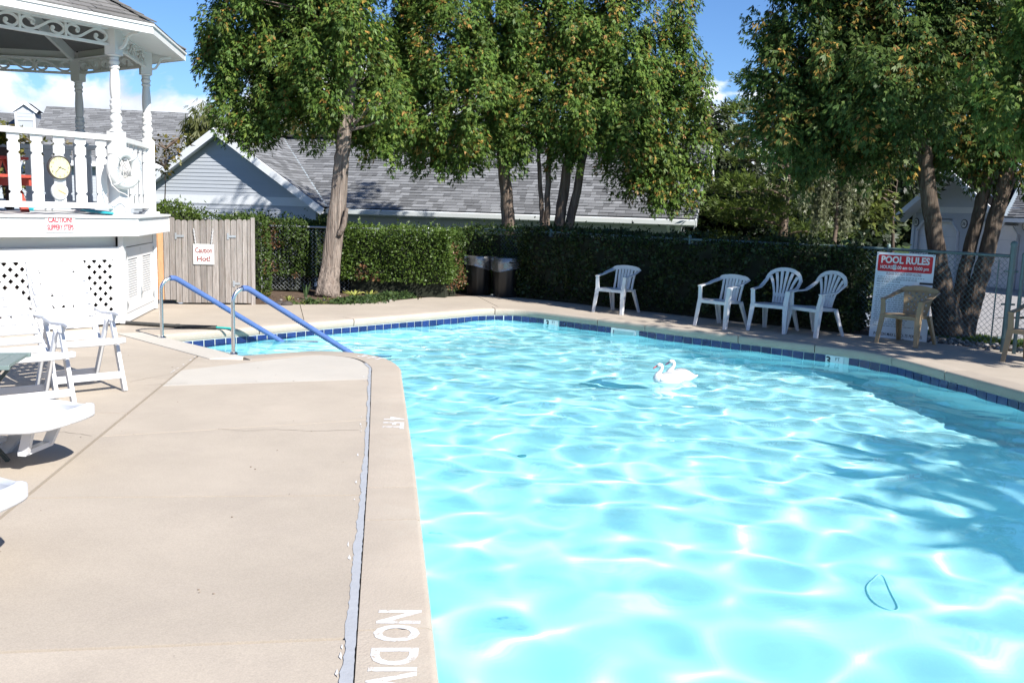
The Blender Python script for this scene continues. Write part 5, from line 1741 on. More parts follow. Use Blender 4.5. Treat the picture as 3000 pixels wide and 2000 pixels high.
def crown(parent, lobes, seed, cr=0.23, density=1.15, n_spray=100, size=0.096, cols=CEDAR, cone=0.12, m='leaf', droop=0.95, shell=0.45, name='foliage', seen_only=True, wid=0.24):
    rng = np.random.default_rng(seed)
    Ps = []; Ds = []; Cs = []; Ns = []; Ls = []
    tips = []
    allc = np.mean([c for c, r in lobes], 0)
    for c, r in lobes:
        area = 4 * math.pi * ((r[0] * r[1]) ** 1.6 / 3 + (r[0] * r[2]) ** 1.6 / 3 + (r[1] * r[2]) ** 1.6 / 3) ** (1 / 1.6)
        off = seen_only and (c[2] - r[2] * 1.15 - EYE) / max(1.0, c[1]) > 0.215 or (seen_only and (c[0] - r[0] * 1.15) / max(1.0, c[1]) > .56)
        cr_ = cr * (1.9 if off else 1.0)
        n = max(4, int(density * area / (cr_ * cr_) * 0.30 * (.8 if off else 1)))
        u = unit(rng.normal(size=(n, 3)))
        rr = shell + (1 - shell) * rng.random(n) ** 0.6
        ctr = c + u * rr[:, None] * r
        # ragged outline
        ctr += rng.normal(0, 0.10, (n, 3))
        tips += list(ctr)
        coney = rng.random(n) < 0.45
        shade = rng.uniform(0.72, 1.25, n)
        for i in range(n):
            k = int(n_spray * rng.uniform(0.6, 1.3) * (.5 if off else 1))
            o = rng.normal(size=(k, 3)); o = unit(o) * (rng.random((k, 1)) ** 0.5)
            p = ctr[i] + o * cr_ * np.array((0.8, 0.8, 1.45)) + np.array((0, 0, -.05))
            out = unit(np.array((u[i][0], u[i][1], 0.0)) * 0.8 + o * 0.6 + 1e-6)
            d = unit(out * 0.75 + np.array((0, 0, -droop)) + rng.normal(0, 0.35, (k, 3)))
            col = palette(rng, k, cols) * shade[i]
            if cone and coney[i]:
                q = rng.random(k) < cone * 2.2 * (o[:, 2] > -0.5)
                col[q] = palette(rng, int(q.sum()), CONE)
            Ls.append(np.full(k, size * (2.6 if off else 1.0))); Ps.append(p); Ds.append(d); Cs.append(col); Ns.append(unit(u[i] * 0.7 + o * 0.9 + np.array((0, 0, .25))))
    P = np.concatenate(Ps); D = np.concatenate(Ds); C = np.concatenate(Cs)
    L = np.concatenate(Ls) * rng.uniform(0.6, 1.35, len(P))
    Q = sprays(P, D, L, rng, wid=wid, N=np.concatenate(Ns))
    C3 = np.repeat(C, 3, 0) * rng.uniform(0.88, 1.12, (len(C) * 3, 1))
    o = quads_mesh(name, Q, C3, m, parent)
    return np.array(tips)
def limbs(parent, trunk, tips, seed, n=40, r0=0.020, m='twig', lo=0.25):
    """thin limbs from the trunk out to foliage clumps, one mesh"""
    rg = random.Random(seed); mb = MB()
    T = [Vector(t) for t in trunk]
    zlo = float(np.percentile(np.array(tips)[:, 2], 6)) + 0.35
    T = [t for t in T if t.z > zlo] or T[-4:]
    for i in range(n):
        tip = Vector(tips[rg.randrange(len(tips))])
        best = min(T, key=lambda q: abs(q.z - (tip.z - 0.35 * (Vector((q.x, q.y)) - Vector((tip.x, tip.y))).length)))
        d = tip - best
        if d.length < 0.3 or d.length > 2.5 or tip.z < best.z + 0.22 * math.hypot(d.x, d.y): continue
        mid = best + d * 0.5 + Vector((0, 0, 0.10 * d.length)) + Vector((rg.uniform(-.1, .1), rg.uniform(-.1, .1), 0))
        r = r0 * rg.uniform(0.5, 1.1) * min(1.5, 0.4 + d.length / 2)
        mb.tube([best, best + (mid - best) * 0.5, mid, mid + (tip - mid) * 0.55, tip], [r, r * .8, r * .6, r * .4, r * .18], 5, cap=False)
    return mb.build('limbs', m, parent, smooth=True)
def trunk_mesh(mb, path, radii, n=14, seed=1, rough=0.10, flare=0.0):
    rg = random.Random(seed)
    P = [Vector(p) for p in path]
    pts = []; rs = []
    for i in range(len(P) - 1):
        for j in range(6):
            t = j / 6; pts.append(P[i].lerp(P[i + 1], t) + Vector((rg.uniform(-.01, .01), rg.uniform(-.01, .01), 0))); rs.append(radii[i] + (radii[i + 1] - radii[i]) * t)
    pts.append(P[-1]); rs.append(radii[-1])
    b = len(mb.v)
    mb.tube(pts, rs, n)
    ph = [rg.uniform(0, 6.28) for _ in range(4)]
    for i in range(len(pts)):
        for j in range(n):
            a = 2 * PI * j / n
            k = 1 + rough * (math.sin(9 * a + ph[3] + pts[i].z * .5) * .45 + math.sin(3 * a + ph[0] + pts[i].z * .7) * .5 + math.sin(5 * a + ph[1] - pts[i].z * 1.1) * .35 + rg.uniform(-.3, .3))
            if flare:
                h = max(0, 1 - (pts[i].z - pts[0].z) / 0.55)
                k *= 1 + flare * h * h * (1 + 0.5 * math.sin(4 * a + ph[2]))
            mb.v[b + i * n + j] = pts[i] + (mb.v[b + i * n + j] - pts[i]) * k
    return pts
def tpath(pxs, depth): return [DP(x, y, depth) for x, y in pxs]

# ---- big cedar by the planting bed
base = G(962, 866)
t1_ = thing('cedar_tree', 'large cedar with pale leaning trunk standing in the planting bed', 'tree', base)
tb = MB()
path = [Vector((base.x - 0.02, base.y, -0.05))] + tpath([(968, 780), (985, 640), (1000, 480), (1012, 370), (1020, 300), (1034, 215), (1050, 60), (1020, -200), (1000, -560)], 17.05)
tr1 = trunk_mesh(tb, path, [0.185, 0.165, 0.150, 0.128, 0.122, 0.112, 0.095, 0.07, 0.05, 0.025], 30, 3, 0.15, 0.22)
tb.build('trunk', 'bark_pale', t1_, smooth=True)
tb = MB(); trunk_mesh(tb, tpath([(992, 690), (1008, 655), (1016, 610)], 16.90), [0.05, 0.055, 0.03], 8, 8, 0.2); tb.build('dead_stub', 'bark_pale', t1_, smooth=True)
tb = MB(); trunk_mesh(tb, tpath([(1030, 365), (1085, 310), (1160, 295)], 16.95), [0.055, 0.045, 0.02], 8, 9, 0.15); tb.build('side_limb', 'bark_pale', t1_, smooth=True)
tb = MB(); trunk_mesh(tb, tpath([(1012, 330), (975, 300), (950, 285)], 16.95), [0.04, 0.03, 0.015], 8, 10, 0.15); tb.build('side_limb', 'bark_pale', t1_, smooth=True)
tb = MB(); trunk_mesh(tb, tpath([(1030, 380), (1075, 370), (1130, 345)], 16.8), [0.03, 0.022, 0.012], 8, 12, 0.15)
tb.build('side_limb', 'bark_pale', t1_, smooth=True)
lb = lobes_px([(700, 60, 100, 110), (672, 215, 82, 85), (735, 330, 85, 70), (850, 190, 120, 140), (950, 60, 130, 110), (1050, 180, 95, 110, 0.5), (870, 320, 90, 75), (1090, 375, 90, 48, 0.9), (760, 385, 50, 42),
                (820, -130, 200, 190), (1000, -200, 200, 200), (900, -480, 160, 220), (880, 60, 120, 110, 1.0), (640, 130, 40, 60), (1010, 330, 75, 60, .8), (1110, 430, 70, 30, .9), (1040, 100, 75, 100, -1.0), (930, 190, 80, 70, -.9), (1130, 300, 60, 90, .5), (800, 270, 70, 60, .6), (1120, 320, 55, 50, -.7), (960, 310, 50, 45, -.6)], 17.2)
tips = crown(t1_, lb, 1, density=1.45, cone=0.05)
limbs(t1_, tr1[18:], tips, 1, 60)

# ---- middle cedar behind the hedge
base = Vector((0.02, 19.0, -0.25))
t2_ = thing('cedar_tree', 'cedar with a single dark trunk rising behind the hedge above the bins', 'tree', base)
tb = MB()
tr2 = trunk_mesh(tb, [base] + tpath([(1493, 690), (1483, 560), (1470, 440), (1460, 330), (1440, 150), (1420, -100), (1400, -500)], 19.0), [0.17, 0.145, 0.125, 0.115, 0.11, 0.09, 0.06, 0.03], 12, 4, 0.10, 0.2)
tb.build('trunk', 'bark', t2_, smooth=True)
lb = lobes_px([(1235, 320, 85, 95, -0.6), (1310, 140, 135, 150, -0.5), (1235, 40, 80, 80), (1400, 290, 105, 130, -0.7), (1330, 405, 120, 70, -0.6), (1440, 120, 105, 130, -0.3), (1290, -160, 180, 190), (1470, 420, 70, 65, -0.3), (1255, 440, 80, 48, 0.2), (1400, -450, 150, 220), (1190, 200, 60, 80, 0.3), (1380, 455, 90, 35, .2), (1500, 300, 70, 130, .4), (1200, 130, 60, 80, .2), (1180, 300, 60, 90, .1), (1510, 180, 70, 120, .2)], 18.8)
tips = crown(t2_, lb, 2, density=1.3, cone=0.10)
limbs(t2_, tr2[14:], tips, 2, 60)

# ---- clump of four trunks to its right
base = Vector((1.25, 19.2, -0.3))
t3_ = thing('cedar_tree', 'broad cedar with four slim trunks fanning up behind the dark hedge', 'tree', base)
allt = []
for i, (pts, r) in enumerate((([(1590, 690), (1584, 560), (1578, 440), (1570, 250)], 0.055), ([(1601, 690), (1604, 560), (1610, 440), (1615, 200), (1600, -100)], 0.065), ([(1632, 690), (1650, 560), (1668, 440), (1680, 300), (1700, 0), (1720, -400)], 0.115), ([(1660, 690), (1690, 560), (1712, 440), (1740, 330), (1800, 100), (1850, -200)], 0.095))):
    tb = MB(); p = tpath(pts, 19.1)
    p = [Vector((p[0].x, p[0].y, -0.3))] + p
    allt += trunk_mesh(tb, p, [r * (1.15 - 0.8 * k / len(p)) for k in range(len(p))], 10, 20 + i, 0.10)
    tb.build('trunk', 'bark', t3_, smooth=True)
lb = lobes_px([(1610, 90, 130, 140, -.3), (1560, 320, 90, 115, -.3), (1680, 290, 125, 120, -.6), (1790, 110, 135, 120), (1900, 250, 95, 110), (1930, 420, 95, 100, .2), (1800, 400, 110, 95, -.3), (1960, 555, 78, 48, .3), (1875, 555, 85, 42, .2), (1700, 420, 110, 50, -.2), (1990, 210, 58, 110), (1985, 60, 45, 90), (1700, -150, 190, 190), (1900, -140, 110, 140), (1780, -450, 170, 220), (1640, 420, 80, 40), (2030, 300, 36, 90), (2040, 480, 40, 90, .3), (1800, 250, 130, 130, .6), (1540, 120, 70, 120, .3), (1700, 180, 110, 120, -.2), (1860, 340, 100, 90, -.2), (1960, 330, 80, 90, .2), (1900, 480, 110, 60, .1), (1830, 180, 90, 110, -.4), (1770, 300, 90, 90, -.4)], 18.9)
tips = crown(t3_, lb, 3, density=1.0, cone=0.10)
limbs(t3_, allt[10:], tips, 3, 70)

# ---- cedar with forked trunk by the right fence
base = G(2785, 985)
t4_ = thing('cedar_tree', 'dark cedar with a forked three-stemmed trunk behind the right fence', 'tree', base)
d4 = 13.65
allt = []
for i, (pts, rs) in enumerate((([(2785, 1000), (2762, 880), (2748, 760), (2728, 620), (2712, 500), (2705, 380), (2700, 150), (2690, -200)], [0.235, 0.175, 0.125, 0.115, 0.108, 0.095, 0.06, 0.03]),
                               ([(2800, 930), (2822, 820), (2850, 700), (2885, 560), (2905, 440), (2915, 250), (2920, -50)], [0.10, 0.095, 0.09, 0.085, 0.075, 0.05, 0.03]),
                               ([(2815, 985), (2850, 880), (2885, 760), (2925, 600), (2965, 450), (2990, 300), (3010, 50)], [0.16, 0.13, 0.11, 0.105, 0.095, 0.07, 0.04]))):
    tb = MB(); p = tpath(pts, d4 + (0.12 if i == 1 else 0))
    p[0] = Vector((p[0].x, p[0].y, -0.06 if i != 1 else p[0].z))
    allt += trunk_mesh(tb, p, rs, 14, 30 + i, 0.10, 0.25 if i != 1 else 0)
    tb.build('trunk', 'bark_dark', t4_, smooth=True)
tb = MB(); trunk_mesh(tb, tpath([(2705, 460), (2670, 400), (2600, 375), (2560, 380)], d4), [0.05, 0.045, 0.03, 0.012], 8, 33); tb.build('side_limb', 'bark', t4_, smooth=True)
tb = MB(); trunk_mesh(tb, tpath([(2690, 30), (2620, 40), (2560, 55), (2540, 58)], d4 - .3), [0.03, 0.028, 0.02, 0.01], 8, 34)
tb.build('side_limb', 'bark', t4_, smooth=True)
lb = lobes_px([(2330, 60, 105, 95), (2295, 245, 95, 90), (2290, 380, 90, 90), (2450, 170, 125, 140), (2470, 370, 130, 110), (2600, 70, 150, 120), (2640, 290, 130, 125), (2750, 140, 150, 140), (2830, 380, 120, 90), (2920, 90, 130, 140), (2960, 320, 110, 110), (2560, 470, 90, 42), (2860, 480, 70, 42), (2970, 480, 60, 42), (2450, -130, 190, 150), (2750, -160, 220, 170), (2240, 100, 34, 30), (2400, 440, 80, 50), (2380, 290, 110, 110, .7), (2560, 260, 100, 110, -.9), (2700, 260, 110, 100, -1.0), (2560, 160, 130, 110, .9), (3080, 200, 130, 220), (2700, -450, 250, 180)], d4)
tips = crown(t4_, lb, 4, density=1.3, cone=0.10, cols=[(0.066, 0.108, 0.026), (0.054, 0.094, 0.024), (0.080, 0.118, 0.028), (0.044, 0.080, 0.024)])
limbs(t4_, allt[18:], tips, 4, 70)

# ---- nearer cedar whose branches reach in at the right edge
base = Vector((8.7, 10.2, -0.05))
t5_ = thing('cedar_tree', 'cedar branches reaching in at the upper right edge', 'tree', base)
t5_['label'] = 'bright green cedar sprays hanging in front at the upper right edge'
tb = MB(); tr5 = trunk_mesh(tb, [base, base + Vector((0.05, 0, 1.5)), base + Vector((-.1, 0, 3.2)), base + Vector((-.05, 0.1, 4.6)), base + Vector((0, 0.1, 5.8))], [0.22, 0.17, 0.14, 0.09, 0.03], 12, 40, 0.1, 0.3)
tb.build('trunk', 'bark', t5_, smooth=True)
lb = [(np.array(c), np.array(q)) for c, q in (((7.9, 9.5, 4.0), (1.3, 1.4, .8)), ((8.9, 8.9, 4.7), (1.6, 1.6, .8)), ((7.5, 8.7, 5.0), (1.2, 1.2, .6)), ((9.6, 10.4, 4.3), (1.2, 1.3, .9)))] + lobes_px([(2905, 235, 60, 62), (2880, 300, 40, 40), (3000, 150, 90, 100), (3010, 330, 90, 90), (3120, 250, 110, 140), (2960, 400, 50, 40), (3060, 40, 100, 110)], 11.4)
tips = crown(t5_, lb, 5, density=.80, cone=0.05)
limbs(t5_, tr5[6:], tips, 5, 40)

# ---- two garden trees beside the near right of the pool; their shade lies over the water at the right
def plain_tree(name, label, base, h, lobes, seed, r=0.075, cols=CEDAR, size=0.22, cr=0.42, density=0.8, n_spray=42, cone=0.0, trunk_m='bark_dark', group=None, m='leaf', droop=0.5, wid=0.3):
    base = Vector(base)
    t = thing(name, label, 'tree', base, 0, group)
    tb = MB(); tr = trunk_mesh(tb, [base, base + Vector((0.05, 0.02, h * .3)), base + Vector((-.05, 0, h * .6)), base + Vector((0, 0, h * .92))], [r, r * .8, r * .55, r * .15], 10, seed, 0.08, 0.3)
    tb.build('trunk', trunk_m, t, smooth=True)
    tips = crown(t, [(np.array(c), np.array(q)) for c, q in lobes], seed, cr=cr, density=density, n_spray=n_spray, size=size, cols=cols, cone=cone, m=m, droop=droop, wid=wid)
    limbs(t, tr[6:], tips, seed, 36, 0.04)
    return t
# ---- background trees
GREY_GREEN = [(0.050, 0.062, 0.032), (0.042, 0.055, 0.030), (0.060, 0.070, 0.040)]
SHADED_G = [(0.017, 0.032, 0.013), (0.013, 0.026, 0.011), (0.022, 0.038, 0.014)]  # evergreen leaves with the shade over them put into the colour
WILLOW = [(0.105, 0.120, 0.032), (0.090, 0.108, 0.030), (0.12, 0.130, 0.040)]
PINE = [(0.085, 0.125, 0.022), (0.062, 0.095, 0.020), (0.11, 0.145, 0.028)]
def px_tree(name, label, lobes, depth, base_px, seed, **k):
    L = lobes_px(lobes, depth)
    b = DP(base_px, 640, depth); b.z = ground_z(b.x, b.y)
    top = max(c[2] + r[2] for c, r in L)
    return plain_tree(name, label, b, top - b.z, L, seed, **k)
px_tree('willow_tree', 'yellow-green willow crown rising behind the garage roof ridge at left', [(640, 375, 90, 55), (740, 370, 80, 50), (850, 385, 80, 42), (590, 385, 45, 40), (690, 430, 160, 40), (950, 400, 90, 35)], 40, 760, 51, cols=WILLOW, size=0.42, cr=0.55, droop=2.0, m='leaf_far', r=0.3, wid=0.16)
px_tree('ash_tree', 'grey-green leafy tree behind the right end of the garage', [(2090, 400, 75, 60), (2130, 480, 90, 80), (2060, 520, 80, 90), (2080, 620, 110, 90), (2180, 600, 90, 90)], 30, 2090, 52, cols=GREY_GREEN, size=0.26, cr=0.45, m='leaf_far', density=1.6, trunk_m='bark_dark')
# layered pine: flat boughs in tiers with sky between
def tier_tree(name, label, base, tiers, seed, cols, size=0.2, r=0.16, trunk_top=None):
    base = Vector(base); t = thing(name, label, 'tree', base)
    rng = np.random.default_rng(seed); rg = random.Random(seed)
    top = max(c.z for c, L in tiers) + 0.5
    tb = MB(); tr = trunk_mesh(tb, [base, base + Vector((0, 0, (top - base.z) * .5)), base + Vector((0.05, 0, top - base.z))], [r, r * .6, r * .15], 9, seed, .08); tb.build('trunk', 'bark', t, smooth=True)
    Ps = []; Ds = []; Cs = []; lm = MB()
    for c, ext in tiers:
        b = Vector((base.x, base.y, c.z - 0.15)); d = c - b
        lm.tube([b, b + d * .5 + Vector((0, 0, .08)), c, c + d.normalized() * ext * .3], [0.04, 0.03, 0.02, 0.006], 5, cap=False)
        n = int(230 * ext)
        o = rng.normal(0, 1, (n, 3)) * np.array((ext * 0.42, ext * 0.36, 0.10))
        p = np.array(c) + o + np.array((0, 0, 0.05)); p[:, 2] -= 0.10 * (np.abs(o[:, 0]) / max(ext, .1)) ** 2
        dd = unit(np.stack([o[:, 0] * .7 + d.x * .2, o[:, 1] * .7 + d.y * .2, 0.28 + rng.normal(0, .2, n)], 1) + rng.normal(0, .25, (n, 3)))
        Ps.append(p); Ds.append(dd); Cs.append(palette(rng, n, cols) * rg.uniform(.75, 1.25))
    P = np.concatenate(Ps); D = np.concatenate(Ds); C = np.concatenate(Cs)
    Q = sprays(P, D, size * rng.uniform(.6, 1.2, len(P)), rng, blades=3, spread=.6, wid=.20)
    quads_mesh('foliage', Q, np.repeat(C, 3, 0), 'leaf_far', t)
    lm.build('limbs', 'twig', t)
    return t
rg = random.Random(77)
d6 = 24.0
tiers = []
for px, py, e in ((2200, 230, .35), (2175, 320, .45), (2150, 330, .3), (2215, 390, .5), (2160, 400, .4), (2240, 460, .6), (2170, 470, .4), (2120, 560, .7), (2215, 555, .7), (2290, 520, .7), (2140, 640, .8), (2240, 650, .8), (2330, 620, .8), (2200, 720, .9), (2310, 730, .9), (2100, 700, .6), (2260, 330, .5), (2280, 420, .6), (2370, 560, .7), (2390, 680, .8), (2250, 600, .6), (2180, 610, .5), (2350, 480, .5), (2160, 530, .5), (2110, 610, .5)):
    tiers.append((DP(px, py, d6 + rg.uniform(-1, 1)), e * 1.25))
b = DP(2300, 600, d6); b.z = ground_z(b.x, b.y)
tier_tree('pine_tree', 'layered pine with sky between its flat boughs behind the dark hedge', b, tiers, 61, PINE)
# weeping spruce with hanging curtains
def weeping(name, label, lobes, depth, base_px, seed):
    L = lobes_px(lobes, depth); b = DP(base_px, 640, depth); b.z = ground_z(b.x, b.y)
    t = thing(name, label, 'tree', b)
    rng = np.random.default_rng(seed)
    tb = MB(); tr = trunk_mesh(tb, [b, b + Vector((0.1, 0, 2)), b + Vector((-.1, 0, 4.8))], [0.06, 0.05, 0.02], 9, seed); tb.build('trunk', 'twig', t, smooth=True)
    Ps = []; Ds = []; Cs = []; lm = MB()
    for c, r in L:
        tp = c + np.array((0, 0, r[2]))
        lm.tube([tuple(tr[10]), tuple((np.array(tr[10]) + tp) / 2 + np.array((0, 0, .3))), tuple(tp)], [0.05, 0.035, 0.012], 5, cap=False)
        for s_ in range(26):
            x = rng.normal(0, r[0] * .5); y = rng.normal(0, r[0] * .4); ln_ = r[2] * 2 * rng.uniform(.5, 1.1)
            k = int(ln_ / 0.035)
            z = np.linspace(0, -ln_, k)
            p = np.stack([np.full(k, tp[0] + x), np.full(k, tp[1] + y), tp[2] - (x / max(r[0], .1)) ** 2 * .25 + z], 1) + rng.normal(0, .018, (k, 3))
            Ps.append(p); Ds.append(unit(np.stack([rng.normal(0, .5, k), rng.normal(0, .5, k), np.full(k, -1.0)], 1))); Cs.append(palette(rng, k, [(.15, .165, .085), (.12, .14, .06), (.18, .19, .11)]))
    P = np.concatenate(Ps); D = np.concatenate(Ds); C = np.concatenate(Cs)
    quads_mesh('foliage', sprays(P, D, .10 * rng.uniform(.7, 1.2, len(P)), rng, wid=.22), np.repeat(C, 3, 0), 'leaf_far', t)
    lm.build('limbs', 'twig', t)
weeping('weeping_spruce', 'silvery weeping spruce with hanging curtains of twigs between the dark trees', [(2385, 520, 48, 95), (2440, 480, 34, 60), (2425, 560, 22, 90), (2500, 560, 42, 60), (2530, 520, 30, 50), (2480, 640, 20, 50), (2400, 620, 20, 60), (2470, 590, 26, 60)], 22, 2440, 71)
px_tree('shrub', 'bright yellow-green leafy shrub left of the garage with numbered doors', [(2560, 580, 42, 42), (2590, 550, 26, 30), (2550, 640, 45, 45), (2520, 600, 40, 40)], 30, 2620, 72, cols=[(.12, .15, .03), (.09, .12, .025), (.14, .16, .04)], size=.24, cr=.4, m='leaf_far', droop=.2)
px_tree('evergreen_tree', 'evergreen coloured near-black for shade filling the gap right of the weeping spruce', [(2300, 560, 110, 130), (2400, 620, 110, 110), (2480, 640, 115, 110), (2510, 700, 100, 90), (2420, 720, 110, 80), (2540, 480, 110, 110), (2640, 460, 100, 110), (2330, 700, 90, 70), (2560, 330, 120, 120)], 32, 2520, 73, cols=SHADED_G, size=.30, cr=.55, m='leaf_far', density=1.9, trunk_m='bark_dark')
px_tree('evergreen_tree', 'evergreen coloured dark for shade standing close behind the right end of the garage', [(2080, 690, 70, 80), (2170, 720, 100, 80), (2060, 590, 50, 70), (2300, 740, 120, 70), (2400, 730, 110, 60), (2130, 600, 70, 60)], 25.5, 2120, 74, cols=SHADED_G, size=.22, cr=.40, m='leaf_far', density=2.0, trunk_m='bark_dark')
px_tree('evergreen_tree', 'tree coloured dark for shade beyond the drive left of the numbered garage', [(2700, 420, 130, 110), (2800, 350, 140, 120), (2620, 350, 110, 120), (2950, 380, 140, 110), (2480, 230, 120, 110), (2620, 190, 130, 110), (2780, 200, 140, 110), (2940, 220, 130, 120), (2420, 380, 90, 120)], 41, 2760, 75, cols=SHADED_G, size=.34, cr=.7, m='leaf_far', density=1.6, trunk_m='bark_dark')
px_tree('sapling', 'thin yellowing sapling beside the far house wall', [(475, 455, 40, 28), (510, 440, 34, 26), (450, 480, 30, 20)], 24, 490, 76, cols=[(.16, .15, .03), (.12, .13, .03), (.20, .14, .03)], size=.12, cr=.22, density=.5, n_spray=26, m='leaf_far', droop=.3, r=.03)
px_tree('garden_tree', 'yellow-green tree seen through the gazebo railing', [(20, 460, 80, 60), (110, 470, 60, 40), (-60, 430, 90, 80), (60, 520, 80, 40)], 24, 20, 78, cols=[(.17, .16, .03), (.12, .13, .03), (.15, .11, .03)], size=.16, cr=.28, density=.7, m='leaf_far', r=.06)
plain_tree('garden_tree', 'tall garden tree', (9.9, 1.0, -.06), 6.2, [((9.75, 1.2, 5.4), (1.5, 1.35, .8)), ((11.2, .2, 5.7), (1.6, 1.5, .9)), ((10.3, 1.0, 6.0), (1.2, 1.2, .7))], 81, r=.16, cr=.36, density=1.6)
for o in list(COL.objects):
    if o.get('label') == 'tall garden tree': o['label'] = 'garden tree off to the near right whose shade falls on the pool'
# far wood closing the horizon
def far_wood():
    rng = np.random.default_rng(90)
    Ps = []; Ds = []; Cs = []
    for i in range(90):
        x = rng.uniform(-90, 110); y = 78 + rng.uniform(0, 25) + abs(x) * .1; h = rng.uniform(3.2, 5.4) + (1.5 if x > 15 else 0)
        k = 150; u = unit(rng.normal(size=(k, 3))); p = np.array((x, y, h * .5 - .9)) + u * np.array((3.2, 3, h * .55)) * rng.uniform(.6, 1, (k, 1))
        Ps.append(p); Ds.append(unit(u + rng.normal(0, .4, (k, 3)))); Cs.append(palette(rng, k, [(.05, .07, .025), (.04, .06, .022), (.07, .085, .03)]))
    P = np.concatenate(Ps); D = np.concatenate(Ds); C = np.concatenate(Cs)
    o = quads_mesh('far_wood', sprays(P, D, rng.uniform(.7, 1.5, len(P)), rng, wid=.7), np.repeat(C, 3, 0), 'leaf_far', None)
    o['kind'] = 'stuff'
far_wood()

# ================================================================== HEDGES
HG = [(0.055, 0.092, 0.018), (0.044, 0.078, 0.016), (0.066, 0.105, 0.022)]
HB = [(0.20, 0.11, 0.06), (0.16, 0.09, 0.05), (0.25, 0.13, 0.06)]
def hedge(name, label, pts, h0, h1, depth, seed, brown=(), dens=900, cols=HG, holes=0.0, sz=0.046, side=1, hbot=0.0, bulge=0.09, group=None):
    """clipped hedge along pts (front line, left to right seen from the pool), growing back by depth"""
    P0 = Vector((pts[0][0], pts[0][1], 0)); P1_ = Vector((pts[1][0], pts[1][1], 0))
    d = (P1_ - P0); L = d.length; d.normalize(); bk = Vector((-d.y, d.x, 0))
    t = thing(name, label, 'hedge', P0, 0, group)
    M = frame(P0, d, UP)                    # z column points to the front
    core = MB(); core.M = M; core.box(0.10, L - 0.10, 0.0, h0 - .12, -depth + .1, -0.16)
    core.build('light_block', 'hedge_core', t)  # unseen dark box added inside the hedge to block light
    rng = np.random.default_rng(seed)
    def surf(n, which):
        if which == 'front':
            x = rng.uniform(0, L, n); y = hbot + (h0 - hbot) * rng.random(n); z = np.zeros(n); nn = np.tile((0, 0, 1.0), (n, 1))
        elif which == 'top':
            x = rng.uniform(0, L, n); y = np.full(n, h0); z = -depth * rng.random(n); nn = np.tile((0, 1.0, 0), (n, 1))
        elif which == 'left':
            x = np.zeros(n); y = hbot + (h0 - hbot) * rng.random(n); z = -depth * rng.random(n); nn = np.tile((-1.0, 0, 0), (n, 1))
        else:
            x = np.full(n, L); y = hbot + (h0 - hbot) * rng.random(n); z = -depth * rng.random(n); nn = np.tile((1.0, 0, 0), (n, 1))
        y = y + (h1 - h0) * (x / L) * (1 if which == 'top' else y / max(.1, h0))
        s = np.sin(x * 4.1 + seed) * .5 + np.sin(x * 9.3 + y * 5 + seed * 2) * .35 + np.sin(y * 8.7 + x * 3.0 + seed) * .4
        off = s * bulge * .6 - rng.random(n) ** 2 * .22 + .02 + (rng.exponential(.035, n) * (rng.random(n) < .35) if which == 'top' else 0)
        p = np.stack([x, y, z], 1) + nn * off[:, None]
        if which == 'front': p[:, 2] -= .12 * np.clip((.22 - y) / .22, 0, 1)
        dd = unit(nn * .75 + np.array((0, .25, 0)) + rng.normal(0, .5, (n, 3)))
        return p, dd
    Ps = []; Ds = []; Ns = []
    for which, area in (('front', L * (h0 - hbot)), ('top', L * depth * .8), ('left', depth * h0), ('right', depth * h0)):
        a, b = surf(int(dens * area), which); Ps.append(a); Ds.append(b); Ns.append(np.tile({'front': (0, .3, 1.0), 'top': (0, 1.0, .1), 'left': (-1.0, .3, 0), 'right': (1.0, .3, 0)}[which], (len(a), 1)))
    P = np.concatenate(Ps); D = np.concatenate(Ds); Nn = np.concatenate(Ns) + rng.normal(0, .35, (len(P), 3))
    C = palette(rng, len(P), cols, .25)
    for (bx, by, br) in brown:
        q = ((P[:, 0] - bx) ** 2 + (P[:, 1] - by) ** 2) < (br * rng.uniform(.5, 1.1, len(P))) ** 2
        q &= rng.random(len(P)) < .8
        C[q] = palette(rng, int(q.sum()), HB, .3)
    if holes:
        s = np.sin(P[:, 0] * 6.3 + seed) + np.sin(P[:, 1] * 7.1 + P[:, 0] * 2.3) + np.sin(P[:, 0] * 13 - P[:, 1] * 9)
        keep = s > -1.9 + holes
        P, D, C, Nn = P[keep], D[keep], C[keep], Nn[keep]
    R3 = np.array(M)[:3, :3]; T3 = np.array(M)[:3, 3]
    Pw_ = P @ R3.T + T3; Dw = D @ R3.T
    Q = sprays(Pw_, Dw, sz * rng.uniform(.7, 1.5, len(P)), rng, wid=.36, N=Nn @ R3.T)
    quads_mesh('foliage', Q, np.repeat(C, 3, 0) * rng.uniform(.85, 1.15, (len(C) * 3, 1)), 'hedge_leaf', t)
    return t
hedge('hedge', 'clipped hedge with brown patches left of the big cedar trunk', [(-5.6, 17.52), (-3.95, 17.36)], 1.30, 1.30, 1.0, 1, brown=((0.9, 1.05, .24), (0.95, .42, .22), (1.5, .25, .12), (1.1, .9, .15)), hbot=.28, dens=2300)
hedge('hedge', 'recessed dark stretch of hedge directly behind the cedar trunk', [(-3.95, 18.05), (-3.15, 18.02)], 1.28, 1.28, 0.6, 2, hbot=.1, dens=1100)
hedge('hedge', 'bright clipped hedge with a square end right of the cedar trunk', [(-3.2, 17.26), (-1.20, 16.94)], 1.20, 1.22, 1.0, 3, brown=((.35, .42, .16), (.62, .30, .12)), hbot=.26, dens=2600, cols=[(.070, .120, .020), (.058, .100, .018), (.085, .135, .024)])
hedge('hedge', 'thin browned hedge end beside the bins', [(-1.22, 17.16), (-0.92, 17.52)], 1.15, 1.15, 0.4, 4, brown=((.1, .75, .28), (.25, .35, .3), (.1, .2, .2)), hbot=.12, dens=1200)
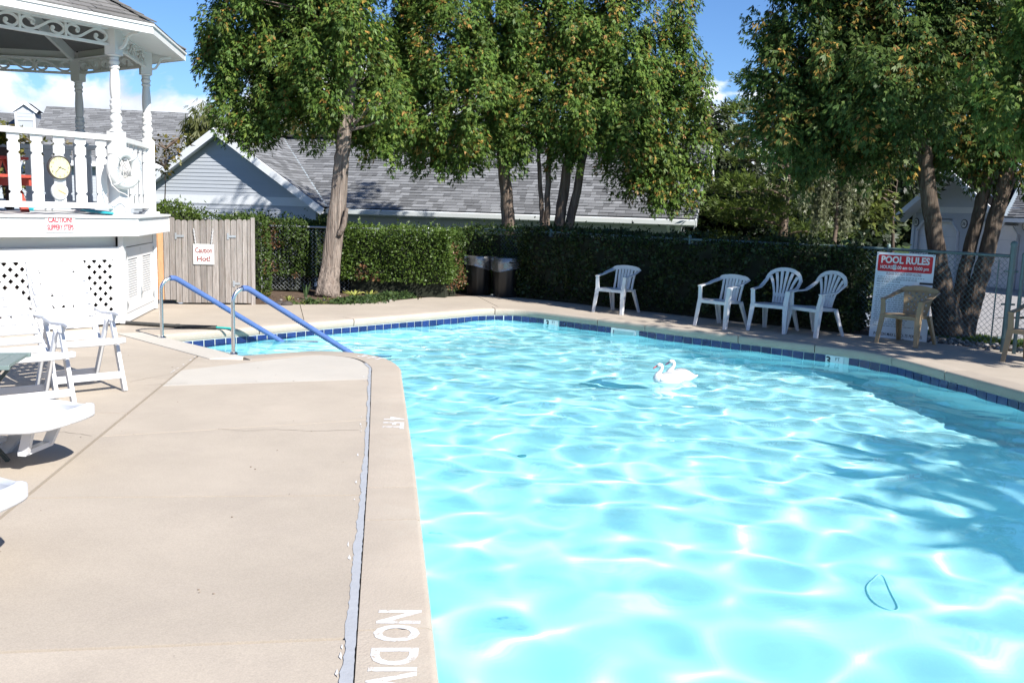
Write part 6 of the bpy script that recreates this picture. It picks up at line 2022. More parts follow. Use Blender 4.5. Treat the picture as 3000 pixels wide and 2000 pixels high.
hedge('hedge', 'shaded hedge directly behind the two black bins', [(-1.3, 18.35), (0.25, 17.62)], 1.27, 1.27, 0.8, 5, dens=1300, holes=.15)
hedge('hedge', 'long hedge coloured dark for shade behind the row of white chairs', [(0.05, 17.50), (4.92, 13.42)], 1.30, 1.24, 1.05, 6, dens=1200, holes=.25, hbot=.05, sz=.055, cols=[(.026, .046, .012), (.020, .038, .011), (.034, .055, .014)])  # leaf colours lowered to hold the tree shade on this hedge
hedge('hedge', 'low green hedge top showing above the wooden gate', [(-6.1, 15.75), (-4.35, 16.05)], 1.45, 1.40, 0.6, 7, dens=1100, cols=[(.060, .100, .018), (.05, .085, .016)])
hedge('hedge', 'rounded bright juniper right of the gazebo platform', [(-5.85, 15.3), (-5.25, 15.5)], 1.56, 1.44, 0.7, 8, dens=1300, cols=[(.085, .13, .022), (.07, .11, .02)], bulge=.2)

# ================================================================== PLANTS IN THE BED
def blade_plant(name, label, c, n, L, col, edge, seed, lean=0.6, w=0.035, group=None, cat='plant'):
    rg = random.Random(seed)
    t = thing(name, label, cat, c, 0, group)
    cx, cyy, cz = c
    for i in range(n):
        a = rg.uniform(0, 6.283); ln = L * rg.uniform(.6, 1.1); le = lean * rg.uniform(.5, 1.2)
        d = Vector((math.cos(a), math.sin(a), 0)); s = Vector((-d.y, d.x, 0))
        mb = MB(); pts = []
        for k in range(5):
            u_ = k / 4; r = le * ln * u_ ** 1.3; z = ln * (u_ - .45 * le * u_ ** 2)
            pts.append((Vector((cx, cyy, cz)) + d * (r + .01) + Vector((0, 0, max(.003, z))), w * ln / L * (math.sin(PI * (.12 + .88 * u_)) ** .8 if k < 4 else 0.04)))
        for k in range(4):
            (p, a_), (q, b_) = pts[k], pts[k + 1]
            mb.add([p - s * a_, p - s * a_ * .45 + UP * .004, q - s * b_ * .45 + UP * .004, q - s * b_], [(0, 1, 2, 3)], edge)
            mb.add([p - s * a_ * .45 + UP * .004, p + s * a_ * .45 + UP * .004, q + s * b_ * .45 + UP * .004, q - s * b_ * .45 + UP * .004], [(0, 1, 2, 3)], col)
            mb.add([p + s * a_ * .45 + UP * .004, p + s * a_, q + s * b_, q + s * b_ * .45 + UP * .004], [(0, 1, 2, 3)], edge)
        mb.build('leaf_blade', 'leaf', t)
    return t
YE = (.42, .40, .13); GRN = (.075, .12, .03); BLU = (.085, .135, .06)
gp = G(895, 874); blade_plant('iris_plant', 'upright grey-green sword-leaved iris left of the cedar trunk', (gp.x, gp.y, -.018), 9, .34, BLU, BLU, 1, .28, .024)
gp = G(1035, 872); blade_plant('hosta', 'larger yellow-edged hosta by the chain-link right of the cedar', (gp.x, gp.y, -.018), 34, .20, (.20, .25, .05), YE, 2, .95, .022)
gp = G(1084, 868); blade_plant('hosta', 'smaller yellow-edged hosta right of the larger one', (gp.x, gp.y, -.018), 22, .17, (.20, .25, .05), YE, 3, .9, .022)
gp = G(768, 872); blade_plant('hosta', 'pale yellow hosta beside the gate post and fence post', (gp.x, gp.y, -.018), 20, .20, (.24, .27, .06), YE, 4, .9, .025)
gp = G(846, 882); blade_plant('hosta', 'single tiny hosta seedling in the bare soil', (gp.x, gp.y, -.018), 8, .14, (.16, .22, .05), YE, 5, .6, .022)
def ground_cover(name, cells, seed, cols, sz, hgt):
    rng = np.random.default_rng(seed); Ps = []
    for px, py, rx, ry, n in cells:
        c = G(px, py); s = c.y / FPX
        o = rng.normal(0, .5, (n, 2)); p = np.stack([c.x + o[:, 0] * rx * s, c.y + o[:, 1] * ry, -.015 + hgt * rng.random(n) * np.exp(-(o ** 2).sum(1))], 1); Ps.append(p)
    P = np.concatenate(Ps); D = unit(rng.normal(0, .6, (len(P), 3)) + np.array((0, 0, .55)))
    C = palette(rng, len(P), cols, .25)
    o = quads_mesh(name, sprays(P, D, sz * rng.uniform(.6, 1.3, len(P)), rng, wid=.4), np.repeat(C, 3, 0), 'leaf', None); o['kind'] = 'stuff'
ground_cover('ground_cover', [(1045, 884, 60, .32, 900), (1090, 878, 50, .28, 600), (1150, 870, 50, .3, 900), (1000, 888, 30, .2, 250), (905, 889, 25, .12, 160), (1185, 868, 30, .3, 400)], 5, [(.05, .085, .03), (.065, .10, .03), (.04, .07, .025)], .05, .10)
ground_cover('creeping_weeds', [(870, 890, 40, .1, 60), (930, 888, 50, .12, 120), (960, 880, 90, .25, 90), (1000, 880, 30, .1, 60)], 6, [(.07, .11, .03), (.10, .12, .03)], .04, .05)
# bark chips, needles and pale stones on the soil
rg = random.Random(12)
ch = MB()
for i in range(420):
    px = rg.uniform(745, 1330); py = rg.uniform(862, 893); p = G(px, py)
    if not (p.y > 15.2 + max(0, (p.x + 2.9) * .65 if p.x > -2.9 else 0)) or p.y > 17.9: continue
    a = rg.random() * 3.14; L = rg.uniform(.01, .035); w = L * rg.uniform(.25, .5); z = -.012
    t = rg.choice(((.20, .13, .09), (.14, .09, .06), (.27, .20, .15), (.10, .07, .05)))
    ch.add([(p.x - L * math.cos(a), p.y - L * math.sin(a), z), (p.x + w * math.sin(a), p.y - w * math.cos(a), z + .01), (p.x + L * math.cos(a), p.y + L * math.sin(a), z), (p.x - w * math.sin(a), p.y + w * math.cos(a), z + .006)], [(0, 1, 2, 3)], t)
mat('chips', (1, 1, 1), .9, .2, 20, tint=True)
o = ch.build('bark_chips', 'chips'); o['kind'] = 'stuff'
for i, (px, py, r) in enumerate(((823, 878, .03), (952, 878, .035), (938, 866, .03), (1144, 880, .03), (840, 893, .10), (818, 892, .10), (873, 875, .02), (996, 867, .025))):
    p = G(px, py); mb = MB(); mb.blob((p.x, p.y, -.01 + r * .2), (r, r * .8, r * .55), 9, 6, rough=.12)
    lab = {0: 'small pale stone in the bare soil near the gate', 1: 'pale stone at the foot of the cedar trunk', 2: 'small pale stone left of the cedar roots', 3: 'pale stone among the ground cover', 4: 'right one of two dark edging stones at the deck edge', 5: 'left one of two dark edging stones at the deck edge', 6: 'tiny pale stone between iris and deck', 7: 'tiny pale stone between the cedar trunk and hostas'}[i]
    solo(mb, 'stone', 'rock_dark' if i in (4, 5) else 'rock_pale', lab, 'stone', (p.x, p.y, -.018), smooth=True)
# pale landscaping stones along the right fence (past what one could count)
rk = MB()
for i in range(640):
    t = rg.random(); a = Vector((5.35, 13.35)).lerp(Vector((8.6, 9.9)), t); n_ = Vector((.72, .69)) 
    p = a + n_ * rg.uniform(-.02, .75) + Vector((rg.uniform(-.1, .1), rg.uniform(-.1, .1)))
    r = rg.uniform(.018, .045); g_ = rg.choice((.18, .35, .5, .75, 1.0))
    rk.blob((p.x, p.y, -.015 + r * .3), (r, r * rg.uniform(.7, 1), r * .6), 6, 4, (g_ * 1.0, g_ * .96, g_ * .92), rough=.15)
mat('landscape_rock', (.42, .41, .40), .85, .2, 14, .3, 30, tint=True)
o = rk.build('landscape_stones', 'landscape_rock', smooth=True); o['kind'] = 'stuff'
# strip of grass between the stones and the drive
rng = np.random.default_rng(33)
n = 9000
t = rng.random(n); x = 5.9 + t * 4.4; y = 13.95 - t * 3.95; o_ = rng.uniform(0.15, .95, n)
P = np.stack([x + .70 * o_ - .35, y + .70 * o_ - .1, np.full(n, -.03)], 1)
keep = (P[:, 0] - 6.9) * .709 + (P[:, 1] - 14.05) * .705 < 0.12
P = P[keep]
D = unit(rng.normal(0, .35, (len(P), 3)) + np.array((0, 0, 1)))
o = quads_mesh('grass_strip', sprays(P, D, .07 * rng.uniform(.6, 1.3, len(P)), rng, wid=.14), np.repeat(palette(rng, len(P), [(.09, .15, .03), (.12, .18, .035)]), 3, 0), 'leaf', None); o['kind'] = 'stuff'
# leaves in the planter
pp = WM[PLANTER.name]
rng = np.random.default_rng(8); n = 700
P = np.stack([rng.uniform(-.65, .35, n), rng.normal(0, .12, n), .95 + rng.random(n) * .22], 1) @ np.array(pp)[:3, :3].T + np.array(pp)[:3, 3]
quads_mesh('leaves', sprays(P, unit(rng.normal(0, .7, (n, 3)) + np.array((0, 0, .4))), .09 * rng.uniform(.6, 1.2, n), rng, wid=.5), np.repeat(palette(rng, n, [(.22, .20, .03), (.16, .17, .03)]), 3, 0), 'leaf', PLANTER)
# ================================================================== HAND RAILS
def arc_pts(c, r, a0, a1, u, v, n=10):
    return [Vector(c) + Vector(u) * (math.cos(a0 + (a1 - a0) * i / n) * r) + Vector(v) * (math.sin(a0 + (a1 - a0) * i / n) * r) for i in range(n + 1)]
def handrail(foot, label):
    """post up from the strip, a bend, then a sleeve of foam down into the water"""
    f = Vector((foot.x, foot.y, 0.004))
    t = thing('hand_rail', label, 'hand rail', f, 0, 'pool hand rails')
    d = Vector((din.x, din.y, 0)).normalized()
    hp = 0.575; rb = 0.145; end_dz = -1.0
    slope = rad(31)
    # bend turning from vertical to the downward slope
    n = 12; pts = [f, f + UP * 0.3, f + UP * hp]
    c = f + UP * hp + d * rb
    tot = PI / 2 + slope
    for i in range(1, n + 1):
        a = PI - tot * i / n
        pts.append(c + d * (math.cos(a) * rb) + UP * (math.sin(a) * rb))
    p_end_bend = pts[-1]
    dirn = (d * math.cos(slope) - UP * math.sin(slope))
    Lr = (p_end_bend.z - WATER_Z + 0.35) / math.sin(slope)
    st = pts + [p_end_bend + dirn * Lr * .5, p_end_bend + dirn * Lr]
    m = MB(); m.tube(st, 0.0215, 14); m.build('steel_tube', 'steel', t, smooth=True, angle=60)
    m = MB(); m.lathe([(0.05, 0), (0.05, 0.006), (0.036, 0.018), (0.024, 0.024)], 18, f); m.build('escutcheon', 'steel', t, smooth=True, angle=40)
    # foam sleeve begins near the top of the bend; its underside seam is slightly toothed
    fp = []; fr = []
    i0 = 3 + int(n * .62)
    fp = pts[i0:]; 
    k = 60
    q = [p_end_bend + dirn * (Lr * i / k) for i in range(1, k + 1)]
    fp = fp + q
    m = MB(); m.tube(fp, 0.032, 14)
    m.build('foam_sleeve', 'foam_blue', t, smooth=True, angle=60)
    sm = MB(); dn = (-UP * math.cos(slope) - d * math.sin(slope))
    L0 = Lr * .28
    for i in range(26):
        p = p_end_bend + dirn * (L0 + i * 0.032) + dn * 0.030
        sm.blob(p, (0.011, 0.008, 0.008), 6, 4)
    sm.build('sleeve_seam', 'foam_blue', t)
    return t
handrail(G(475, 990), 'farther of two steel hand rails sleeved in blue foam at the pool steps')
handrail(G(684, 1038), 'nearer of two steel hand rails sleeved in blue foam at the pool steps')

# ================================================================== WHITE AND TAN PLASTIC ARMCHAIRS
def leg_bar(mb, p, q, w0, w1, t=0.016, face=(0, -1, 0)):
    """L-section leg: two thin plates"""
    p = Vector(p); q = Vector(q)
    s = 1 if p.x > 0 else -1
    mb.bar(p, q, w0, t, up=face, w2=w1)
    off = Vector((s * 1, 0, 0))
    mb.bar(p + off * (w0 / 2 - t / 2) - Vector(face) * w0 * .35, q + off * (w1 / 2 - t / 2) - Vector(face) * w1 * .35, t, w0 * .8, up=face, w2=t, h2=w1 * .8)
def seat_mesh(hw_f=.235, hw_b=.20, yf=-.24, yb=.19, zf=.42, zb=.395, n=8):
    mb = MB(); vs = []
    for j in range(n + 1):
        v = j / n; y = yf + (yb - yf) * v; hw = hw_f + (hw_b - hw_f) * v
        for i in range(n + 1):
            u_ = -1 + 2 * i / n
            z = zf + (zb - zf) * v - 0.018 * (1 - u_ * u_) * math.sin(PI * min(1, v * 1.1)) - (0.022 * (1 - v / .15) ** 2 if v < .15 else 0)
            vs.append((u_ * hw, y, z))
    m = n + 1
    top = len(vs)
    fs = [(j * m + i, j * m + i + 1, (j + 1) * m + i + 1, (j + 1) * m + i) for j in range(n) for i in range(n)]
    vs2 = vs + [(x, y, z - 0.012) for x, y, z in vs]
    fs += [tuple(top + i for i in f[::-1]) for f in fs[:]]
    rim = [i for i in range(m)] + [j * m + n for j in range(1, m)] + [n * m + i for i in range(n - 1, -1, -1)] + [j * m for j in range(n - 1, 0, -1)]
    k = len(rim)
    # apron: a lip turned down all round
    base = len(vs2)
    lip = [(vs[i][0], vs[i][1], vs[i][2] - 0.045) for i in rim]
    vs2 += lip
    fs += [(rim[i], base + i, base + (i + 1) % k, rim[(i + 1) % k]) for i in range(k)]
    mb.add(vs2, fs); return mb
def armchair(name, label, high, m, loc, rz, group):
    t = thing(name, label, 'chair', loc, rz, group)
    seat_mesh().build('seat', m, t, smooth=True, local=True, angle=50)
    zt = .885 if high else .755
    nrm = Vector((0, -1, .22)) if high else Vector((0, -1, .12))
    rec = .22
    def by(z): return .185 + (z - .40) * (.30 if high else .28)
    for s in (-1, 1):
        l = MB(); leg_bar(l, (s * .275, -.285, 0), (s * .245, -.225, .40), .050, .074); leg_bar(l, (s * .245, -.225, .40), (s * .268, -.205, .605), .068, .058)
        l.build('leg', m, t, local=True)
        l = MB(); leg_bar(l, (s * .255, .315, 0), (s * .205, .180, .385), .048, .074, face=(0, 1, 0)); l.build('leg', m, t, local=True)
        # arm: from the front post back, then sweeping up into the back
        if high: path = [(s * .268, -.230, .605), (s * .272, -.12, .618), (s * .274, -.02, .620), (s * .274, .08, .628), (s * .272, .165, .665), (s * .262, by(.735), .735), (s * .238, by(.80), .80), (s * .195, by(.850), .850)]
        else: path = [(s * .268, -.225, .600), (s * .272, -.12, .618), (s * .276, 0, .632), (s * .276, .10, .66), (s * .262, by(.70) + .01, .700), (s * .225, by(.73), .728), (s * .165, by(.745), .742)]
        ns = [Vector((0, -.1, 1)), Vector((0, -.1, 1)), Vector((0, -.15, 1)), Vector((-s * .2, -.55, .85)), Vector((-s * .3, -1, .4)), nrm, nrm]
        if high: ns = ns[:3] + [Vector((0, -.3, 1)), Vector((-s * .3, -.9, .6))] + [nrm, nrm, nrm]
        a = MB(); a.sweep(path, ([.064, .062, .058, .054, .052, .052, .053, .054] if high else [.064, .062, .060, .056, .056, .060, .064]), .018, ns); a.build('arm', m, t, local=True, smooth=True, angle=50)
    if high:
        arch = [(-.195, by(.845), .845), (-.14, by(.875), .875), (-.07, by(.893), .893), (0, by(.898), .898), (.07, by(.893), .893), (.14, by(.875), .875), (.195, by(.845), .845)]
        a = MB(); a.sweep(arch, .055, .018, nrm); a.build('back_rail', m, t, local=True, smooth=True, angle=50)
        for i in range(6):
            f = (i - 2.5) / 2.5
            xt = f * .205; zt_ = .885 - .075 * f * f * 1.1 - .012
            path = []
            for k in range(8):
                u_ = k / 7
                x = f * (.105 + .0 * u_) + (xt - f * .105) * u_ ** 2.2
                z = .40 + (zt_ - .40) * u_
                path.append((x, by(z) + .012 * (1 - u_), z))
            b = MB(); b.sweep(path, [.036, .033, .031, .031, .033, .037, .042, .046], .014, nrm); b.build('back_slat', m, t, local=True, smooth=True, angle=50)
        b = MB(); b.sweep([(-.125, by(.52) + .012, .52), (.125, by(.52) + .012, .52)], .05, .012, nrm); b.build('cross_rail', m, t, local=True)
    elif m == 'plastic_white':
        band = [(-.175, by(.735), .735), (-.09, by(.748), .748), (0, by(.752), .752), (.09, by(.748), .748), (.175, by(.735), .735)]
        a = MB(); a.sweep(band, .066, .018, nrm); a.build('back_rail', m, t, local=True, smooth=True, angle=50)
        for i in range(5):
            x = (i - 2) * .058
            b = MB(); b.sweep([(x * .82, by(.40) + .01, .39), (x * .92, by(.56), .56), (x * 1.05, by(.73), .735)], .044, .014, nrm); b.build('back_slat', m, t, local=True)
        for s in (-1, 1):
            b = MB(); b.sweep([(s * .17, by(.40), .39), (s * .172, by(.55), .55), (s * .185, by(.72), .72)], .036, .014, nrm); b.build('back_slat', m, t, local=True)
    else:
        # panel pierced with a lattice of diamond holes
        b = MB(); nx_, nz_ = 9, 9
        def S(u_, v):
            z = .395 + (zt - .415) * v
            hw = .165 + .060 * v
            return Vector((u_ * hw, by(z) + .02 * (1 - u_ * u_), z))
        def cell(u0, u1, v0, v1, hole):
            c = [(u0, v0), (u1, v0), (u1, v1), (u0, v1)]
            um, vm = (u0 + u1) / 2, (v0 + v1) / 2
            if not hole:
                vs = [S(*q) for q in c]; b.add(vs + [p + Vector((0, .012, 0)) for p in vs], [(0, 1, 2, 3), (7, 6, 5, 4)]); return
            ru, rv = (u1 - u0) * .48, (v1 - v0) * .48
            h = [(um, v0 + (vm - v0) - rv), (um + ru, vm), (um, vm + rv), (um - ru, vm)]
            vs = [S(*q) for q in c] + [S(*q) for q in h]
            vs2 = vs + [p + Vector((0, .012, 0)) for p in vs]
            fs = [(0, 1, 4), (1, 5, 4), (1, 2, 5), (2, 6, 5), (2, 3, 6), (3, 7, 6), (3, 0, 7), (0, 4, 7)]
            fs2 = [tuple(8 + i for i in f[::-1]) for f in fs] + [(4 + i, 4 + (i + 1) % 4, 12 + (i + 1) % 4, 12 + i) for i in range(4)]
            b.add(vs2, fs + fs2)
        for j in range(nz_):
            for i in range(nx_):
                u0, u1 = -1 + 2 * i / nx_, -1 + 2 * (i + 1) / nx_
                cell(u0, u1, j / nz_, (j + 1) / nz_, 0 < i < nx_ - 1 and 0 < j < nz_ - 1 and (i + j) % 2 == 0)
        b.build('back_panel', m, t, local=True)
        band = [(-.175, by(.735), .735), (-.09, by(.752), .752), (0, by(.758), .758), (.09, by(.752), .752), (.175, by(.735), .735)]
        a = MB(); a.sweep(band, .066, .020, nrm); a.build('back_rail', m, t, local=True, smooth=True, angle=50)
    return t
def chair_at(fl, fr):
    """centre and turn from the two front feet"""
    a = Vector((fl.x, fl.y)); b = Vector((fr.x, fr.y)); d = (b - a).normalized()
    face_ = Vector((d.y, -d.x)); rz = math.atan2(d.y, d.x)
    mid = (a + b) / 2 - face_ * .285
    return (mid.x, mid.y, 0), rz
GRPW = 'white plastic armchairs along the dark hedge'
loc, rz = chair_at(G(1742, 914), G(1815, 922))
low = armchair('plastic_chair', 'low-backed white plastic armchair standing alone nearest the bins', False, 'plastic_white', loc, rz, GRPW)
loc, rz = chair_at(G(2036, 953), G(2120, 965))
copy_tree(low, loc, rz, 'low-backed white plastic armchair beside the two fan-backed chairs')
loc, rz = chair_at(G(2197, 968), G(2289, 978))
fan = armchair('plastic_chair', 'left one of two white fan-backed plastic armchairs', True, 'plastic_white', loc, rz, GRPW)
loc, rz = chair_at(G(2308, 977), G(2378, 989))
copy_tree(fan, loc, rz, 'right one of two white fan-backed plastic armchairs, turned more to the left')
loc, rz = chair_at(G(2558, 1002), G(2690, 1020))
tan = armchair('plastic_chair', 'tan plastic armchair with diamond-pierced back in front of the rules board', False, 'plastic_tan', loc, rz, 'tan plastic armchairs')
copy_tree(tan, (6.42, 11.15, 0), rad(-52), 'tan plastic armchair cut off by the right edge')

# ================================================================== RECLINERS, LOUNGERS, TABLE
def recliner(label, loc, rz, back=(.50, 1.08)):
    t = thing('recliner_chair', label, 'chair', loc, rz, 'white folding recliners')
    W = .28
    def P(x, y, z): return (x, y, z)
    for s in (-1, 1):
        l = MB(); l.bar((s * W, -.34, 0), (s * (W - .01), -.10, .62), .034, .062, up=(0, 1, 0), h2=.055); l.build('front_leg', 'plastic_white', t, local=True, bevel=.006)
        l = MB(); l.bar((s * (W - .035), .30, 0), (s * (W - .035), -.06, .61), .030, .052, up=(0, 1, 0)); l.build('rear_leg', 'plastic_white', t, local=True, bevel=.006)
        a = MB(); a.sweep([(s * (W + .005), -.30, .665), (s * (W + .01), -.20, .672), (s * (W + .01), -.05, .660), (s * (W + .005), .12, .650), (s * (W - .005), .30, .668)], [.05, .062, .066, .060, .05], .028, (0, 0, 1)); a.build('arm_rest', 'plastic_white', t, local=True, smooth=True, angle=50, bevel=.008)
        b = MB(); b.tube([(s * (W - .02), -.13, .60), (s * (W + .0), -.13, .655)], .028, 8); b.build('pivot', 'plastic_white', t, local=True)
        r = MB(); r.bar((s * (W - .06), -.33, .44), (s * (W - .06), .15, .385), .030, .050, bevel if False else (0, 0, 1)); r.build('seat_rail', 'plastic_white', t, local=True, bevel=.006)
        r = MB(); yb_, zb_ = back; r.sweep([(s * .235, .13, .37)] + [(s * (.235 - .018 * q * q), .13 + (yb_ - .13) * q + .02 * math.sin(PI * q), .37 + (zb_ - .37) * q) for q in (.35, .68, 1.0)], .05, .028, (0, -1, .5)); r.build('back_rail', 'plastic_white', t, local=True)
    r = MB(); r.sweep([(-W - .015, -.33, .452), (-.15, -.365, .448), (0, -.37, .447), (.15, -.365, .448), (W + .015, -.33, .452)], .055, .050, (0, 0, 1)); r.build('seat_front', 'plastic_white', t, local=True, smooth=True, angle=50, bevel=.012)
    r = MB(); r.bar((-W, -.30, .145), (W, -.30, .145), .028, .060); r.build('front_stretcher', 'plastic_white', t, local=True, bevel=.006)
    r = MB(); r.bar((-W + .03, .25, .10), (W - .03, .25, .10), .028, .055); r.build('rear_stretcher', 'plastic_white', t, local=True, bevel=.006)
    for i in range(4):
        y = -.27 + i * .105
        r = MB(); r.sweep([(-.235, y, .452 - i * .012), (-.12, y, .440 - i * .012), (0, y, .436 - i * .012), (.12, y, .440 - i * .012), (.235, y, .452 - i * .012)], .092, .016, (0, 0, 1)); r.build('seat_slat', 'plastic_white', t, local=True, smooth=True, angle=50)
    n = 7
    for i in range(n):
        u_ = (i + .5) / n
        y = .135 + (back[0] - .135) * u_; z = .40 + (back[1] + .02 - .40) * u_
        hw = .245 - .02 * u_
        bowd = .035
        w = .083
        up_ = Vector((0, back[0] - .135, back[1] - .38)).normalized()
        r = MB(); ns = Vector((0, -up_.z, up_.y))
        r.sweep([(-hw, y - .010, z), (-hw * .5, y + bowd * .7, z - .006), (0, y + bowd, z - .008), (hw * .5, y + bowd * .7, z - .006), (hw, y - .010, z)], w, .014, ns); r.build('back_slat', 'plastic_white', t, local=True, smooth=True, angle=50)
        # comb teeth that leave a row of small openings between the slats
        if i < n - 1 and i > 1:
            tb = MB()
            for k in range(6):
                x = -hw * .8 + k * hw * 1.6 / 5
                tb.bar(Vector((x, y + bowd * (1 - (x / hw) ** 2), z)) + up_ * .040, Vector((x, y + bowd * (1 - (x / hw) ** 2), z)) + up_ * .066, .05, .012, up=ns, w2=.03)
            tb.build('slat_comb', 'plastic_white', t, local=True)
    return t
def recl_at(fr, rz):
    """place by the foot that shows at the lower right"""
    R_m = Matrix.Rotation(rz, 4, 'Z'); o = R_m @ Vector((.28, -.34, 0))
    return (fr.x - o.x, fr.y - o.y, 0)
rzA = rad(43)
rec = recliner('white slatted recliner farther from the viewer, in front of the lattice', recl_at(G(366, 1146), rzA), rzA)
rzB = rad(43)
recliner('white slatted recliner at the left edge, nearer the viewer, its back tipped lower', recl_at(G(220, 1204), rzB), rzB, (.86, .84))

def lounger(label, tip, rz):
    """long lounger, foot end at local +x"""
    t = thing('sun_lounger', label, 'sun lounger', tip, rz, 'white plastic sun loungers')
    H_ = .335; Lg = 1.85; hw = .33
    # bowed slatted surface in cross planks
    def outline(x):
        u_ = (x + .48) / .48
        return hw if u_ < 0 else hw * (1 - .62 * max(0, u_) ** 2.2)
    x = -Lg
    while x < -.005:
        x1 = min(0, x + .115)
        if x1 > -.02: x1 = 0
        m = MB(); n = 6; vs = []
        for xx in (x + .004, x1 - .002):
            for j in range(n + 1):
                v = -1 + 2 * j / n
                vs.append((xx, v * (outline(xx) - .035), H_ - .030 + .012 * v * v + (.03 * (1 + xx / .14) if xx > -.14 else 0)))
        k = n + 1
        vs2 = vs + [(a, b, c - .014) for a, b, c in vs]
        fs = [(i, k + i, k + i + 1, i + 1) for i in range(n)]
        fs += [tuple(2 * k + q for q in f[::-1]) for f in fs[:]]
        fs += [(0, 2 * k, 3 * k, k), (n, k + n, 3 * k + n, 2 * k + n)] + [(i, i + 1, 2 * k + i + 1, 2 * k + i) for i in range(n)] + [(k + i + 1, k + i, 3 * k + i, 3 * k + i + 1) for i in range(n)]
        m.add(vs2, fs); m.build('slat', 'plastic_white', t, local=True, smooth=True, angle=50)
        x += .118
    for s in (-1, 1):
        path = []
        for i in range(22):
            xx = -Lg + (Lg - .005) * i / 21
            path.append((xx, s * (outline(xx) - .018), H_ - .012 + (.040 * (1 + xx / .16) ** 1.5 if xx > -.16 else 0)))
        m = MB(); m.sweep(path, .045, .085, (0, 0, 1)); m.build('side_rail', 'plastic_white', t, local=True, smooth=True, angle=50, bevel=.014)
    e = outline(-.005) - .018
    m = MB(); m.sweep([(-.012, -e - .01, H_ + .026), (.012, -e * .5, H_ + .032), (.018, 0, H_ + .034), (.012, e * .5, H_ + .032), (-.012, e + .01, H_ + .026)], .06, .085, (0, 0, 1)); m.build('end_rail', 'plastic_white', t, local=True, smooth=True, angle=50, bevel=.016)
    for x in (-.50, -1.45):
        lx = -.22 if x > -1 else .1
        for s in (-1, 1):
            m = MB(); m.bar((x + lx, s * (hw - .05), 0), (x, s * (hw - .03), H_ - .05), .05, .075, up=(1, 0, 0)); m.build('leg', 'plastic_white', t, local=True, bevel=.008)
        m = MB(); m.bar((x + lx + .02, -hw + .06, .10), (x + lx + .02, hw - .06, .10), .05, .035); m.build('stretcher', 'plastic_white', t, local=True, bevel=.006)
    m = MB(); m.bar((-.24, -.15, H_ - .05), (-.30, -.12, .13), .06, .03, up=(0, 1, 0)); m.bar((-.24, .15, H_ - .05), (-.30, .12, .13), .06, .03, up=(0, 1, 0)); m.bar((-.305, -.14, .125), (-.305, .14, .125), .05, .03)
    m.build('bracket', 'plastic_white', t, local=True)
    return t
tip1 = G(272, 1206, .335); tip1 = Vector((tip1.x, tip1.y - .16, 0))
lg1 = lounger('white sun lounger whose rounded foot end points right in front of the recliners', tip1, rad(-6))
tip2 = G(56, 1455, .335); tip2 = Vector((tip2.x, tip2.y - .10, 0))
copy_tree(lg1, tip2, rad(-6), 'white sun lounger nearest the viewer, only its foot corner in view')

tp = G(60, 1052, .62)
tb_ = thing('side_table', 'grey-green folding side table corner at the left edge', 'table', (tp.x - .27, tp.y - .08, 0), rad(14))
for i in range(6):
    m = MB(); m.box(-.27 + i * .0905, -.27 + i * .0905 + .088, -.24, .24, .60, .622); m.build('top_slat', 'table_green', tb_, local=True, bevel=.004)
m = MB()
for y in (-.245, .245): m.box(-.285, .285, y - .016, y + .016, .596, .626)
m.build('top_frame', 'table_green', tb_, local=True, bevel=.005)
for s in (-1, 1):
    m = MB(); m.bar((.24, s * .20, 0), (-.20, s * .20, .60), .022, .03, up=(0, 1, 0)); m.build('leg', 'table_leg', tb_, local=True)
    m = MB(); m.bar((-.24, s * .17, 0), (.22, s * .17, .60), .022, .03, up=(0, 1, 0)); m.build('leg', 'table_leg', tb_, local=True)
# folded metal frame leaning by the lattice
q = G(62, 942)
ft = thing('folding_frame', 'dark bent tube frame standing between the recliner and the lattice', 'frame', (q.x, q.y, 0))
m = MB(); m.tube([G(36, 925), DP(37, 905, q.y), DP(50, 896, q.y), DP(75, 890, q.y), DP(100, 888, q.y)], .014, 8); m.build('tube', 'table_leg', ft, smooth=True)
m = MB(); m.tube([DP(72, 913, q.y), DP(84, 925, q.y), DP(96, 944, q.y)], .016, 8); m.build('leg', 'table_leg', ft, smooth=True)

# ================================================================== BINS
def bin_(label, loc, rz):
    t = thing('trash_bin', label, 'trash bin', loc, rz, 'black bins with clear liners')
    m = MB(); n = 48; prof = [(.215, 0.0), (.225, .02), (.262, .66), (.268, .70)]
    m.lathe(prof, n)
    for i in range(len(m.v)):
        v = m.v[i]; a = math.atan2(v.y, v.x); 
        if v.z < .69:
            k = 1 + .022 * (1 if math.sin(a * 12) > .2 else -1 if math.sin(a * 12) < -.2 else 0); v.x *= k; v.y *= k
    m.build('body', 'bin_black', t, local=True, smooth=True, angle=35)
    m = MB(); m.lathe([(.270, .685), (.282, .70), (.282, .735), (.268, .745)], n, cap=False); m.build('rim', 'bin_black', t, local=True, smooth=True, angle=40)
    m = MB(); rg = random.Random(len(label))
    prof = [(.22, .60), (.262, .745), (.285, .757), (.297, .74), (.300, .68), (.292, .60), (.300, .56)]
    m.lathe(prof, 40, cap=False)
    for i in range(len(m.v)):
        v = m.v[i]; a = math.atan2(v.y, v.x); k = 1 + .02 * math.sin(a * 9 + v.z * 20) * rg.random() + .012 * math.sin(a * 17)
        if math.hypot(v.x, v.y) > .28: v.x *= k; v.y *= k
        if v.z < .7: v.z += .06 * math.sin(a + .8) + .02 * math.sin(3 * a)
    m.build('liner', 'liner_film', t, local=True, smooth=True)
    for s in (-1, 1):
        h = MB(); h.box(-.06, .06, s * .275 - .03, s * .275 + .03, .655, .685); h.build('handle', 'bin_black', t, local=True, bevel=.008)
    return t
b2 = G(1480, 872); b1 = G(1402, 866)
